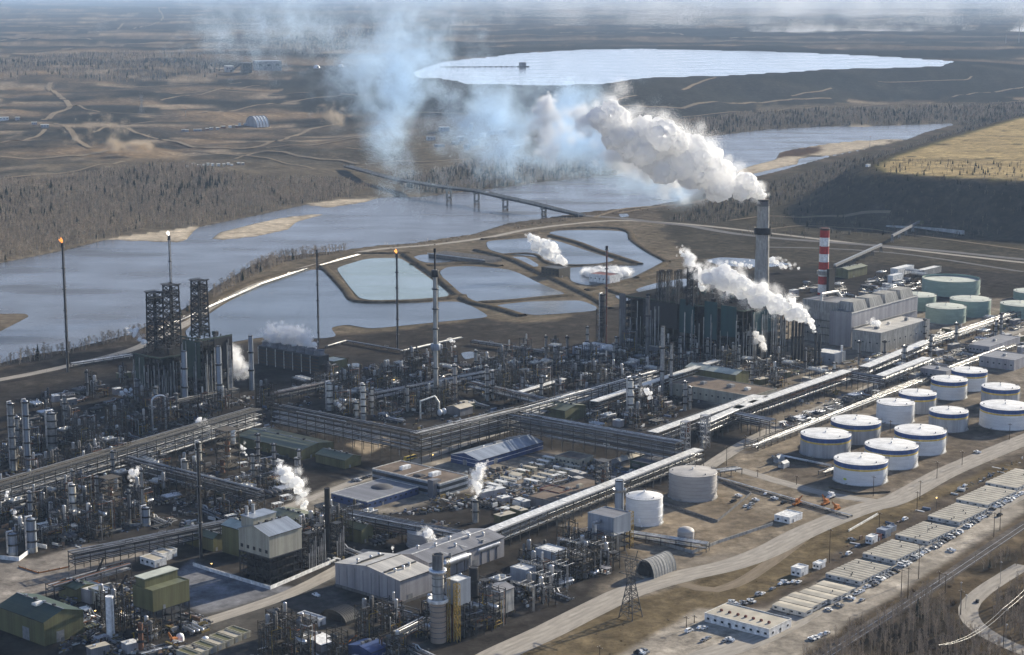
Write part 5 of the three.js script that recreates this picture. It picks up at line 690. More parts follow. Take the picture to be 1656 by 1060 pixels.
// bottom left
building('green_hall', 'big dark olive-green hall at the bottom left edge', 'hall', [72, 1046], [120, 1020], [-30, 1027], 1007, { wall: M.olive, roof: M.greenClad, gable: 4, ridge: 'B', doors: [['A', 0.4, 5, 6], ['B', 0.6, 6, 7]], roofBoxes: [[0.4, 0.55, 6, 1.2, 4, M.lid]] });
building('green_tower', 'olive stepped tower building on dark steel at bottom left', 'building', [249, 1028], [292, 1003], [222, 1015], 958, { wall: M.olive, roof: M.oliveRoof, base: 13, legs: true, more: (t, X, Z, h, a, bb) => { part('penthouse', t, M.olive, (b) => b.box(0, h, -Z + bb * 0.3, a * 0.9, 5, bb * 0.45)); part('penthouse_roof', t, M.roofGreen, (b) => b.box(0, h + 5, -Z + bb * 0.3, a * 0.94, 0.4, bb * 0.5)); } });
building('flat_block', 'pale flat-roofed block left of the round silo', 'building', [173, 985], [190, 977], [143, 975], 962, { wall: M.cream, roof: M.blueRoof });
building('flat_block', 'grey flat-roofed block adjoining the pale block on its left', 'building', [146, 978], [165, 967], [121, 969], 958, { wall: M.clad, roof: M.lid });
building('olive_building', 'olive gable shed at the left of the grey flat block', 'building', [124, 975], [142, 962], [94, 965], 954, { wall: M.olive, roof: M.greenClad, gable: 1.5, ridge: 'B' });
building('white_hut', 'white site hut, left of three in the left yard', 'hut', [250, 919], [265, 912], [225, 912], 909, { wall: M.white, roof: M.tan, winB: 3, group: 'site huts in the left yard' });
building('white_hut', 'white site hut, middle of three in the left yard', 'hut', [263, 909], [274, 903], [247, 904], 898, { wall: M.white, roof: M.tan, winB: 2, group: 'site huts in the left yard' });
building('white_hut', 'white site hut, right of three in the left yard', 'hut', [276, 903], [283, 899], [256, 897], 892, { wall: M.white, roof: M.tan, winB: 2, group: 'site huts in the left yard' });
building('white_hut', 'long white hut in the dark yard below the pale grey hall', 'hut', [516, 1014], [520, 1008], [482, 1003], 1004, { wall: M.white, roof: M.blueRoof, winB: 4 });
building('low_shed', 'grey low building with white roof strip, bottom centre', 'building', [520, 1056], [540, 1046], [464, 1045], 1044, { wall: M.clad, roof: M.white, gable: 1.5 });
building('blue_shed', 'blue gable-roofed shed cut by the bottom edge', 'shed', [600, 1070], [625, 1058], [556, 1060], 1056, { wall: M.blueClad, roof: M.blueClad, gable: 2 });
for (let k = 0; k < 7; k++) building('strip_shed', `olive-roofed long cabin, ${ORD(k + 1)} from the left of the bottom strip`, 'cabin', [312 + k * 13.5, 1071 - k * 6], [322 + k * 13.5, 1066 - k * 6], [286 + k * 13.5, 1061 - k * 6], 1063 - k * 6, { wall: M.cream, roof: k % 2 ? M.tan : M.olive, group: 'long cabins at the bottom edge' });
function quonset(label, N, Rr, L, yTop, m) { const { p, a, b: bb, c } = footing(N, Rr, L), h = heightFor(c, yTop), t = thing('arched_shelter', label, 'shelter', c, GRID), X = a / 2, Z = bb / 2, n = 12, arc = (k) => [Math.cos(k / n * Math.PI) * Z, Math.sin(k / n * Math.PI) * h];
  part('vault', t, m, (b) => { for (let k = 0; k < n; k++) { const [z0, y0] = arc(k), [z1, y1] = arc(k + 1); b.quad(V(-X, y0, z0), V(X, y0, z0), V(X, y1, z1), V(-X, y1, z1)); } }); for (let j = 0; j <= 8; j++) part('rib', t, m, (b) => { for (let k = 0; k < n; k++) { const [z0, y0] = arc(k), [z1, y1] = arc(k + 1), x = -X + a * j / 8; b.bar(V(x, y0 + 0.05, z0), V(x, y1 + 0.05, z1), 0.25); } });
  part('end_wall', t, M.dark, (b) => { for (let k = 0; k < n; k++) { const [z0, y0] = arc(k), [z1, y1] = arc(k + 1); b.tri(V(-X + 1.5, 0, 0), V(-X + 1.5, y0, z0), V(-X + 1.5, y1, z1)); b.tri(V(X - 0.3, 0, 0), V(X - 0.3, y0, z0), V(X - 0.3, y1, z1)); } }); part('door', t, M.black, (b) => b.box(-X + 1.3, 0, 0, 0.3, h * 0.6, Z)); return t; }
quonset('ribbed tan arched shelter beside the road by the lattice tower', [1058, 937], [1085, 920], [1037, 926], 899, M.conc);
quonset('dark green arched shelter in the shaded yard below the grey hall', [560, 1012], [585, 1003], [520, 998], 983, M.dark);
for (const [px, yb, yt, w, l] of [[332, 1041, 1029, 13, 'white domed tent at the bottom left, right of the orange crane'], [291, 1037, 1024, 13, 'white domed tent beside the orange crane']]) { const u = upright(px, yb, yt, w), t = thing('dome_tent', l, 'tent', u.p, GRID); part('canopy', t, M.white, (b) => b.lathe(0, 0, 0, [[u.r, 0], [u.r, u.h * 0.5], [u.r * 0.8, u.h * 0.8], [0.01, u.h]], 8)); part('door_flap', t, M.dull, (b) => b.box(-u.r * 0.95, 0, 0, 0.2, u.h * 0.5, 1.6)); }
// heat-recovery block and bunker tank near the white tank
building('boiler_tower', 'pale grey box building raised on dark steel beside the white domed tank', 'boiler house', [992, 899], [1014, 887], [963, 884], 840, { wall: M.blueRoof, roof: M.cladDark, base: 12, legs: true, doors: [], winA: 0, more: (t, X, Z, h) => { part('hopper', t, M.dull, (b) => { for (let k = 0; k < 3; k++) b.lathe(-X + 4 + 5 * k, 9, 0, [[0.6, 0], [2.2, 8]], 8); }); part('duct', t, M.dull, (b) => b.pipe([V(-X - 1, h - 3, 0), V(-X - 7, h - 3, 0), V(-X - 7, 4, 0)], 1.2, 12)); part('stair_tower', t, M.yellowSteel, (b) => lattice(b, 3, 3, 0, h, 8, 0.2, X + 2, Z - 2)); } });
taper('flue_stack', 'pale grey round stack with dark rim rising beside the long front rack', 'stack', 1001, 866, 777, 15, 14, { m: M.blueRoof, rings: [0.8], ringMat: M.dull, ringW: 1.6 });
{ const u = upright(1109, 880, 853, 27), t = thing('dome_tank', 'small domed grey tank inside the low concrete wall', 'tank', u.p, 0); part('shell', t, M.tankGrey, (b) => b.lathe(0, 0, 0, [[u.r, 0], [u.r, u.h * 0.8]], 28)); part('dome', t, M.roofGrey, (b) => b.lathe(0, u.h * 0.8, 0, [[u.r, 0], [u.r * 0.86, u.h * 0.1], [u.r * 0.5, u.h * 0.19], [0.01, u.h * 0.22]], 28)); part('ladder', t, M.frame, (b) => b.box(u.r + 0.2, 0, 0.4, 0.3, u.h * 0.7, 0.6)); }
{ const u = upright(604, 607, 588, 16), t = thing('sphere_tank', 'white round gas sphere on legs behind the units, left of centre', 'sphere tank', u.p, 0); part('sphere', t, M.tankGrey, (b) => b.ball(0, u.h * 0.56, 0, u.r, 1, 24)); for (let k = 0; k < 8; k++) part('leg', t, M.grey, (b) => { const w = k / 8 * 6.283; b.cyl(V(Math.sin(w) * u.r * 0.95, 0, Math.cos(w) * u.r * 0.95), V(Math.sin(w) * u.r * 0.95, u.h * 0.5, Math.cos(w) * u.r * 0.95), 0.3, 7); }); }
{ const { c, a, b: bb } = footing([965, 580], [989, 570], [933, 572]), t = thing('clarifier_hall', 'shiny pale blue box unit below the red flare stack', 'process unit', c, GRID), h = heightFor(c, 558); part('casing', t, M.blueRoof, (b) => b.box(0, 0, 0, a, h * 0.85, bb)); for (let k = 0; k < 5; k++) part('roof_fan', t, M.alu, (b) => b.lathe(0, h * 0.85, -bb / 2 + bb * (k + 0.5) / 5, [[3, 0], [2.6, 2], [2.3, 2], [0.01, 0.5]], 14)); }
// ribbed grey plant by the far ponds
{ const { c, a, b: bb } = footing([785, 427], [799, 421], [727, 410]), t = thing('thickener_hall', 'long grey ribbed plant on the bank between the far ponds', 'building', c, GRID), h = 4; part('wall', t, M.concDark, (b) => b.box(0, 0, 0, a, h, bb)); for (let k = 0; k < 14; k++) part('roof_rib', t, M.concDark, (b) => b.box(0, h, -bb / 2 + bb * (k + 0.5) / 14, a, 0.8, bb / 32)); part('pipe', t, M.alu, (b) => b.cyl(V(-a / 2 - 2, 5, -bb / 2), V(-a / 2 - 2, 5, bb / 2), 0.5, 8)); }
building('pump_house', 'dark pump house under the white steam between the ponds', 'pump house', [904, 450], [918, 446], [888, 444], 436, { wall: M.brown, roof: M.dark, winB: 5, winY: [4, 8] });
building('pump_house', 'small red and white building beside the foam-white basin', 'pump house', [986, 460], [998, 456], [962, 454], 447, { wall: M.white, roof: M.redDark, winB: 5 });

building('heat_block', 'pale grey box raised on pipes right of the ringed stack', 'boiler unit', [741, 1036], [755, 1026], [725, 1029], 943, { wall: M.blueRoof, roof: M.lid, base: 19, legs: true, doors: [], more: (t, X, Z, h, a, bb) => { for (let k = 0; k < 8; k++) part('riser_pipe', t, k % 2 ? M.dull : M.rust, (b) => b.cyl(V(-X - 0.6, 0, -Z + bb * (k + 0.5) / 8), V(-X - 0.6, h * 0.6, -Z + bb * (k + 0.5) / 8), 0.3, 7)); part('stair_tower', t, M.yellowSteel, (b) => lattice(b, 2.4, 2.4, 0, h, 9, 0.18, -X - 2, Z + 1)); } });
building('heat_block', 'pale blue box unit in the middle of the substation frames', 'boiler unit', [897, 934], [912, 925], [868, 925], 896, { wall: M.blueRoof, roof: M.lid, base: 4, legs: true, doors: [] });
building('heat_block', 'low pale blue unit left in the substation frames', 'boiler unit', [850, 955], [862, 947], [826, 948], 925, { wall: M.blueRoof, roof: M.lid, base: 3, legs: true, doors: [] });
building('heat_block', 'grey box unit with sloped top between black stack and substation', 'boiler unit', [810, 1004], [826, 994], [784, 996], 958, { wall: M.conc, roof: M.cladDark, gable: 1.5, base: 3, legs: true, doors: [] });
for (const [x, y, yt, n] of [[500, 922, 862, 1], [515, 912, 850, 2], [488, 916, 872, 3], [545, 898, 846, 4]]) { const u = upright(x, y, yt, 15), t = thing('lattice_tower', `dark steel pipe tower right of the cream boiler house, ${ORD(n)} of four`, 'steel tower', u.p, GRID, 'steel pipe towers by the boiler house'); part('lattice', t, M.black, (b) => lattice(b, u.r * 2, u.r * 1.8, 0, u.h, 6, 0.4)); for (let k = 1; k <= 5; k++) part('deck', t, M.dark, (b) => b.box(0, u.h * k / 5, 0, u.r * 2.1, 0.2, u.r * 2)); for (let k = 0; k < 5; k++) part('pipe', t, k % 2 ? M.dull : M.alu, (b) => b.cyl(V(-u.r + k * u.r * 0.5, 0, u.r * 1.1), V(-u.r + k * u.r * 0.5, u.h * (0.5 + 0.1 * k), u.r * 1.1), 0.3, 7)); }

// ---------------------------------------------------------------- pipe racks
const DARKPIPES = [M.dark, M.dark, M.frame, M.frame, M.grey, M.dull, M.brown, M.alu];
rack('long dark pipe rack with white top pipe running in from the left edge', [-30, 790], [414, 661], { tiers: [6, 10, 14, 18], w: 12, steel: M.dark, pipes: DARKPIPES });
rack('dark rack branching right from the left rack towards the centre front', [202, 740], [420, 795], { tiers: [7, 10.5, 14], w: 8, pipes: DARKPIPES });
rack('tall left side of the square pipe rack in the centre', [447, 657], [672, 702], { tiers: [10, 14, 18, 22], w: 12, steel: M.brown, pipes: DARKPIPES });
rack('right side of the square pipe rack running back behind the blue warehouse', [672, 702], [840, 661], { tiers: [9, 13, 18, 22], w: 12, steel: M.brown, pipes: DARKPIPES });
rack('back continuation of the square rack towards the middle units', [840, 661], [1060, 600], { tiers: [7, 11, 15], w: 9 });
rack('tall multi-level rack running right towards the grey open-top tank', [800, 664], [1100, 716], { tiers: [9, 13, 17, 21], w: 13, pipes: DARKPIPES });
rack('long front pipe rack with bright lids passing left of the big grey tank', [876, 826], [1130, 727], { tiers: [6, 10, 13], w: 9, cover: true });
rack('front end of the long rack beside the flat brown office', [770, 868], [876, 826], { tiers: [6, 10, 13], w: 9, cover: true });
rack('white-lidded rack running from the middle units to the upper right', [1055, 700], [1225, 640], { tiers: [8, 12, 15], w: 9, cover: true });
rack('white-lidded rack parallel on the right, nearer part', [1135, 686], [1238, 641], { tiers: [8, 12, 15], w: 8, cover: true });
rack('white-lidded rack stretch below the annex, farther part', [1190, 662], [1370, 600], { tiers: [8, 12, 15], w: 10, cover: true });
rack('white-lidded rack stretch in the middle of the right-hand racks', [1398, 594], [1500, 552], { tiers: [7, 10, 12], w: 10, cover: true });
rack('white-lidded rack stretch nearest the tank road on the right', [1422, 609], [1500, 579], { tiers: [7, 10, 12], w: 10, cover: true });
rack('cross rack linking the white-lidded racks', [1375, 602], [1428, 611], { tiers: [8, 11, 14], w: 8 });
rack('cross rack at the end of the square rack, left', [1190, 668], [1250, 680], { tiers: [8, 11, 14], w: 8 });
rack('pipe rack along the green tanks at the far right', [1480, 560], [1656, 500], { tiers: [5, 8], w: 10 });
rack('low pipe rack along the tank farm on its left side', [1215, 720], [1420, 640], { tiers: [2.5, 4], w: 12, fill: 0.42, pipes: [M.alu, M.lid, M.dull, M.frame, M.grey], walk: false });
rack('low white pipe rack continuing behind the tank farm', [1420, 640], [1640, 556], { tiers: [2.5, 4], w: 12, fill: 0.42, pipes: [M.alu, M.lid, M.dull, M.frame, M.grey], walk: false });
rack('left rear rack under the coker flue stacks', [270, 652], [382, 628], { tiers: [6, 9], w: 7 });
rack('rear rack before the cooling tower', [420, 640], [560, 612], { tiers: [6, 10], w: 8 });
rack('rear rack crossing behind the thickest flare stack', [585, 640], [800, 598], { tiers: [6, 10], w: 8 });
rack('rear rack among the middle units near the olive block', [760, 618], [900, 650], { tiers: [6, 10], w: 8 });
rack('diagonal rack between the middle units and long beige building', [960, 650], [1160, 583], { tiers: [6, 10, 13], w: 8, cover: true });
rack('small rack with bright lid before the olive block', [830, 638], [912, 613], { tiers: [6, 9], w: 6, cover: true });
rack('small rack with bright lid behind the olive block', [882, 651], [928, 635], { tiers: [6, 9], w: 6, cover: true });
rack('rack from the dark chimney towards the flat office', [530, 822], [745, 862], { tiers: [6, 9.5, 12], w: 9 });
rack('steel rack with pipes left of the cream boiler house', [115, 895], [372, 843], { tiers: [6, 9, 12], w: 9, steel: M.dark, pipes: DARKPIPES });
rack('short rack at the left yard with open steel bents', [80, 947], [205, 911], { tiers: [6, 9], w: 8, steel: M.frame });
rack('low white pipe bank behind the units at the far left river road', [116, 588], [212, 573], { tiers: [2.5, 4], w: 6, pipes: [M.alu, M.lid] });
rack('low pipe line along the pond foot, left part', [528, 560], [560, 551], { tiers: [2.5], w: 3, pipes: [M.lid] });
rack('low pipe line along the pond foot, middle part', [560, 551], [652, 567], { tiers: [2.5], w: 3, pipes: [M.dull] });
rack('low pipe line along the pond foot, right part', [650, 568], [746, 546], { tiers: [2.5], w: 5, pipes: [M.lid] });
rack('low pipe line right of the pond foot towards the middle', [764, 551], [880, 568], { tiers: [2.5, 4], w: 5, pipes: [M.dull] });
rack('white pipe bank on the river road by the second flare', [250, 536], [330, 500], { tiers: [1.5], w: 5, pipes: [M.lid], fill: 1 });
rack('white pipe bank on the river road, farther stretch', [330, 500], [418, 461], { tiers: [1.5], w: 5, pipes: [M.lid], fill: 1 });
rack('white pipe bank on the dyke left of the pale green pond', [417, 461], [496, 434], { tiers: [1.5], w: 5, pipes: [M.lid], fill: 1 });
rack('white pipe bank on the dyke above the pale green pond', [517, 429], [580, 412], { tiers: [1.5], w: 5, pipes: [M.lid], fill: 1 });
rack('pipe rack from the grey hall towards the blue shed', [640, 1025], [690, 1000], { tiers: [4, 7], w: 6 });
rack('short rack turning past the ringed stack', [622, 976], [672, 990], { tiers: [5, 8], w: 6 });
rack('long low pipe run inside the wall by the small domed tank', [1000, 858], [1145, 880], { tiers: [2.5, 5], w: 5, pipes: [M.alu, M.lid] });
rack('low white pipe run across the dirt yard before the crane trucks', [1150, 770], [1375, 835], { tiers: [1.2], w: 4, pipes: [M.lid, M.alu] });
rack('pipe run from the grey tank to the tan yard', [1160, 762], [1195, 757], { tiers: [4], w: 8, pipes: [M.lid] });
rack('pipe pair between the left tanks of the tank farm', [1257, 736], [1345, 754], { tiers: [1.5], w: 4, pipes: [M.alu, M.lid] });
rack('short pale pipe rack left of the nearest tank', [1330, 764], [1350, 757], { tiers: [2.5], w: 6, pipes: [M.lid] });

// ---------------------------------------------------------------- columns that stand out
const C_ = (l, px, yb, yt, w, o) => vessel(l, px, yb, yt, w, o);
C_('slim tall column with domed head at the far left, nearer of the pair', 22, 762, 651, 9, { m: M.dull, decks: 6 }); C_('shorter column against the far left pair', 30, 735, 673, 6, { m: M.dull, decks: 3 }); C_('slim tall column at the far left, right of the pair', 45.5, 760, 647, 8.5, { m: M.blueRoof, decks: 5 });
C_('fat pale vessel with wide platforms right of the far left pair', 85, 728, 667, 15, { m: M.dull, decks: 5 }); C_('grey column below the left flare, thinner', 106, 676, 640, 6, { m: M.dull, decks: 3 }); C_('grey stepped column left of the coker', 222, 650, 614, 7, { m: M.grey, decks: 3 });
C_('dome-topped pale column, left of the two behind the square rack', 533, 664, 619, 11, { m: M.lid, decks: 4 }); C_('dome-topped pale column, right of the two behind the square rack', 588, 680, 621, 8, { m: M.lid, decks: 5 }); C_('short pale vessel beside the right dome-topped column', 577, 676, 650, 6, { m: M.lid, decks: 2 });
C_('pale column between flare stack and tan shed', 736, 652, 590, 6, { m: M.tankGrey, decks: 4 }); C_('grey column pair left, right of the thickest flare stack', 788, 648, 592, 6.5, { m: M.dull, decks: 5 }); C_('grey column pair right, right of the thickest flare stack', 797, 646, 600, 5, { m: M.grey, decks: 4 });
C_('stout stepped white vessel with domed head left of the slim stacks', 1019, 668, 612, 13, { m: M.lid, decks: 4, steps: [[0, 1], [0.5, 1], [0.56, 0.75], [0.92, 0.75]] }); C_('slender column between the stout vessel and slim stacks', 1035, 662, 605, 4.5, { m: M.dull }); C_('tall pipe-clad column right of the slim stacks', 1108, 664, 617, 6, { m: M.dull, decks: 4 }); C_('thin bright column right of the slim stacks', 1116, 662, 625, 4, { m: M.alu, decks: 3 });
C_('dark steel column before the third coker, left', 1119, 575, 530, 7, { m: M.conc, decks: 4 }); C_('grey column before the third coker, middle', 1125, 577, 545, 5, { m: M.dull }); C_('dark tall column before the third coker, right', 1195, 583, 520, 6, { m: M.dark, decks: 5 }); C_('grey column behind the stepped steel left of red flare', 973, 552, 476, 9, { m: M.concDark, decks: 8 });
C_('pale column in the left front units, right one', 300, 788, 744, 10, { m: M.conc, decks: 3 }); C_('white-capped column behind the black slender flare', 322, 762, 714, 9, { m: M.lid, decks: 3 }); C_('slim column in the left front units near the steam', 232, 845, 757, 3.5, { m: M.dull, decks: 3 }); C_('pale column with yellow ladder in the left front', 119, 842, 783, 10, { m: M.lid, decks: 4, ladder: M.yellowSteel }); C_('slim flame-lit column at the left front edge', 50, 842, 795, 6, { m: M.blueRoof, decks: 3 });
C_('left of two pale blue silos at the left edge', 21, 898, 862, 14, { m: M.blueRoof, decks: 2, name: 'silo', cat: 'silo' }); C_('right of two pale blue silos at the left edge', 52, 893, 838, 15, { m: M.blueRoof, decks: 3, name: 'silo', cat: 'silo' }); C_('pale stout vessel near the white low tank', 236, 850, 820, 13, { m: M.blueRoof, decks: 2 });
C_('white cylinder tower under the small steam by the flat office', 769, 845, 808, 9, { m: M.conc, decks: 2 });
{ const u = upright(257.5, 696, 640, 22), t = thing('pipe_arch', 'bright upside-down U of fat pipe below the left coker', 'pipe', u.p, GRID), w = u.r; part('bend', t, M.alu, (b) => { const pts = []; for (let k = 0; k <= 10; k++) { const a = k / 10 * Math.PI; pts.push(V(-Math.cos(a) * w * 1.2, u.h - w * 0.6 + Math.sin(a) * w * 0.6, 0)); } b.pipe([V(-w * 1.2, 0, 0), ...pts, V(w * 1.2, 0, 0)], 0.75, 10); }); part('support', t, M.frame, (b) => lattice(b, w * 1.8, w * 1.8, 0, u.h * 0.85, 5, 0.3)); }
{ const u = upright(698, 676, 640, 30), t = thing('pipe_loop', 'white looping fat pipes with round vessel ends before the tan shed', 'pipe', u.p, GRID); part('header', t, M.lid, (b) => b.pipe([V(-9, 0, -4), V(-9, u.h * 0.8, -4), V(6, u.h * 0.9, -2), V(9, u.h * 0.6, 0), V(9, 2, 0)], 0.7, 10)); for (const s of [-1, 1]) part('round_vessel', t, M.white, (b) => b.ball(8 + s * 2.6, 4, 4, 2.2, 1.3, 14)); part('support', t, M.frame, (b) => lattice(b, 6, 6, 0, u.h * 0.7, 4, 0.3)); }
// tall steel lattice structures
for (const [px, yb, yt, w, l, m] of [[369, 765, 694, 32, 'brown open lattice tower at the end of the left rack', M.brown], [180, 828, 772, 30, 'brown multi-deck lattice tower in the left front units', M.brown], [975, 800, 745, 22, 'grey steel tower beside the long rack', M.frame], [1140, 725, 672, 14, 'pale open lattice tower between white-lidded racks, left', M.dull], [1108, 735, 682, 14, 'pale open lattice tower left of the white-lidded racks', M.dull], [972, 552, 500, 14, 'dark steel stair tower left of the red flare', M.dark]]) { const u = upright(px, yb, yt, w), t = thing('lattice_tower', l, 'steel tower', u.p, GRID), n = 6; part('lattice', t, m, (b) => lattice(b, u.r * 1.6, u.r * 1.6, 0, u.h, n, 0.36)); for (let k = 1; k <= n; k++) part('deck', t, m, (b) => b.box(0, u.h * k / n, 0, u.r * 1.75, 0.2, u.r * 1.75)); for (let k = 0; k < 4; k++) part('vessel', t, pick(rng(px + k), [M.dull, M.alu, M.conc, M.rust]), (b) => b.lathe((k % 2 - 0.5) * u.r * 0.8, u.h * (k / 4.5), (k > 1 ? 0.4 : -0.4) * u.r, [[u.r * 0.25, 0], [u.r * 0.25, u.h * 0.3], [0.01, u.h * 0.33]], 10)); }

// ---------------------------------------------------------------- crowded process units
const KINDS = [
  ['steel_frame_unit', 'process unit', 'steel frame with vessels', (t, s) => { const r = rng(s + 5); frameUnit(t, 1 + Math.floor(r() * 2), 1 + Math.floor(r() * 2), 2 + Math.floor(r() * 2), 5.5, 5, s); }, 9],
  ['process_column', 'process column', 'slender process column', (t, s) => { const r = rng(s); columnParts(t, 0.8 + 0.9 * r(), 14 + 14 * r(), { m: pick(r, [M.alu, M.dull, M.grey, M.conc, M.concDark, M.grey]), decks: 2 + Math.floor(r() * 3) }); }, 6],
  ['drum_set', 'drum', 'horizontal steel drums', drumUnit, 6], ['air_cooler', 'air cooler', 'air cooler with fans', coolerUnit, 4], ['pump_skid', 'pump skid', 'sheltered pump skid', skidUnit, 4], ['process_shed', 'shed', 'small plant shed', shedUnit, 6], ['pipe_bank', 'pipes', 'low bright pipes', pipeUnit, 6], ['fired_heater', 'heater', 'boxy heater with stack', heaterUnit, 3], ['steel_frame_unit', 'process unit', 'big dark steel frame', (t, s) => { const r = rng(s + 9); frameUnit(t, 2 + Math.floor(r() * 2), 2, 2 + Math.floor(r() * 3), 5, 5, s, { steel: pick(r, [M.dark, M.dark, M.brown]), np: 12, eq: 5 }); }, 5]];
const protos = new Map(), takenAt = [];
const SOLID = [];   // footprints that the small units keep clear of: every bigger thing built so far
const bb3 = new THREE.Box3();
scene.updateMatrixWorld(true);
for (const o of scene.children) if (o.userData.label) { if (o.name.startsWith('pipe_rack')) { const L = Math.max(...o.children.filter((c) => c.name === 'bent').map((c) => c.position.x)), d = V(Math.cos(o.rotation.y), 0, -Math.sin(o.rotation.y)); for (let x = 0; x <= L; x += 6) SOLID.push([o.position.x + d.x * x, o.position.z + d.z * x, 7]); } else { bb3.setFromObject(o); const s = V(0, 0, 0); bb3.getSize(s); if (s.x < 140 && !o.name.startsWith('flare')) { const r = Math.min(s.x, s.z) * 0.42 + 3; SOLID.push([o.position.x, o.position.z, r]); } } }
for (const [x, y, r] of [[255, 662, 16], [285, 660, 16], [312, 658, 16], [338, 656, 14], [235, 655, 10], [262, 640, 16], [400, 648, 12]]) { const g = G(x, y); SOLID.push([g.x, g.z, r]); }
const inside = (poly, x, z) => dist(poly, x, z) < 0;
function crowd(where, pts, step, seed, mix, big = 1) {
  const poly = outline(pts), r = rng(seed); let u0 = 1e9, u1 = -1e9, v0 = 1e9, v1 = -1e9; for (const [x, z] of poly) { const u = x * AX.x + z * AX.z, v = x * BX.x + z * BX.z; u0 = Math.min(u0, u); u1 = Math.max(u1, u); v0 = Math.min(v0, v); v1 = Math.max(v1, v); }
  for (let u = u0; u < u1; u += step) for (let v = v0; v < v1; v += step) {
    const U = u + (r() - 0.5) * step * 0.55, W_ = v + (r() - 0.5) * step * 0.55, x = AX.x * U + BX.x * W_, z = AX.z * U + BX.z * W_, k = pick(r, mix), turn = GRID + (r() < 0.5 ? 0 : Math.PI / 2), variant = Math.floor(r() * KINDS[k][4]);
    if (r() < 0.06 || nz(x / 48, z / 48, seed) < -0.24 || !inside(poly, x, z) || SOLID.some(([a, b, q]) => (a - x) ** 2 + (b - z) ** 2 < q * q) || takenAt.some(([a, b]) => (a - x) ** 2 + (b - z) ** 2 < (step * 0.62) ** 2)) continue;
    takenAt.push([x, z]); const [name, cat, what, make] = KINDS[k], key = k + ':' + variant, label = what + ' ' + where, group = what + 's ' + where;
    if (!protos.has(key)) { const t = thing(name, label, cat, V(x, 0, z), turn, group); make(t, k * 1000 + variant * 37 + 11); protos.set(key, t); } else copy(protos.get(key), V(x, 0, z), turn, label, group);
  }
}
const DENSE = [0, 0, 0, 0, 8, 8, 1, 2, 2, 3, 4, 5, 6, 6, 6], LEFT = [0, 0, 0, 8, 8, 8, 8, 1, 2, 3, 4, 6, 6], LOW = [2, 3, 4, 5, 6, 6, 6, 4];
crowd('behind the square rack', [[455, 650], [560, 612], [640, 600], [800, 590], [830, 640], [700, 680], [660, 690], [560, 672]], 13.5, 11, DENSE);
crowd('in the middle units behind the tall rack', [[830, 640], [760, 590], [860, 566], [1000, 560], [1080, 570], [1120, 600], [1060, 690], [960, 690], [880, 668]], 13.5, 12, DENSE);
crowd('below the third coker', [[1030, 560], [1200, 575], [1330, 590], [1280, 620], [1230, 640], [1150, 600], [1060, 580]], 13.5, 13, DENSE);
crowd('right of the power house', [[1330, 600], [1480, 555], [1560, 530], [1656, 510], [1656, 540], [1500, 590], [1420, 620], [1270, 650]], 15, 14, [2, 3, 4, 5, 6, 6, 1]);
crowd('behind the power house', [[1250, 500], [1300, 460], [1420, 450], [1490, 445], [1490, 480], [1400, 490], [1330, 480]], 17, 24, [2, 3, 5, 6, 6, 4]);
crowd('around the left rack', [[-20, 740], [120, 700], [240, 660], [300, 665], [420, 640], [440, 660], [300, 690], [180, 730], [0, 775]], 12.5, 15, LEFT);
crowd('in the left front units', [[-20, 850], [0, 790], [130, 750], [230, 745], [310, 765], [400, 790], [420, 840], [330, 850], [200, 860], [100, 880], [0, 880]], 11.5, 16, LEFT);
crowd('left of the cream boiler house', [[350, 770], [440, 735], [500, 770], [450, 830], [420, 850], [330, 845]], 14, 17, [0, 0, 2, 4, 5, 6, 1]);
crowd('behind the cream boiler house', [[480, 860], [560, 840], [650, 850], [640, 870], [560, 900], [500, 930]], 12, 18, [0, 8, 8, 2, 3, 5, 6]);
crowd('in the bottom left works', [[130, 985], [220, 960], [230, 1000], [330, 1010], [330, 1060], [120, 1065]], 11, 19, [0, 8, 2, 4, 5, 6, 6]);
crowd('left of the green hall yard', [[60, 960], [210, 920], [225, 935], [140, 955], [60, 985]], 12, 20, [0, 2, 6, 4]);
crowd('beside the ringed stack', [[660, 1000], [720, 985], [790, 950], [860, 920], [890, 940], [850, 975], [770, 1010], [700, 1035]], 12, 21, [0, 0, 0, 2, 3, 6]);
crowd('in the substation by the road', [[850, 900], [930, 870], [985, 890], [1000, 915], [940, 955], [870, 985], [830, 960]], 11, 22, [0, 0, 2, 6, 4]);
crowd('along the tank farm edge', [[1250, 690], [1300, 670], [1400, 635], [1430, 640], [1340, 680], [1290, 700]], 9.5, 23, [6, 6, 2, 4]);
crowd('behind the tank farm', [[1440, 615], [1560, 570], [1656, 540], [1656, 575], [1540, 592], [1470, 625]], 13, 25, [5, 5, 6, 6, 2]);
crowd('beside the flat brown office', [[770, 800], [850, 780], [960, 770], [990, 780], [900, 830], [800, 850]], 14, 26, [5, 5, 6, 4]);
crowd('by the far left river road', [[60, 650], [180, 615], [220, 600], [225, 640], [120, 680], [20, 700]], 17, 27, [2, 5, 6, 1, 0]);
crowd('behind the cooling tower', [[420, 640], [520, 610], [600, 605], [650, 590], [700, 600], [600, 625], [470, 650]], 17, 28, [0, 2, 5, 6, 3]);
crowd('at the bottom edge left of centre', [[420, 1012], [465, 1003], [500, 1030], [560, 1046], [640, 1012], [690, 1035], [690, 1078], [420, 1078]], 11, 31, [0, 8, 8, 6, 6, 4]);
crowd('between the ringed stack and black stack', [[700, 1040], [745, 1010], [790, 985], [830, 1000], [760, 1040]], 10, 32, [0, 8, 6]);

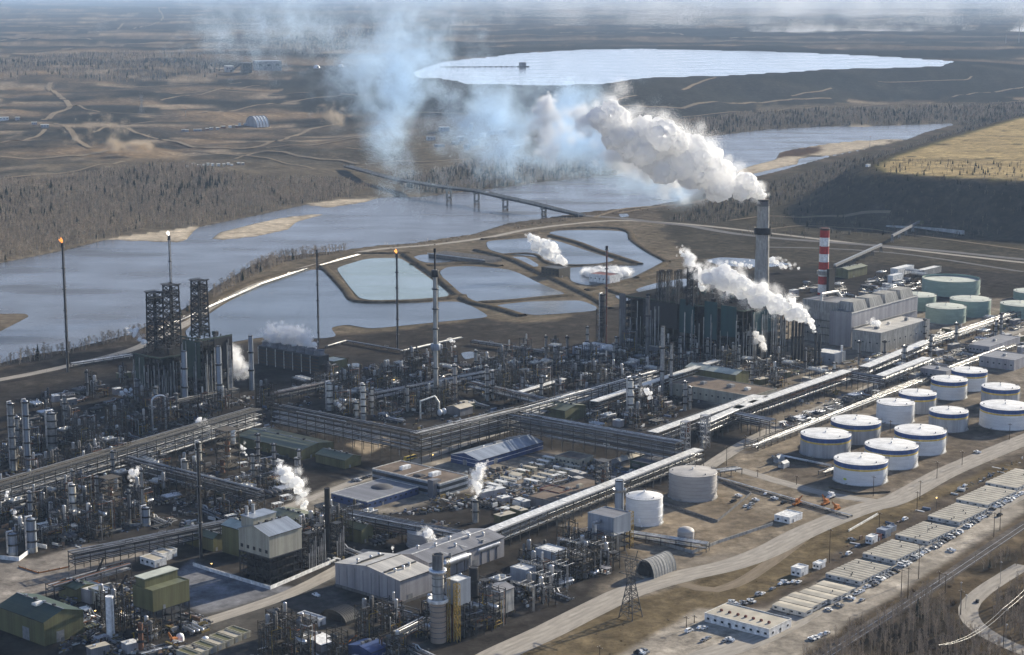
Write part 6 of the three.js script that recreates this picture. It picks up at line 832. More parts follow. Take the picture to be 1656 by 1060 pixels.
// ---------------------------------------------------------------- site cabins and car park
const cabins = 'long tan-roofed cabin block';
[[[1299.5, 1000], [1376, 957], [1243, 989], 6, 'of separate narrow cabins, nearest after the white office'], [[1392, 949.5], [1434, 923], [1338, 935], 9, 'second in the row from the near end'], [[1448, 915], [1489, 890], [1396, 903], 9, 'third in the row from the near end'], [[1501, 884], [1538, 860], [1451, 871.5], 9, 'fourth in the row from the near end'], [[1552, 852.5], [1590, 829], [1501, 842], 9, 'fifth in the row from the near end'], [[1597, 824.5], [1636, 800], [1548, 814], 9, 'sixth in the row from the near end'], [[1645, 797], [1685, 772], [1597, 786], 9, 'farthest, cut by the right edge of the picture']].forEach(([N, Rr, L, n, l], bi) => {
  const { a, b: bb, c } = footing(N, Rr, L), t = thing('cabin_block', cabins + ' ' + l, 'cabins', c, GRID, 'long cabin blocks'), w = a / n, gap = bi ? 0.12 : 0.9, h = 3.1, rr = rng(bi + 5);
  for (let k = 0; k < n; k++) { const x = -a / 2 + w * (k + 0.5), dz = bi ? 0 : (rr() - 0.5) * 3; part('cabin_wall', t, M.trailer, (b) => b.box(x, 0.4, dz, w - gap, h - 0.4, bb)); part('cabin_roof', t, M.tan, (b) => { b.quad(V(x - w / 2 + gap / 2 - 0.1, h, dz + bb / 2 + 0.2), V(x, h + 0.35, dz + bb / 2 + 0.2), V(x, h + 0.35, dz - bb / 2 - 0.2), V(x - w / 2 + gap / 2 - 0.1, h, dz - bb / 2 - 0.2)); b.quad(V(x, h + 0.35, dz + bb / 2 + 0.2), V(x + w / 2 - gap / 2 + 0.1, h, dz + bb / 2 + 0.2), V(x + w / 2 - gap / 2 + 0.1, h, dz - bb / 2 - 0.2), V(x, h + 0.35, dz - bb / 2 - 0.2)); }); part('roof_joint', t, M.dark, (b) => b.box(x + w / 2, h - 0.1, 0, 0.25, 0.22, bb + 0.3));
    part('window', t, M.glass, (b) => b.box(x, 1.5, dz + bb / 2 + 0.05, w * 0.4, 0.9, 0.1)); if (rr() < 0.4) part('roof_vent', t, M.dark, (b) => b.box(x - w * 0.15, h + 0.3, dz + bb * (rr() - 0.5) * 0.6, 0.5, 0.8, 0.5)); }
  for (let k = 0; k < 4; k++) part('window', t, M.glass, (b) => b.box(-a / 2 + gap / 2 - 0.06, 1.5, -bb / 2 + bb * (k + 0.5) / 4, 0.12, 0.95, 1.5));
  part('skirting', t, M.dark, (b) => b.box(0, 0, 0, a - 0.6, 0.42, bb - 0.3)); part('door', t, M.grey, (b) => b.box(-a / 2 + gap / 2 - 0.05, 0.4, bb * 0.06, 0.12, 2.1, 1)); part('steps', t, M.wood, (b) => b.box(-a / 2 - 0.8, 0, bb * 0.06, 1.4, 0.4, 1.6)); part('awning', t, M.dull, (b) => { for (let k = 0; k < n; k += 2) b.box(-a / 2 + w * (k + 0.5), 2.5, bb / 2 + 0.5, 1.4, 0.12, 1); });
});
building('white_office', 'long white single-storey office with tan roof before the parked cars, bottom right', 'office', [1244, 1033], [1275, 1014], [1139, 1006], 1020, { wall: M.white, roof: M.tan, trim: M.lid, winB: 9, winY: [1.6], winA: 3, roofBoxes: [0.12, 0.25, 0.38, 0.5, 0.62, 0.74, 0.86].map((k) => [0.4, k, 1.2, 1, 1.4, M.redDark]), doors: [['B', 0.4, 1.4, 2.3], ['A', 0.5, 1.4, 2.3]] });
const hut = (l, N, Rr, L, y, w = M.white, r = M.lid, g) => building('site_hut', l, 'hut', N, Rr, L, y, { wall: w, roof: r, winB: 2, winY: [1.2], group: g });
hut('white site hut behind the first cabin blocks', [1295, 934], [1306, 928], [1280, 930], 922); hut('small white hut right of the white site hut', [1325, 922], [1334, 917], [1316, 919], 914); hut('white cabin pair nearer, in the dirt yard by orange cranes', [1277, 848], [1296, 839], [1252, 843], 839); hut('small white hut near the red container behind the cabin blocks', [1410, 881], [1418, 876], [1402, 878], 871);
hut('blue container behind the third cabin block', [1432, 871], [1438, 866], [1422, 866], 860, M.blueRoof, M.blueRoof); hut('blue-grey container behind the fourth cabin block', [1442, 862], [1448, 858], [1435, 859], 855, M.blueRoof, M.blueRoof); hut('red container beside the small white hut', [1421, 876], [1424, 873], [1416, 872], 868, M.redDark, M.redDark);
for (const [x, y, k] of [[1260, 747, 0], [1268, 756, 1]]) { const t = thing('covered_conveyor', 'white sloping covered equipment between road and leftmost tank, ' + ['upper piece', 'lower piece'][k], 'equipment', G(x, y), GRID); part('casing', t, M.trailer, (b) => { b.box(0, 0, 0, 8, 3.4, 4.5); b.quad(V(-4, 3.4, 2.2), V(4, 3.4, 2.2), V(4, 5, 0), V(-4, 5, 0)).quad(V(4, 3.4, -2.2), V(-4, 3.4, -2.2), V(-4, 5, 0), V(4, 5, 0)); }); part('chute', t, M.dull, (b) => b.bar(V(-4, 3, 0), V(-9, 6, 0), 1.4)); }
[[[1600, 478], 'a'], [[1560, 610], 'b']].forEach(() => 0);
for (const [N, Rr, L, y, l] of [[[1640, 600], [1662, 590], [1590, 590], 584, 'dark flat-roofed office at the right edge beyond the tanks'], [[1600, 575], [1640, 557], [1575, 568], 562, 'grey flat-roofed office beyond the tanks on the right'], [[1530, 618], [1542, 612], [1500, 608], 602, 'grey hut left of the farthest blue-banded tank']]) building('office', l, 'office', N, Rr, L, y, { wall: M.clad, roof: M.cladDark, winB: 6, roofBoxes: [[0.5, 0.5, 4, 1.6, 3, M.dull]] });
// rows of huts and boxes in the yard beside the flat brown office
{ const r = rng(404); for (const [x, y, n, m] of [[835, 772, 6, M.cream], [860, 783, 5, M.trailer], [800, 790, 4, M.white], [905, 770, 3, M.cream]]) for (let k = 0; k < n; k++) { const p = G(x - k * 2 + k * 13, y - k * 5.2); if (SOLID.some(([a, b, q]) => (a - p.x) ** 2 + (b - p.z) ** 2 < q * q)) continue; const t = thing('cabin', 'small flat-roofed cabin in the yard right of the blue warehouse', 'cabin', p, GRID, 'small cabins right of the blue warehouse'), l = 9 + 4 * r(); part('wall', t, m, (b) => b.box(0, 0, 0, 3.4, 2.8, l)); part('roof', t, r() < 0.5 ? M.lid : M.tan, (b) => b.box(0, 2.8, 0, 3.8, 0.25, l + 0.4)); for (let j = 0; j < 2; j++) part('window', t, M.glass, (b) => b.box(-1.75, 1.1, -l / 4 + j * l / 2, 0.1, 1, 1.2)); } }

// ---------------------------------------------------------------- vehicles
const CARS = new Map();
function car(kind, color, label, px, py, turn, group) {
  const key = kind + color, p = G(px, py); p.y = 0.15;
  if (CARS.has(key)) return copy(CARS.get(key), p, turn, label, group);
  const paint_ = { white: M.white, silver: M.dull, black: M.black, red: M.red, blue: M.blueClad, grey: M.grey, yellow: M.yellow }[color], t = thing(kind === 'bus' ? 'bus' : kind === 'pickup' ? 'pickup_truck' : kind === 'van' ? 'van' : 'car', label, kind === 'pickup' ? 'pickup truck' : kind, p, turn, group); CARS.set(key, t);
  const D = { car: [4.7, 0.95, 0.55, 1.85, -0.2, 2.5], pickup: [5.8, 1.1, 0.8, 2.0, 0.35, 2.2], van: [5.4, 1.2, 1.0, 2.0, -0.5, 4.0], bus: [11.5, 1.5, 1.5, 2.6, 0, 11.2] }[kind], [L, h, g, w, cx, cl] = D;
  part('body', t, paint_, (b) => { b.box(0, 0.35, 0, L, h - 0.35, w); if (kind === 'pickup') { b.box(-L / 2 + 0.06, h - 0.02, 0, 0.1, 0.35, w); b.box(-L * 0.28, h - 0.02, w / 2 - 0.05, L * 0.42, 0.35, 0.08); b.box(-L * 0.28, h - 0.02, -w / 2 + 0.05, L * 0.42, 0.35, 0.08); } });
  part('cabin', t, paint_, (b) => { const x0 = cx - cl / 2, x1 = cx + cl / 2, s = kind === 'bus' ? 0.1 : 0.4, y = h, Y = h + g, z = w / 2 - 0.05, Z = w / 2 - 0.2, P = (x, yy, zz) => V(x, yy, zz); b.quad(P(x0 + s, Y, Z), P(x1 - s, Y, Z), P(x1 - s, Y, -Z), P(x0 + s, Y, -Z)); b.quad(P(x0, y, z), P(x1, y, z), P(x1 - s, Y, Z), P(x0 + s, Y, Z)).quad(P(x1, y, -z), P(x0, y, -z), P(x0 + s, Y, -Z), P(x1 - s, Y, -Z)).quad(P(x1, y, z), P(x1, y, -z), P(x1 - s, Y, -Z), P(x1 - s, Y, Z)).quad(P(x0, y, -z), P(x0, y, z), P(x0 + s, Y, Z), P(x0 + s, Y, -Z)); });
  for (const s of [-1, 1]) part('side_window', t, M.glass, (b) => { const z = s * (w / 2 - 0.09); b.box(cx, h + 0.1, z, cl - 0.9, g - 0.2, 0.1); });
  part('windscreen', t, M.glass, (b) => b.bar(V(cx + cl / 2 + 0.02, h + 0.1, 0), V(cx + cl / 2 - 0.3, h + g - 0.08, 0), w - 0.4, 0.06));
  for (const i of [-1, 1]) for (const s of [-1, 1]) part('wheel', t, M.rubber, (b) => b.cyl(V(i * L * 0.32, 0.36, s * (w / 2 - 0.18)), V(i * L * 0.32, 0.36, s * (w / 2 + 0.04)), 0.38, 10));
  for (const s of [-1, 1]) part('headlight', t, M.glass, (b) => b.box(L / 2, 0.65, s * w * 0.34, 0.06, 0.2, 0.3));
  return t;
}
const ALONGA = GRID, ALONGB = GRID - Math.PI / 2, cr = rng(91), hue = () => pick(cr, ['white', 'white', 'white', 'white', 'white', 'silver', 'silver', 'silver', 'black', 'grey']), kinds = () => pick(cr, ['pickup', 'pickup', 'pickup', 'car', 'van', 'car']);
const word = { pickup: 'pickup truck', car: 'car', van: 'van', bus: 'bus' };
function parked(list, turn, where, group, back = 0) { list.forEach(([x, y]) => { const k = kinds(), c = hue(); car(k, c, `${c} ${word[k]} ${where}`, x, y, turn + (cr() - 0.5) * 0.12 + (cr() < 0.3 ? Math.PI : 0), group); }); }
const m4 = (l) => l.map(([x, y]) => [1242 + x / 4, 830 + y / 4]), m3 = (l) => l.map(([x, y]) => [828 + x / 4, 830 + y / 4]), l4 = (l) => l.map(([x, y]) => [1242 + x / 4, 600 + y / 4]), l2 = (l) => l.map(([x, y]) => [414 + x / 4, 600 + y / 4]);
parked(m4([[395, 632], [460, 605], [535, 560], [575, 530], [600, 518]]), ALONGB, 'parked beside the narrow separate cabins', 'vehicles along the cabin blocks');
parked(m4([[640, 488], [675, 474], [700, 462], [690, 450], [720, 440], [740, 430], [757, 420], [775, 412], [800, 397], [825, 383]]), ALONGB, 'parked beside the second cabin block', 'vehicles along the cabin blocks');
parked(m4([[865, 348], [890, 338], [910, 328], [930, 312], [947, 302], [963, 290], [985, 278], [1005, 268], [1030, 250]]), ALONGB, 'parked beside the third cabin block', 'vehicles along the cabin blocks');
parked(m4([[1075, 230], [1095, 220], [1112, 208], [1130, 193], [1150, 182], [1168, 172], [1185, 162], [1203, 150], [1220, 140], [1240, 130]]), ALONGB, 'parked beside the fourth cabin block', 'vehicles along the cabin blocks');
parked(m4([[1290, 95], [1310, 84], [1330, 68], [1350, 56], [1372, 45], [1392, 34], [1412, 24], [1430, 13]]), ALONGB, 'parked beside the fifth cabin block', 'vehicles along the cabin blocks');
parked(l4([[1455, 900], [1475, 888], [1495, 878], [1520, 866], [1540, 855], [1560, 845], [1582, 832], [1605, 820], [1630, 808], [1650, 796]]), ALONGB, 'parked beside the sixth cabin block', 'vehicles along the cabin blocks');
parked(m4([[30, 498], [85, 465], [112, 455], [165, 452], [200, 455]]), ALONGA, 'in the lot behind the narrow separate cabins', 'vehicles behind the cabins');
parked(m3([[1595, 535], [1620, 530], [1550, 578], [1500, 590], [1470, 602], [1430, 585]]), ALONGA, 'behind the white single-storey office', 'vehicles behind the white office');
parked(m3([[1145, 772], [1215, 750], [1245, 752], [1240, 832], [1268, 818], [1375, 838], [1412, 828]]), ALONGA, 'in the lot left of the white single-storey office', 'vehicles before the white office');
parked(m3([[860, 903], [835, 912], [815, 908]]), ALONGA, 'at the bottom edge by the lot entrance', 'vehicles by the lot entrance');
parked(m4([[285, 822], [312, 812], [345, 800], [375, 790]]), ALONGB, 'parked across the road from the white single-storey office', 'vehicles across the lot road');
car('car', 'silver', 'silver car driving on the gravel road past the narrow cabins', 1394, 973, ALONGA); car('pickup', 'white', 'white pickup driving on the gravel road past the third cabin block', 1539, 892, ALONGA); car('pickup', 'black', 'black pickup driving on the gravel road far right', 1617, 835, ALONGA); car('car', 'black', 'dark car on the curved loop road, bottom right', 1581, 974.5, 70 * R); car('pickup', 'silver', 'silver pickup on the dirt strip behind the third cabin block', 1378, 875, ALONGA); car('van', 'white', 'white tank van on the dirt strip behind the second cabin block', 1373, 898, ALONGA); car('van', 'white', 'white van behind the fourth cabin block', 1464, 842, ALONGA); car('pickup', 'white', 'white pickup on the road beside the largest blue-banded tank', 1581, 733, ALONGA); car('car', 'white', 'white car on the verge below the tank at the junction', 1561, 787, ALONGA);
car('bus', 'yellow', 'yellow school bus parked behind the banded office', 663, 744, ALONGA); car('pickup', 'white', 'white pickup beside the dirt road below the grey hall', 511, 965, ALONGA);
parked(l2([[635, 715], [665, 712], [700, 702], [740, 690], [800, 655], [840, 650]]), ALONGA, 'parked beside the banded office', 'vehicles beside the banded office');
{ const r = rng(65); const q = []; for (let k = 0; k < 34; k++) { const t = Math.floor(r() * 6) / 6; q.push([760 + r() * 190, 770 + r() * 44 - 0]); } parked(q.filter(([x, y]) => { const p = G(x, y); return !SOLID.some(([a, b, d]) => (a - p.x) ** 2 + (b - p.z) ** 2 < d * d) && !takenAt.some(([a, b]) => (a - p.x) ** 2 + (b - p.z) ** 2 < 30); }), ALONGA, 'in the yard right of the banded office', 'vehicles in the office yard'); const w = []; for (let k = 0; k < 9; k++) w.push([1180 + r() * 90, 800 + r() * 24]); parked(w, ALONGA, 'in the dirt yard right of the open-top tank', 'vehicles in the dirt yard'); const z = []; for (let k = 0; k < 26; k++) { const t = r(); z.push([lerp(1440, 1640, t) + r() * 8, lerp(610, 530, t) + r() * 8]); } parked(z, ALONGA, 'along the road behind the tank farm', 'vehicles behind the tank farm'); }
function crane(label, body, tip, m, o = {}) { const p = G(...body), t = thing('mobile_crane', label, 'crane', p, GRID + (o.turn ?? 0)); part('carrier', t, o.paint ?? M.orange, (b) => b.box(0, 0.7, 0, 8, 1.2, 2.6)); part('cab', t, o.paint ?? M.orange, (b) => b.box(1, 1.9, 0, 3, 2, 2.4)); for (const i of [-3, -1, 1, 3]) for (const s of [-1, 1]) part('wheel', t, M.rubber, (b) => b.cyl(V(i, 0.65, s * 1.1), V(i, 0.65, s * 1.45), 0.65, 10));
  const q = V(p.x + (tip[0] - body[0]) / perMetre(p), 0, p.z), h = heightFor(q, tip[1]), e = V(q.x - p.x, h, 0).applyAxisAngle(V(0, 1, 0), -(GRID + (o.turn ?? 0))); part('boom', t, m, (b) => { const s = V(0, 2.6, 0), n = 16, off = [[-0.55, 0], [0.55, 0], [0, 0.6]]; for (const [a, c] of off) b.bar(V(s.x + a, s.y + c, s.z + a), V(e.x + a * 0.4, e.y + c * 0.4, e.z + a * 0.4), o.th ?? 0.34); for (let k = 0; k < n; k++) { const A = s.clone().lerp(e, k / n), B = s.clone().lerp(e, (k + 1) / n); b.bar(V(A.x - 0.4, A.y, A.z), V(B.x + 0.4, B.y, B.z), 0.2); } }); part('hook_line', t, M.dark, (b) => b.bar(e, V(e.x, Math.max(3, e.y - 12), e.z), 0.12)); return t; }
crane('crane with dark lattice boom and orange body in the left yard', [150, 950], [168, 903], M.black); crane('crane with long black lattice boom beside the round silo', [164, 1010], [207, 930], M.black, { paint: M.dark, th: 0.5 }); crane('orange telescopic crane between the two dome tents', [279, 1044], [273, 1024], M.orange, { th: 0.3 });
crane('orange crane in the dirt yard, left of three', [1289, 817], [1297, 802], M.orange, { th: 0.3 }); crane('orange crane in the dirt yard, middle of three', [1335, 817], [1330, 800], M.orange, { th: 0.3 }); crane('orange crane in the dirt yard, right of three', [1352, 826], [1346, 812], M.orange, { th: 0.3 }); crane('white boom truck among the orange cranes', [1344, 806], [1340, 796], M.white, { paint: M.white, th: 0.9 });

// ---------------------------------------------------------------- poles, lamps, pylons, wires
const pole0 = []; function pole(label, x, yb, yt) { const p = G(x, yb), h = heightFor(p, yt), t = thing('wooden_pole', label, 'utility pole', p, GRID, 'wooden utility poles'); part('shaft', t, M.wood, (b) => b.cyl(V(0, 0, 0), V(0, h, 0), 0.26, 8, 0.16)); part('crossarm', t, M.wood, (b) => b.box(0, h - 1.1, 0, 0.2, 0.25, 3.4)); for (const s of [-1, 0, 1]) part('insulator', t, M.white, (b) => b.cyl(V(0, s ? h - 0.85 : h, s * 1.5), V(0, s ? h - 0.5 : h + 0.35, s * 1.5), 0.12, 6)); return { p, h }; }
const poleSpots = [...m4([[398, 322, 103], [720, 122, -4], [862, 546, 360], [905, 556, 350], [975, 427, 200], [1462, 157, -5], [1502, 112, -40]].map(([x, y]) => [x, y])).map((q, i) => [...q, 830 + [103, -4, 360, 350, 200, -5, -40][i] / 4]), ...[[682, 812, 680], [984, 832, 710], [965, 907, 780], [1094, 697, 590], [1257, 612, 520], [1563, 447, 340], [186, 737, 678]].map(([x, y, t]) => [1242 + x / 4, 600 + y / 4, 600 + t / 4]), ...[[1388, 617, 490], [1590, 687, 640], [1510, 492, 420]].map(([x, y, t]) => [828 + x / 4, 600 + y / 4, 600 + t / 4]), [1110, 1019, 997], [1123, 1008, 995], [1623, 1048, 985], [1554, 995, 955], [1519, 945, 925], [1529, 960, 928], [970, 1060, 1046], [1100, 585, 560], [1440, 700, 680], [1372, 762, 742]];
const polesAt = poleSpots.map(([x, b, t]) => pole('tall wooden pole beside the roads and yards on the right', x, b, t));
[[1552, 1010, 943], [1618, 945, 910], [1562, 985, 963], [1627, 1042, 1011], [1514, 826, 804], [1500, 870, 850]].forEach(([x, b, tt]) => { const p = G(x, b), h = heightFor(p, tt), t = thing('street_lamp', 'street lamp with white globe by the loop road', 'street lamp', p, GRID, 'street lamps by the loop road'); part('mast', t, M.dull, (b_) => b_.cyl(V(0, 0, 0), V(0, h, 0), 0.12, 7)); part('lamp_head', t, M.white, (b_) => b_.ball(0.3, h, 0, 0.5, 0.7, 10)); });
function wire(label, a, b, sag, group) { const n = 14, pts = []; for (let k = 0; k <= n; k++) { const t = k / n; pts.push(V(lerp(a.x, b.x, t), lerp(a.y, b.y, t) - sag * 4 * t * (1 - t), lerp(a.z, b.z, t))); } const m = new MB(); for (let k = 0; k < n; k++) m.cyl(pts[k], pts[k + 1], 0.07, 5); solo('power_line', label, 'power line', m.geo(), M.lid, group); }
{ const P0 = G(1623, 1048), t0 = heightFor(P0, 985), far = G(1720, 930), nearP = G(1520, 1110); for (const s of [-1.4, 1.4]) { wire('slack power line from the tall loop-road pole to the right edge', V(P0.x + s, t0, P0.z), V(far.x + s, t0, far.z), 4, 'power lines at the loop road'); wire('slack power line from the tall loop-road pole to the bottom edge', V(P0.x + s, t0, P0.z), V(nearP.x + s, t0, nearP.z), 4, 'power lines at the loop road'); } }
function pylon(label, px, yb, yt, wpx, dark = M.grey) { const p = G(px, yb), h = heightFor(p, yt), w = wpx / perMetre(p), t = thing('transmission_tower', label, 'pylon', p, GRID); part('legs', t, dark, (b) => lattice(b, w, w * 0.32, 0, h * 0.52, 5, 0.3)).userData.kind = 'stuff'; part('upper_frame', t, dark, (b) => { lattice(b, w * 0.32, w * 0.55, h * 0.52, h * 0.85, 4, 0.22); }); for (const [y, l] of [[0.86, 1.15], [0.62, 0.9]]) part('crossarm', t, dark, (b) => { b.bar(V(0, h * y, -w * l), V(0, h * y, w * l), 0.4); b.bar(V(0, h * (y + 0.04), -w * l * 0.5), V(0, h * y, -w * l), 0.25); b.bar(V(0, h * (y + 0.04), w * l * 0.5), V(0, h * y, w * l), 0.25); b.bar(V(0, h * (y + 0.04), -w * l * 0.5), V(0, h * (y + 0.04), w * l * 0.5), 0.3); }); part('peak', t, dark, (b) => { for (const s of [-1, 1]) b.bar(V(0, h * 0.86, s * w * 0.3), V(0, h, s * w * 0.45), 0.3); }); for (const s of [-1, -0.35, 0.35, 1]) part('insulator', t, M.dark, (b) => b.cyl(V(0, h * 0.86 - 2.4, s * w * 1.1), V(0, h * 0.86, s * w * 1.1), 0.15, 6)); return t; }
pylon('big lattice transmission tower standing beside the gravel road, bottom centre', 1020, 999, 889, 27, M.frame); 
// open steel gantries of the substation
for (const [x, y] of [[845, 985], [872, 968], [900, 950], [928, 932], [955, 915], [982, 898], [860, 950], [890, 930], [920, 912], [945, 895]]) { const p = G(x, y), t = thing('gantry', 'pale steel gantry of the substation beside the road', 'gantry', p, GRID, 'substation gantries'); for (const s of [-1, 1]) part('mast', t, M.dull, (b) => lattice(b, 0.9, 0.7, 0, 15, 6, 0.12, 0, s * 8)); part('beam', t, M.dull, (b) => { for (let k = 0; k < 8; k++) { b.bar(V(0, 14, -8 + k * 2), V(0, 15, -7 + k * 2), 0.12); b.bar(V(0, 15, -7 + k * 2), V(0, 14, -6 + k * 2), 0.12); } b.bar(V(-0.3, 14, -8), V(-0.3, 14, 8), 0.2).bar(V(0.3, 15, -8), V(0.3, 15, 8), 0.2); }); part('strung_pipe', t, M.alu, (b) => { for (const z of [-5, 0, 5]) b.cyl(V(0, 13.5, z), V(10, 13.3, z), 0.12, 5); }); }
// flood lamps that burn among the units
const glowMat = new THREE.MeshStandardMaterial({ color: 0x000000, emissive: new THREE.Color().setRGB(1, 0.62, 0.18), emissiveIntensity: 3 }); glowMat.name = 'lamp glow';
[[298, 716, 707], [395, 704, 695], [275, 770, 762], [50, 800, 793], [240, 770, 759], [440, 720, 709], [700, 745, 738], [102, 950, 946], [128, 942, 937], [342, 923, 918], [154, 1000, 996], [197, 1000, 996], [1514, 830, 806], [1043, 833, 826], [895, 590, 585], [637, 622, 618]].forEach(([x, b, y]) => { const p = G(x, b), h = Math.max(4, heightFor(p, y)), t = thing('lamp_post', 'lit orange lamp on a thin post among the units', 'lamp', p, GRID, 'lit orange lamps among the units'); part('mast', t, M.frame, (q) => q.cyl(V(0, 0, 0), V(0, h, 0), 0.12, 6)); part('lamp', t, glowMat, (q) => q.ball(0, h + 0.3, 0, 0.5, 0.8, 8)); part('shade', t, M.dark, (q) => q.lathe(0, h + 0.5, 0, [[0.6, 0], [0.3, 0.4], [0.01, 0.5]], 8)); });
// low walls and fences
function wall(label, pts, h, m, th = 0.5, posts_ = 0) { const t = thing(posts_ ? 'fence' : 'low_wall', label, posts_ ? 'fence' : 'wall', G(...pts[0]), 0); const o = t.position; for (let k = 0; k < pts.length - 1; k++) { const a = G(...pts[k]).sub(o), b = G(...pts[k + 1]).sub(o); part('wall_segment', t, m, (q) => q.bar(V(a.x, h / 2, a.z), V(b.x, h / 2, b.z), th, h)); if (posts_) { const n = Math.max(2, Math.round(a.distanceTo(b) / posts_)); for (let j = 0; j <= n; j++) part('post', t, M.wood, (q) => { const p = a.clone().lerp(b, j / n); q.box(p.x, 0, p.z, 0.3, h + 0.5, 0.3); }); } } return t; }
wall('low concrete wall around the small domed tank and white tank', [[1005, 862], [1120, 896], [1160, 880], [1250, 850]], 2, M.conc, 0.5); wall('low concrete wall before the open-top grey tank', [[1070, 815], [1160, 845], [1215, 800], [1170, 780]], 1.6, M.concDark); wall('concrete kerb wall around the left front units', [[0, 905], [30, 908], [60, 885], [75, 888]], 2.5, M.white); wall('white wall below the left front units', [[132, 832], [180, 845], [212, 852], [238, 850]], 2, M.conc); wall('earth-coloured kerb below the nearest tank', [[1340, 790], [1385, 800], [1440, 797]], 1.2, M.bank); wall('pale low wall with bright panels round the cream boiler house yard', [[312, 916], [350, 928], [400, 943], [437, 954], [470, 940], [500, 927], [545, 908]], 2.2, M.white, 0.4); wall('white pipe-like rail beside the lot strip', [[1373, 860], [1420, 833]], 1.2, M.lid, 0.8);
wall('red barrier fence along the left yard', [[30, 918], [62, 928], [112, 918]], 0.8, M.orange, 0.08, 6); wall('red barrier fence in the shaded yard below the hall', [[465, 1025], [520, 1040], [560, 1043], [578, 1028]], 0.8, M.orange, 0.08, 6);
wall('pale long retaining wall on the dark hillside, lower', [[1433, 371], [1480, 373], [1520, 376], [1560, 380]], 6, M.trailer, 1, 12); wall('pale long retaining wall on the dark hillside, upper', [[1478, 356], [1530, 360], [1590, 366]], 5, M.trailer, 1, 12);
{ const a = G(1443, 392), b = G(1487, 371), t = thing('conveyor', 'pale yellow conveyor gallery climbing the dark hillside', 'conveyor', a, 0), d = b.clone().sub(a); part('gallery', t, M.cladDark, (q) => q.bar(V(0, 9, 0), V(d.x, 11, d.z), 3, 3)); for (let k = 0; k < 5; k++) part('trestle', t, M.grey, (q) => lattice(q, 3, 2, 0, 8, 2, 0.3, d.x * k / 4, d.z * k / 4)); part('end_house', t, M.olive, (q) => q.box(d.x, 4, d.z, 11, 8, 8)); }
{ const a = G(1350, 440), b = G(1425, 408), t = thing('conveyor', 'dark conveyor slanting up behind the olive shed', 'conveyor', a, 0), d = b.clone().sub(a); part('gallery', t, M.dull, (q) => q.bar(V(0, 8, 0), V(d.x, 10, d.z), 3, 3)); for (let k = 0; k < 6; k++) part('trestle', t, M.frame, (q) => lattice(q, 3, 2, 0, 7, 2, 0.3, d.x * k / 5, d.z * k / 5)); }

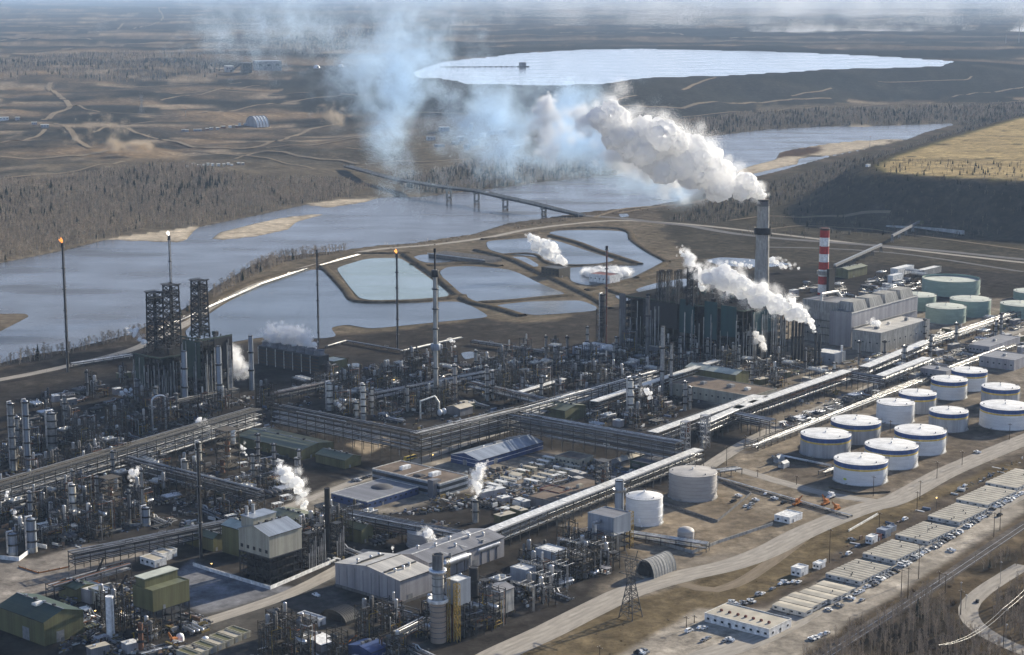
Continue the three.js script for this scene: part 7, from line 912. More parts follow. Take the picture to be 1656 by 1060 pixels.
// ---------------------------------------------------------------- the bridge
{ const H0 = 19, pts = [[560, 268, 14], [590, 276, 16], [640, 289, 18], [675, 295, 19], [720, 302, 20], [769, 308, 20], [810, 317, 19], [865, 329, 15], [905, 339, 9], [945, 348, 2]].map(([x, y, h]) => G(x, y, h)), c = new THREE.CatmullRomCurve3(pts, false, 'centripetal'), n = 70, q = c.getSpacedPoints(n), t = thing('road_bridge', 'long curving road bridge on piers across the river', 'bridge', V(0, 0, 0), 0);
  const side = (k) => { const d = q[Math.min(n, k + 1)].clone().sub(q[Math.max(0, k - 1)]).setY(0).normalize(); return V(-d.z, 0, d.x); };
  const slab = (o0, o1, y0, y1) => (b) => { for (let k = 0; k < n; k++) { const s = side(k), s2 = side(k + 1), A = (i, o, y) => q[i].clone().addScaledVector(i === k ? s : s2, o).add(V(0, y, 0)); b.quad(A(k, o0, y1), A(k, o1, y1), A(k + 1, o1, y1), A(k + 1, o0, y1)); b.quad(A(k, o1, y0), A(k, o0, y0), A(k + 1, o0, y0), A(k + 1, o1, y0)); b.quad(A(k, o1, y1), A(k, o1, y0), A(k + 1, o1, y0), A(k + 1, o1, y1)); b.quad(A(k, o0, y0), A(k, o0, y1), A(k + 1, o0, y1), A(k + 1, o0, y0)); } };
  part('deck', t, M.concDark, slab(-7, 7, -0.8, 0)); part('roadway', t, M.asphalt, slab(-5.6, 5.6, 0.02, 0.1)); part('girder', t, M.dark, slab(-5, -4, -3.4, -0.82)); part('girder', t, M.dark, slab(4, 5, -3.4, -0.82)); part('parapet', t, M.conc, slab(-7, -6.5, 0.02, 1.1)); part('parapet', t, M.conc, slab(6.5, 7, 0.02, 1.1)); part('parapet', t, M.conc, slab(-0.3, 0.3, 0.12, 0.9));
  for (const [x, yb] of [[722, 322.5], [767, 329], [813, 338], [862, 349]]) { const p = G(x, yb); let best = 0, bd = 1e9; q.forEach((v, k) => { const d = Math.hypot(v.x - p.x, v.z - p.z); if (d < bd) { bd = d; best = k; } }); const v = q[best], s = side(best); part('pier', t, M.conc, (b) => { for (const o of [-4.2, 4.2]) { const e = v.clone().addScaledVector(s, o); b.box(e.x, -3, e.z, 3, v.y - 0.5, 3); } const w = v.clone(); b.bar(V(w.x - s.x * 6.5, v.y - 4.6, w.z - s.z * 6.5), V(w.x + s.x * 6.5, v.y - 4.6, w.z + s.z * 6.5), 3.2, 2.4); b.bar(V(w.x - s.x * 4.2, 2.4, w.z - s.z * 4.2), V(w.x + s.x * 4.2, 2.4, w.z + s.z * 4.2), 3.4, 3.6); }); }
  for (let k = 4; k < n; k += 6) { const v = q[k], s = side(k), t2 = thing('street_lamp', 'slim lamp post on the river bridge', 'street lamp', v.clone().addScaledVector(s, -6.2), 0, 'lamp posts on the bridge'); part('mast', t2, M.grey, (b) => b.cyl(V(0, 0, 0), V(0, 12, 0), 0.22, 6, 0.14)); part('arm', t2, M.grey, (b) => b.bar(V(0, 12, 0), V(s.x * 2.4, 12.4, s.z * 2.4), 0.18)); part('lamp_head', t2, M.white, (b) => b.box(s.x * 2.6, 12.2, s.z * 2.6, 0.9, 0.3, 0.9)); }
  [[700, 297.5, 'white'], [835, 322, 'silver'], [790, 312, 'white']].forEach(([x, y, c_]) => { let best = 0, bd = 1e9; q.forEach((v, k) => { const d = Math.abs(sight(v)[0] - x); if (d < bd) { bd = d; best = k; } }); const v = q[best]; const o = car('van', c_, `${c_} van crossing the river bridge`, 1000, 900, 40 * R); o.position.set(v.x, v.y + 0.12, v.z); }); }

// ---------------------------------------------------------------- the far shore
const onLand = (x, y, h = 10) => { let g = G(x, y, h), hh = h; for (let k = 0; k < 40; k++) { hh += 0.3 * (land(g.x, g.z) - hh); g = G(x, y, hh); } g.y = land(g.x, g.z); return g; };
function farBlock(name, label, cat, px, py, w, d, h, wallM, roofM, o = {}) { const t = thing(name, label, cat, onLand(px, py, 25), o.turn ?? 0.3, o.group), pm = 1 / perMetre(t.position), W_ = w * pm, H_ = h * pm, D = d; part('wall', t, wallM, (b) => b.box(0, -1, 0, W_, H_ + 1, D)); part('roof', t, roofM, (b) => b.box(0, H_, 0, W_ + 1, 0.6, D + 1)); for (let k = 0; k < 3; k++) part('window', t, M.glass, (b) => b.box(-W_ / 3 + k * W_ / 3, H_ * 0.5, D / 2 + 0.1, W_ * 0.12, H_ * 0.22, 0.2)); o.more?.(t, W_, H_, D); return t; }
farBlock('crusher_plant', 'distant dark crusher plant with steel legs under the blue haze', 'plant', 398, 117, 14, 60, 15, M.dark, M.frame, { more: (t, w, h) => { part('conveyor', t, M.dark, (b) => b.bar(V(-w * 0.4, h, 0), V(-w * 1.8, 4, 0), 7, 6)); part('legs', t, M.dark, (b) => { for (let k = 0; k < 5; k++) b.box(-w * 0.4 + k * w * 0.2, -1, 34, 3, h, 3); }); } });
farBlock('storehouse', 'distant long dark storehouse right of the crusher plant', 'building', 432, 114, 40, 80, 15, M.cladDark, M.blueRoof); farBlock('storehouse', 'distant low pale building left of the crusher plant', 'building', 370, 116, 12, 50, 9, M.clad, M.lid);
for (const [x, y, w, l] of [[512, 110, 11, 'distant white dome shelter in the blue haze, left'], [551, 108, 9, 'distant white dome shelter in the blue haze, right']]) { const t = thing('dome_shelter', l, 'shelter', onLand(x, y, 50), 0.5), r = w / 2 / perMetre(t.position); part('dome', t, M.white, (b) => b.lathe(0, -1, 0, [[r, 0], [r * 0.9, r * 0.45], [r * 0.55, r * 0.85], [0.01, r]], 16)); part('door', t, M.dark, (b) => b.box(0, 0, r * 0.9, r * 0.5, r * 0.5, 1)); }
farBlock('site_office', 'white long site cabin at the left edge of the far shore', 'cabin', 6, 195, 14, 14, 5, M.white, M.lid); farBlock('site_office', 'pale site cabin second from the left edge, far shore', 'cabin', 28, 194, 7, 10, 4, M.clad, M.lid); farBlock('site_office', 'pale trailer by the dusty track, far shore left', 'cabin', 72, 206, 12, 12, 4, M.trailer, M.lid); farBlock('site_office', 'grey cabin on the bench left of the dusty track', 'cabin', 55, 202, 8, 10, 4, M.clad, M.lid);
{ const c0 = onLand(416, 205), s = 1 / perMetre(c0), W_ = 15 * s, H_ = 17 * s, L = 24 * s, n = 14, t = thing('arched_tent', 'white and grey arched tent on the far shore bench', 'tent', c0, 0.75), at = (k) => [Math.cos(k / n * Math.PI) * W_, Math.sin(k / n * Math.PI) * H_]; const skin = (x0, x1) => (b) => { for (let k = 0; k < n; k++) { const [z0, y0] = at(k), [z1, y1] = at(k + 1); b.quad(V(x0, y0, z0), V(x1, y0, z0), V(x1, y1, z1), V(x0, y1, z1)); } }; part('canopy', t, M.white, skin(-L / 2, L / 2)); for (let j = 0; j < 5; j++) part('dark_rib', t, M.cladDark, (b) => { for (let k = 0; k < n; k++) { const [z0, y0] = at(k), [z1, y1] = at(k + 1), x = -L / 2 + L * j / 4; b.bar(V(x, y0 * 1.02, z0 * 1.02), V(x, y1 * 1.02, z1 * 1.02), 1.4); } }); for (const s_ of [-1, 1]) part('end_wall', t, M.clad, (b) => { for (let k = 0; k < n; k++) { const [z0, y0] = at(k), [z1, y1] = at(k + 1); b.tri(V(s_ * L / 2, 0, 0), V(s_ * L / 2, y0, z0), V(s_ * L / 2, y1, z1)); } }); part('door', t, M.dark, (b) => b.box(L / 2 + 0.3, 0, 0, 0.5, H_ * 0.4, W_ * 0.6)); }
for (let k = 0; k < 14; k++) { const r = rng(k + 900); farBlock('yard_container', 'small pale container in the yard by the arched tent', 'container', 292 + k * 9.5 + r() * 5, 212 - k * 0.9 + r() * 3, 3 + 4 * r(), 8, 2 + r() * 1.6, pick(r, [M.white, M.clad, M.blueRoof, M.rust]), M.lid, { group: 'containers by the arched tent' }); }
for (let k = 0; k < 12; k++) { const r = rng(k + 940); farBlock('yard_container', 'small pale container in the yard above the forest, far shore', 'container', 302 + k * 8 + r() * 4, 268 - k * 0.3 + r() * 3, 3 + 3 * r(), 8, 2 + r() * 1.4, pick(r, [M.white, M.clad, M.tan, M.lid]), M.lid, { group: 'containers above the forest' }); }
for (let k = 0; k < 12; k++) { const r = rng(k + 980); farBlock('plant_building', 'small hazy building in the far-shore plant under the smoke', 'building', 690 + k * 13 + r() * 8, 208 + r() * 34, 5 + 12 * r(), 16, 3 + r() * 6, pick(r, [M.clad, M.cladDark, M.blueRoof, M.conc]), pick(r, [M.lid, M.cladDark]), { group: 'hazy plant buildings under the smoke' }); }
{ const t = thing('silo', 'hazy pale round silo in the far-shore plant', 'silo', onLand(762, 212), 0); part('shell', t, M.conc, (b) => b.cyl(V(0, -1, 0), V(0, 17, 0), 5, 16)); part('roof', t, M.lid, (b) => b.lathe(0, 17, 0, [[5.2, 0], [0.01, 3]], 16)); const t2 = thing('white_tank', 'hazy white tank right of the round silo on the far shore', 'tank', onLand(781, 221), 0); part('shell', t2, M.white, (b) => b.cyl(V(0, -1, 0), V(0, 8, 0), 7, 18)); part('roof', t2, M.lid, (b) => b.lathe(0, 8, 0, [[7.2, 0], [0.01, 1.4]], 18)); }
pylon('small grey pylon on the bare far shore left', 229, 184, 152, 6).position.copy(onLand(229, 184));
{ const g = G(846, 108, LAKE_LEVEL), t = thing('dredge_barge', 'dark barge with cabin floating on the far lake', 'barge', g, 0.1), s = 1 / perMetre(g); part('hull', t, M.dark, (b) => b.box(0, -0.5, 0, 19 * s, 3, 22)); part('cabin', t, M.cladDark, (b) => b.box(-1 * s, 2.5, 0, 11 * s, 5.5 * s, 16)); part('roof', t, M.dull, (b) => b.box(-1 * s, 2.5 + 5.5 * s, 0, 12 * s, 1, 18)); const u = thing('floating_pipeline', 'line of floats leading from the barge to the left shore', 'pipeline', g, 0.1); part('pipe', u, M.dark, (b) => b.cyl(V(-10 * s, 1.2, 0), V(-134 * s, 1.2, 6), 0.9, 6)); for (let k = 0; k < 14; k++) part('float', u, M.dark, (b) => b.box(-18 * s - k * 8.6 * s, -0.5, 0, 2.2 * s, 3.4, 8)); }
for (const [x, yb, yt, l] of [[1648, 70, 30, 'thin distant mast at the upper right edge'], [1627, 70, 56, 'short thin distant mast left of the tall one'], [300, 190, 178, 'thin pole on the far shore bench'], [1407, 240, 222, 'thin mast on the wooded slope below the yellow plateau']]) { const p = onLand(x, yb, 60), h = heightFor(p, yt) - p.y, t = thing('mast', l, 'mast', p, 0); part('pole', t, M.grey, (b) => b.cyl(V(0, 0, 0), V(0, h, 0), p.z < -8000 ? 2 : 0.5, 6)); part('tip', t, M.red, (b) => b.cyl(V(0, h, 0), V(0, h + 3, 0), 0.4, 6)); }
{ const p = onLand(1404, 270, 50); const t = thing('site_cabin', 'tiny white cabin at the tip of the yellow plateau', 'cabin', p, GRID); part('wall', t, M.white, (b) => b.box(0, 0, 0, 7, 4, 5)); part('roof', t, M.lid, (b) => b.box(0, 4, 0, 7.6, 0.3, 5.6)); part('door', t, M.dark, (b) => b.box(1, 0, 2.55, 1.2, 2.2, 0.1)); }

// ---------------------------------------------------------------- woods
function bareTree(seed, hgt, dense, fat = 1) { const r = rng(seed), b = new MB(); b.cyl(V(0, 0, 0), V(0, hgt * 0.75, 0), hgt * 0.016, 5, hgt * 0.006, false); const twig = (p, q, w) => { const s = V(r() - 0.5, (r() - 0.5) * 0.3, r() - 0.5).normalize().multiplyScalar(w); b.tri(p.clone().add(s), p.clone().sub(s), q); };
  for (let k = 0; k < dense; k++) { const y = hgt * (0.3 + 0.62 * Math.pow(r(), 0.8)), a = r() * 6.283, l = hgt * (0.10 + 0.16 * r()) * (1.15 - y / hgt), p = V(0, y, 0), q = V(Math.cos(a) * l, y + l * (0.9 + 0.6 * r()), Math.sin(a) * l); twig(p, q, hgt * 0.006); for (let j = 0; j < 4; j++) { const m = p.clone().lerp(q, 0.3 + 0.7 * r()), a2 = r() * 6.283, l2 = l * (0.3 + 0.35 * r()); twig(m, V(m.x + Math.cos(a2) * l2 * 0.6, m.y + l2, m.z + Math.sin(a2) * l2 * 0.6), hgt * 0.0075 * fat); } } return b.geo(); }
function conifer(seed, hgt) { const r = rng(seed), b = new MB(); b.cyl(V(0, 0, 0), V(0, hgt * 0.9, 0), hgt * 0.015, 5, 0.02, false); for (let k = 0; k < 9; k++) { const y = hgt * (0.12 + 0.095 * k), R_ = hgt * 0.16 * (1.05 - k / 9.5), n = 7, a0 = r() * 6; for (let j = 0; j < n; j++) { const a = a0 + j / n * 6.283, a2 = a + 0.75, rr = R_ * (0.6 + 0.5 * r()); b.tri(V(0, y + hgt * 0.15, 0), V(Math.cos(a) * rr, y - hgt * 0.02 * r(), Math.sin(a) * rr), V(Math.cos(a2) * rr, y - hgt * 0.02 * r(), Math.sin(a2) * rr)); } } return b.geo(); }
function scrubGeo(seed) { const r = rng(seed), b = new MB(); for (let k = 0; k < 26; k++) { const a = r() * 6.283, l = 0.5 + 1.2 * r(), p = V((r() - 0.5) * 1.5, 0, (r() - 0.5) * 1.5), s = V(0.12 * (r() - 0.5), 0, 0.12); b.tri(p.clone().add(s), p.clone().sub(s), V(p.x + Math.cos(a) * l * 0.6, l * 1.5, p.z + Math.sin(a) * l * 0.6)); } return b.geo(); }
const treeMats = { bare: mat('bare twigs', [0.33, 0.275, 0.21], 0.95, 0, null), fir: mat('dark needles', [0.020, 0.026, 0.016], 0.95, 0, null), scrub: mat('dry scrub', [0.12, 0.085, 0.05], 0.95, 0, null) }; for (const m of Object.values(treeMats)) { m.side = THREE.DoubleSide; m.color.multiplyScalar(0.68); }
const bareG = [bareTree(1, 10, 26), bareTree(2, 10, 30), bareTree(3, 10, 22)], firG = [conifer(4, 10), conifer(5, 10)], scrubG = [scrubGeo(6)], farBare = [bareTree(7, 10, 20, 2), bareTree(8, 10, 18, 2)];
function wood(name, pts, { step = 9, h = 12, fir = 0.2, level = 4, fine = false, scrub = 0, seed = 1, gaps = 0.05, dark = 1 } = {}) {
  const poly = outline(pts, level), r = rng(seed * 977), sets = {}; let a = 1e9, b = -1e9, c = 1e9, d = -1e9; for (const [x, z] of poly) { a = Math.min(a, x); b = Math.max(b, x); c = Math.min(c, z); d = Math.max(d, z); }
  for (let x = a; x < b; x += step) for (let z = c; z < d; z += step) { const X = x + (r() - 0.5) * step * 1.5, Z = z + (r() - 0.5) * step * 1.5, g = fbm(X / 140, Z / 140, 3, seed); if (r() < gaps + Math.max(0, g * 0.9) || !inside(poly, X, Z)) continue; if (dist(RIVER, X, Z) < 4) continue; const kind = r() < scrub ? 'scrub' : r() < fir * (1 + 4 * g) ? 'fir' : 'bare', k = kind + Math.floor(r() * (kind === 'bare' ? (fine ? 3 : 2) : kind === 'fir' ? 2 : 1)); (sets[k] ??= []).push([X, land(X, Z) - 0.2, Z, h / 10 * (0.55 + 0.75 * r()) * (kind === 'scrub' ? 2.2 : 1), r() * 6.28, (0.65 + 0.7 * r()) * dark]); }
  for (const [k, list] of Object.entries(sets)) { const kind = k.slice(0, -1), g = (kind === 'bare' ? (fine ? bareG : farBare) : kind === 'fir' ? firG : scrubG)[+k.slice(-1)], im = new THREE.InstancedMesh(g, treeMats[kind], list.length), o = new THREE.Object3D(), col = new THREE.Color(); list.forEach(([x, y, z, s, ro, t], i) => { o.position.set(x, y, z); o.rotation.set(0, ro, 0); const wd = fine ? 1.15 : kind === 'bare' ? 1.9 : 1.4; o.scale.set(s * wd, s, s * wd); o.updateMatrix(); im.setMatrixAt(i, o.matrix); im.setColorAt(i, col.setRGB(t, t, t)); }); im.name = numbered(name); im.userData.kind = 'stuff'; im.castShadow = im.receiveShadow = true; scene.add(im); }
}
wood('forest', [[1300, 1070], [1360, 1035], [1430, 1000], [1470, 975], [1505, 962], [1530, 985], [1548, 1012], [1590, 1045], [1660, 1070], [1660, 1120], [1270, 1120]], { step: 3.9, h: 10, fir: 0.005, level: 0, fine: true, seed: 3, gaps: 0.04 });
wood('forest', [[1602, 1005], [1606, 985], [1625, 965], [1660, 938], [1760, 950], [1760, 1060], [1660, 1040], [1622, 1025]], { step: 3.9, h: 10, fir: 0.005, level: 0, fine: true, seed: 4, gaps: 0.04 });
wood('forest', [[1470, 960], [1500, 935], [1530, 920], [1558, 940], [1558, 985], [1530, 978], [1500, 958]], { step: 8, h: 8, fir: 0, level: 0, fine: true, seed: 5, gaps: 0.3, scrub: 0.3 });
wood('forest', [[1560, 912], [1640, 890], [1700, 880], [1700, 915], [1600, 925]], { step: 6, h: 8, fir: 0.1, level: 0, fine: true, seed: 6, gaps: 0.1 });
wood('shrubs', [[900, 1055], [1000, 1005], [1130, 960], [1240, 935], [1400, 850], [1656, 742], [1656, 750], [1400, 865], [1240, 965], [1120, 985], [960, 1075]], { step: 8, h: 1.6, fir: 0, level: 0, scrub: 1, seed: 7, gaps: 0.5 });
wood('forest', [[-60, 320], [0, 300], [120, 292], [250, 276], [300, 270], [370, 284], [430, 290], [560, 292], [600, 302], [560, 318], [497, 324], [400, 345], [330, 362], [240, 366], [120, 392], [0, 418], [-60, 430]], { step: 6.2, h: 8.5, fir: 0.03, level: 5, seed: 8, gaps: 0.1 });
wood('forest', [[180, 300], [250, 279], [310, 272], [345, 285], [370, 300], [300, 320], [200, 318]], { step: 16, h: 14, fir: 0.6, level: 6, seed: 9 });
wood('forest', [[0, 318], [180, 305], [300, 312], [420, 308], [480, 318], [330, 340], [100, 352], [0, 360]], { step: 24, h: 13, fir: 0.4, level: 5, seed: 10 });
wood('forest', [[640, 282], [700, 278], [780, 262], [900, 256], [1000, 262], [1020, 271], [990, 280], [860, 292], [800, 301], [745, 307], [690, 308], [650, 300]], { step: 7.5, h: 11, fir: 0.3, level: 8, seed: 11 });
wood('forest', [[1110, 215], [1104, 196], [1200, 188], [1320, 182], [1480, 176], [1700, 168], [1700, 190], [1560, 196], [1437, 200], [1330, 202], [1230, 207], [1140, 218]], { step: 10, h: 11, fir: 0.25, level: 10, seed: 12 });
wood('forest', [[1080, 345], [1160, 310], [1230, 291], [1290, 275], [1360, 254], [1440, 238], [1540, 206], [1620, 188], [1640, 190], [1540, 223], [1440, 254], [1408, 276], [1330, 300], [1240, 330], [1160, 350]], { step: 9, h: 8, fir: 0.2, level: 12, seed: 13, dark: 0.9 });
wood('forest', [[1330, 282], [1420, 290], [1520, 300], [1700, 306], [1700, 350], [1500, 350], [1330, 352], [1230, 350], [1180, 348]], { step: 14, h: 7, fir: 0.2, level: 30, seed: 14, gaps: 0.25, dark: 0.6 });
wood('forest', [[0, 583], [60, 568], [120, 560], [215, 536], [300, 496], [350, 463], [414, 428], [470, 412], [560, 403], [560, 408], [470, 422], [420, 442], [350, 478], [300, 507], [215, 548], [120, 572], [0, 597]], { step: 5.5, h: 11, fir: 0.05, level: 0, seed: 15, gaps: 0.15 });
wood('forest', [[-40, 130], [60, 122], [150, 125], [260, 122], [350, 118], [360, 105], [300, 95], [200, 88], [100, 92], [0, 100], [-60, 105]], { step: 24, h: 15, fir: 0.12, level: 70, seed: 16 });
wood('forest', [[420, 70], [560, 50], [640, 40], [700, 50], [600, 75], [480, 90]], { step: 36, h: 18, fir: 0.3, level: 80, seed: 17 });
wood('shrubs', [[600, 398], [700, 388], [830, 364], [960, 347], [1090, 332], [1090, 340], [950, 352], [830, 372], [700, 398], [620, 404]], { step: 8, h: 4, fir: 0, level: 0, scrub: 0.6, seed: 18, gaps: 0.3 });
wood('shrubs', [[1256, 254], [1264, 246], [1330, 238], [1328, 246], [1290, 253]], { step: 9, h: 3, fir: 0, level: 0, scrub: 0.8, seed: 19, gaps: 0.2 });

// small stuff lying about in the works: crates, spools, pipe ends, too small to tell apart
{ const r = rng(5150), areas = [[[430, 660], [560, 600], [1000, 555], [1300, 590], [1050, 700], [830, 670], [680, 700]], [[-20, 860], [0, 720], [240, 655], [420, 640], [470, 740], [420, 840], [100, 890]], [[1240, 640], [1500, 540], [1656, 500], [1656, 560], [1290, 690]], [[470, 850], [880, 800], [1000, 790], [900, 830], [660, 860], [500, 930]], [[100, 960], [230, 940], [340, 1010], [330, 1060], [100, 1060]], [[690, 770], [1000, 740], [1080, 750], [900, 830], [700, 850]], [[620, 1000], [880, 920], [1000, 900], [860, 980], [700, 1040]], [[1300, 920], [1450, 840], [1656, 740], [1656, 746], [1440, 855], [1320, 930]]].map((q) => outline(q)), g = new THREE.BoxGeometry(1, 1, 1), m = new THREE.MeshPhysicalMaterial({ roughness: 0.5, metalness: 0.2 }); m.name = 'painted scrap'; const spots = []; let guard = 0;
  while (spots.length < 7000 && guard++ < 60000) { const q = pick(r, areas); let a = 1e9, b = -1e9, c = 1e9, d = -1e9; for (const [x, z] of q) { a = Math.min(a, x); b = Math.max(b, x); c = Math.min(c, z); d = Math.max(d, z); } const x = lerp(a, b, r()), z = lerp(c, d, r()); if (!inside(q, x, z) || nz(x / 22, z / 22, 4.4) < -0.08) continue; spots.push([x, z]); }
  const im = new THREE.InstancedMesh(g, m, spots.length), o = new THREE.Object3D(), col = new THREE.Color(), tones = [[0.6, 0.6, 0.58], [0.35, 0.35, 0.36], [0.12, 0.12, 0.12], [0.05, 0.05, 0.05], [0.05, 0.05, 0.05], [0.05, 0.05, 0.055], [0.1, 0.1, 0.1], [0.16, 0.10, 0.06], [0.2, 0.15, 0.05], [0.1, 0.14, 0.22]];
  spots.forEach(([x, z], i) => { const long = r() < 0.4; o.scale.set(long ? 2 + 5 * r() : 0.5 + 1.5 * r(), 0.3 + 1.3 * r() * r() * 2, 0.4 + 1.2 * r()); o.position.set(x, o.scale.y / 2 + (r() < 0.12 ? 2.5 : 0.02), z); o.rotation.y = GRID + (r() < 0.5 ? 0 : Math.PI / 2) + (r() - 0.5) * 0.2; o.updateMatrix(); im.setMatrixAt(i, o.matrix); const t = pick(r, tones); im.setColorAt(i, col.setRGB(...t)); }); im.name = 'debris'; im.userData.kind = 'stuff'; im.castShadow = im.receiveShadow = true; scene.add(im); }

// ---------------------------------------------------------------- steam, smoke, dust, added haze
plume('great white billowing plume blown left from the tallest chimney', [1230, 528], [[1236, 319, 0, 7], [1224, 310, 0, 15], [1200, 302, 12, 24], [1165, 287, 28, 36], [1125, 270, 45, 44], [1080, 244, 65, 46], [1035, 220, 85, 44], [990, 198, 100, 35], [962, 190, 110, 26], [930, 202, 115, 24]], { lumps: 110, sub: 3, sub2: 0.9, drops: 8000, size: 0.6, pow: 0.95, thin: 0.14, spread: 0.9 });
plume('thin white tip rising from the tail of the great plume', [1230, 528], [[900, 235, -85, 30], [885, 200, -85, 24], [882, 175, -85, 16], [888, 158, -85, 7]], { lumps: 0, drops: 1900 });
plume('ragged white steam hanging under the great plume, right of the smoke', [1230, 528], [[1100, 300, -30, 20], [1075, 275, -40, 26], [1040, 250, -55, 28], [990, 245, -60, 30]], { lumps: 0, drops: 2600 });
plume('dense white plume drifting left from the dark clustered stacks', [1318, 597], [[1318, 536, 0, 4], [1308, 518, 2, 10], [1285, 503, 4, 17], [1258, 490, 6, 21], [1232, 478, 8, 24], [1205, 462, 10, 22], [1180, 452, 12, 20], [1150, 445, 14, 18], [1125, 430, 16, 15]], { lumps: 80, sub: 3, drops: 5000, size: 0.6, pow: 0.9, thin: 0.12 });
plume('torn white steam above the third coker', [1160, 560], [[1140, 470, 0, 12], [1128, 448, 0, 12], [1118, 425, -2, 12], [1105, 405, -4, 9]], { lumps: 16, sub: 3, drops: 3200, size: 0.6 });
plume('white steam puff before the teal coker panels', [1235, 585], [[1240, 565, 0, 6], [1228, 552, 0, 10], [1215, 540, 0, 9]], { lumps: 9, sub: 3, drops: 1200, size: 0.5 });
plume('white steam curl lower on the coker front', [1195, 560], [[1205, 500, 0, 10], [1190, 482, 0, 12], [1172, 470, 0, 12]], { lumps: 12, sub: 3, drops: 1500, size: 0.5 });
plume('bright white steam bank behind the tallest chimney', [1260, 440], [[1290, 433, 0, 4], [1270, 427, 0, 8], [1250, 421, 0, 8], [1215, 428, 0, 7], [1170, 428, 0, 6]], { lumps: 18, sub: 2, drops: 1800, size: 0.7 });
plume('bright steam cloud blown up-left from the pump house between the ponds', [902, 448], [[914, 428, 0, 7], [900, 414, 0, 15], [885, 405, 0, 16], [872, 396, 0, 12], [862, 386, 0, 8], [855, 380, 0, 4]], { lumps: 26, sub: 3, drops: 2600, size: 0.7 });
{ const c = G(980, 446), t = thing('steam_sheet', 'flat white foam and steam lying on the settling basin', 'steam', V(0, 0, 0), 0), l = [], r = rng(31); for (let k = 0; k < 60; k++) { const a = r() * 6.28, q = Math.sqrt(r()); const g = G(980 + Math.cos(a) * q * 36, 444 + Math.sin(a) * q * 6); l.push([g.x, 1.2, g.z, 2.5 + 3 * r()]); } part('billow', t, steamMat, billows(l)); t.add(puffs_('wisp', PUFF.dense, mistMat, Array.from({ length: 260 }, () => { const a = r() * 6.28, q = Math.sqrt(r()) * 1.1, g = G(980 + Math.cos(a) * q * 38, 443 + Math.sin(a) * q * 6.5); return [g.x, 1 + 4 * r() * r(), g.z, 3 + 3 * r(), 0.6]; }), 3)); }
for (let k = 0; k < 7; k++) { const f = (k + 0.5) / 7, x = lerp(438, 512, f), y = lerp(566, 575, f); plume('beige steam column over a cooling tower fan', [x, y + 22], [[x, y, 0, 5], [x - 3, y - 11, 0, 9], [x - 7, y - 24, 0, 11], [x - 14, y - 38, 0, 11]], { lumps: 9, sub: 2, drops: 2600, thin: 0.25, group: 'steam columns over the cooling tower', spread: 0.8 }); }
const puffs = [['white steam puff blowing left from the first coker', [236, 640], [[236, 557, 0, 4], [225, 548, 0, 8], [214, 538, 0, 7], [203, 533, 0, 4]], 10, 900], ['grey-white steam drifting between the coker flue stacks', [390, 630], [[398, 605, 0, 9], [385, 592, 0, 15], [372, 578, 0, 15], [366, 566, 0, 10]], 5, 3600], ['white steam puff over the left pipe rack', [340, 720], [[340, 703, 0, 5], [333, 695, 0, 8], [325, 685, 0, 7], [318, 679, 0, 4]], 10, 700],
  ['white steam puff above the brown lattice tower', [212, 800], [[205, 800, 0, 3], [214, 768, 0, 7], [220, 761, 0, 6]], 8, 700], ['tall white steam plume rising beside the cream boiler house', [494, 840], [[493, 830, 0, 5], [491, 810, 0, 9], [484, 790, 0, 13], [472, 775, 0, 14], [460, 762, 0, 10], [452, 755, 0, 5]], 26, 2200], ['feathery white steam rising behind the grey hall, centre', [770, 830], [[770, 803, 0, 5], [773, 788, 0, 9], [768, 775, 0, 11], [776, 760, 0, 9], [783, 752, 0, 5]], 12, 2400],
  ['white steam blowing left over the turbine hall roof', [733, 905], [[733, 893, 0, 3], [720, 884, 0, 5], [706, 873, 0, 6], [692, 866, 0, 8], [684, 858, 0, 7]], 10, 1500], ['white steam blowing left from the steel ducts', [768, 900], [[768, 882, 0, 3], [760, 872, 0, 6], [752, 862, 0, 5]], 8, 900], ['small white steam curl on the pale grey hall roof', [635, 900], [[635, 892, 0, 2], [634, 884, 0, 3]], 3, 260], ['white steam puff before the stout vessel in the middle units', [1056, 668], [[1056, 646, 0, 3], [1047, 636, 0, 7], [1042, 628, 0, 5]], 7, 700], ['small white steam puff behind the square rack', [557, 672], [[556, 662, 0, 3], [548, 656, 0, 5], [543, 650, 0, 4]], 5, 500],
  ['white steam cluster on the annex of the power house', [1425, 560], [[1424, 530, 0, 4], [1418, 524, 0, 7], [1411, 521, 0, 6]], 8, 700], ['white steam wisp by the pond foot pipes', [736, 566], [[736, 562, 0, 3], [733, 553, 0, 4], [730, 548, 0, 3]], 3, 350], ['thin steam wisp at the left front edge', [10, 850], [[8, 810, 0, 2], [12, 800, 0, 4], [14, 792, 0, 3]], 3, 400], ['white steam wisp beside the silos at the left edge', [30, 850], [[38, 842, 0, 3], [26, 838, 0, 5], [22, 826, 0, 4]], 4, 500], ['white steam lying low behind the left coker', [205, 650], [[212, 632, 0, 4], [202, 636, 0, 5], [192, 639, 0, 3]], 5, 600], ['small steam puff beside the black slender flare', [396, 745], [[396, 735, 0, 3], [394, 727, 0, 5], [390, 722, 0, 3]], 5, 400], ['steam wisp beside the white domed tank', [1037, 855], [[1038, 852, 0, 2], [1034, 842, 0, 3], [1031, 838, 0, 2]], 3, 260], ['low steam puff at the left units, lower', [206, 810], [[210, 801, 0, 3], [205, 796, 0, 4]], 4, 300], ['white spray steam at the far-shore pond', [722, 266], [[712, 262, 0, 3], [722, 259, 0, 5], [735, 261, 0, 4]], 6, 500]];
for (const [l, s, p, n, d] of puffs) plume(l, s, p.map(([x, y, z, q]) => [x, y, z, q * 1.2]), { lumps: n, sub: 3, drops: d, size: 0.45 });
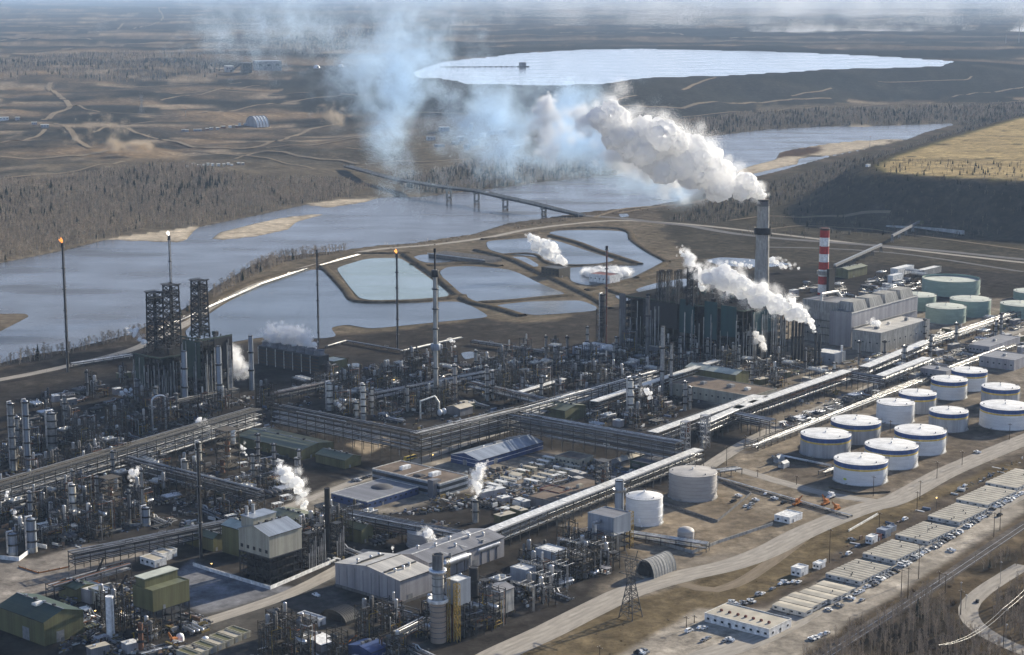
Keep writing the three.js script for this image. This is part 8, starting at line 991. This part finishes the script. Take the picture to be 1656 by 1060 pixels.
// thin blue smoke drifting on from the great plume, dust on the tracks, and far mist added as horizon haze: flecks without a core
function veil(name, m, z0, blobs, n, size, seed, geo = PUFF.thin) { const r = rng(seed), list = [], bl = blobs.map(([x, y, dz, rx, ry, wt]) => { const a = G(x, y, 0), d = V(a.x, -EYE, a.z), k = (z0 + dz) / d.z, q = V(d.x * k, EYE + d.y * k, z0 + dz), s = perMetre(q); return { q, rx: rx / s, ry: ry / s, wt }; }), tot = bl.reduce((s, b) => s + b.wt, 0);
  while (list.length < n) { let w = r() * tot, b = bl[0]; for (const c of bl) { w -= c.wt; if (w <= 0) { b = c; break; } } const x = b.q.x + gauss(r) * b.rx * 0.6, y = b.q.y + gauss(r) * b.ry * 0.6, z = b.q.z + gauss(r) * b.rx * 0.45; if (y < 60 && y < land(x, z) + 1) continue; const f = 0.9 * nz(x / 110, y / 80, z / 110) + 0.7 * nz(x / 42, y / 36, z / 42) + 0.35 * nz(x / 18, y / 15, z / 18); if (f + 0.06 < r() * 0.4) continue; list.push([x, y, z, size * (0.45 + 1.1 * r()), 0.8 + 0.5 * r()]); }
  const o = puffs_(numbered(name), geo, m, list, seed); scene.add(o); return o; }
veil('smoke', smokeMat, -1900, [[1000, 225, -60, 55, 42, 5], [945, 210, -80, 75, 55, 8], [885, 205, -110, 85, 58, 9], [825, 215, -140, 90, 52, 6], [760, 210, -180, 80, 60, 4], [690, 140, -230, 75, 75, 7], [650, 190, -250, 55, 90, 7], [600, 100, -280, 100, 70, 7], [520, 50, -350, 140, 60, 6], [660, 50, -320, 90, 60, 5], [1070, 290, -40, 60, 26, 3], [1120, 312, -30, 40, 14, 1.5], [420, 40, -400, 130, 45, 3], [770, 165, -200, 80, 45, 4]], 9500, 9, 5);
veil('dust', dustMat, -3900, [[190, 228, 150, 26, 10, 3], [160, 215, 100, 40, 16, 2], [225, 237, 200, 16, 4, 2]], 300, 8, 8, PUFF.dusty); veil('dust', dustMat, -4600, [[540, 188, 0, 14, 12, 2], [550, 196, 100, 12, 6, 1]], 130, 8, 9, PUFF.dusty);
veil('dust', mistMat, -12000, [[1480, 64, 0, 90, 9, 5], [1400, 60, 0, 60, 10, 3], [1560, 67, 0, 60, 5, 4], [1655, 62, 0, 12, 10, 2], [1300, 55, 0, 60, 8, 2]], 260, 40, 10, PUFF.far);
veil('dust', mistMat, -26000, [[1500, 12, 0, 300, 20, 6], [1150, 10, 0, 300, 18, 5], [1350, 26, 0, 260, 14, 3], [800, 6, 0, 260, 14, 3]], 120, 280, 11, PUFF.far);  // white mist added in this and the next layers to imitate horizon haze
veil('dust', mistMat, -19000, [[1480, 24, 0, 320, 14, 5], [1080, 18, 0, 320, 14, 3]], 60, 250, 12, PUFF.far);
veil('dust', mistMat, -14000, [[1450, 36, 0, 340, 14, 5], [1000, 28, 0, 340, 12, 2]], 45, 200, 13, PUFF.far);

// every label singles out one thing: alike things are counted off from the left of the view
{ const by = new Map(); for (const o of labelled) { const l = o.userData.label; if (!by.has(l)) by.set(l, []); by.get(l).push(o); }
  for (const [l, list] of by) if (list.length > 1) { list.sort((a, b) => sight(a.position)[0] - sight(b.position)[0]); list.forEach((o, k) => { o.userData.label = `${l}, ${ORD(k + 1)} from left`; }); } }
renderer.render(scene, camera);
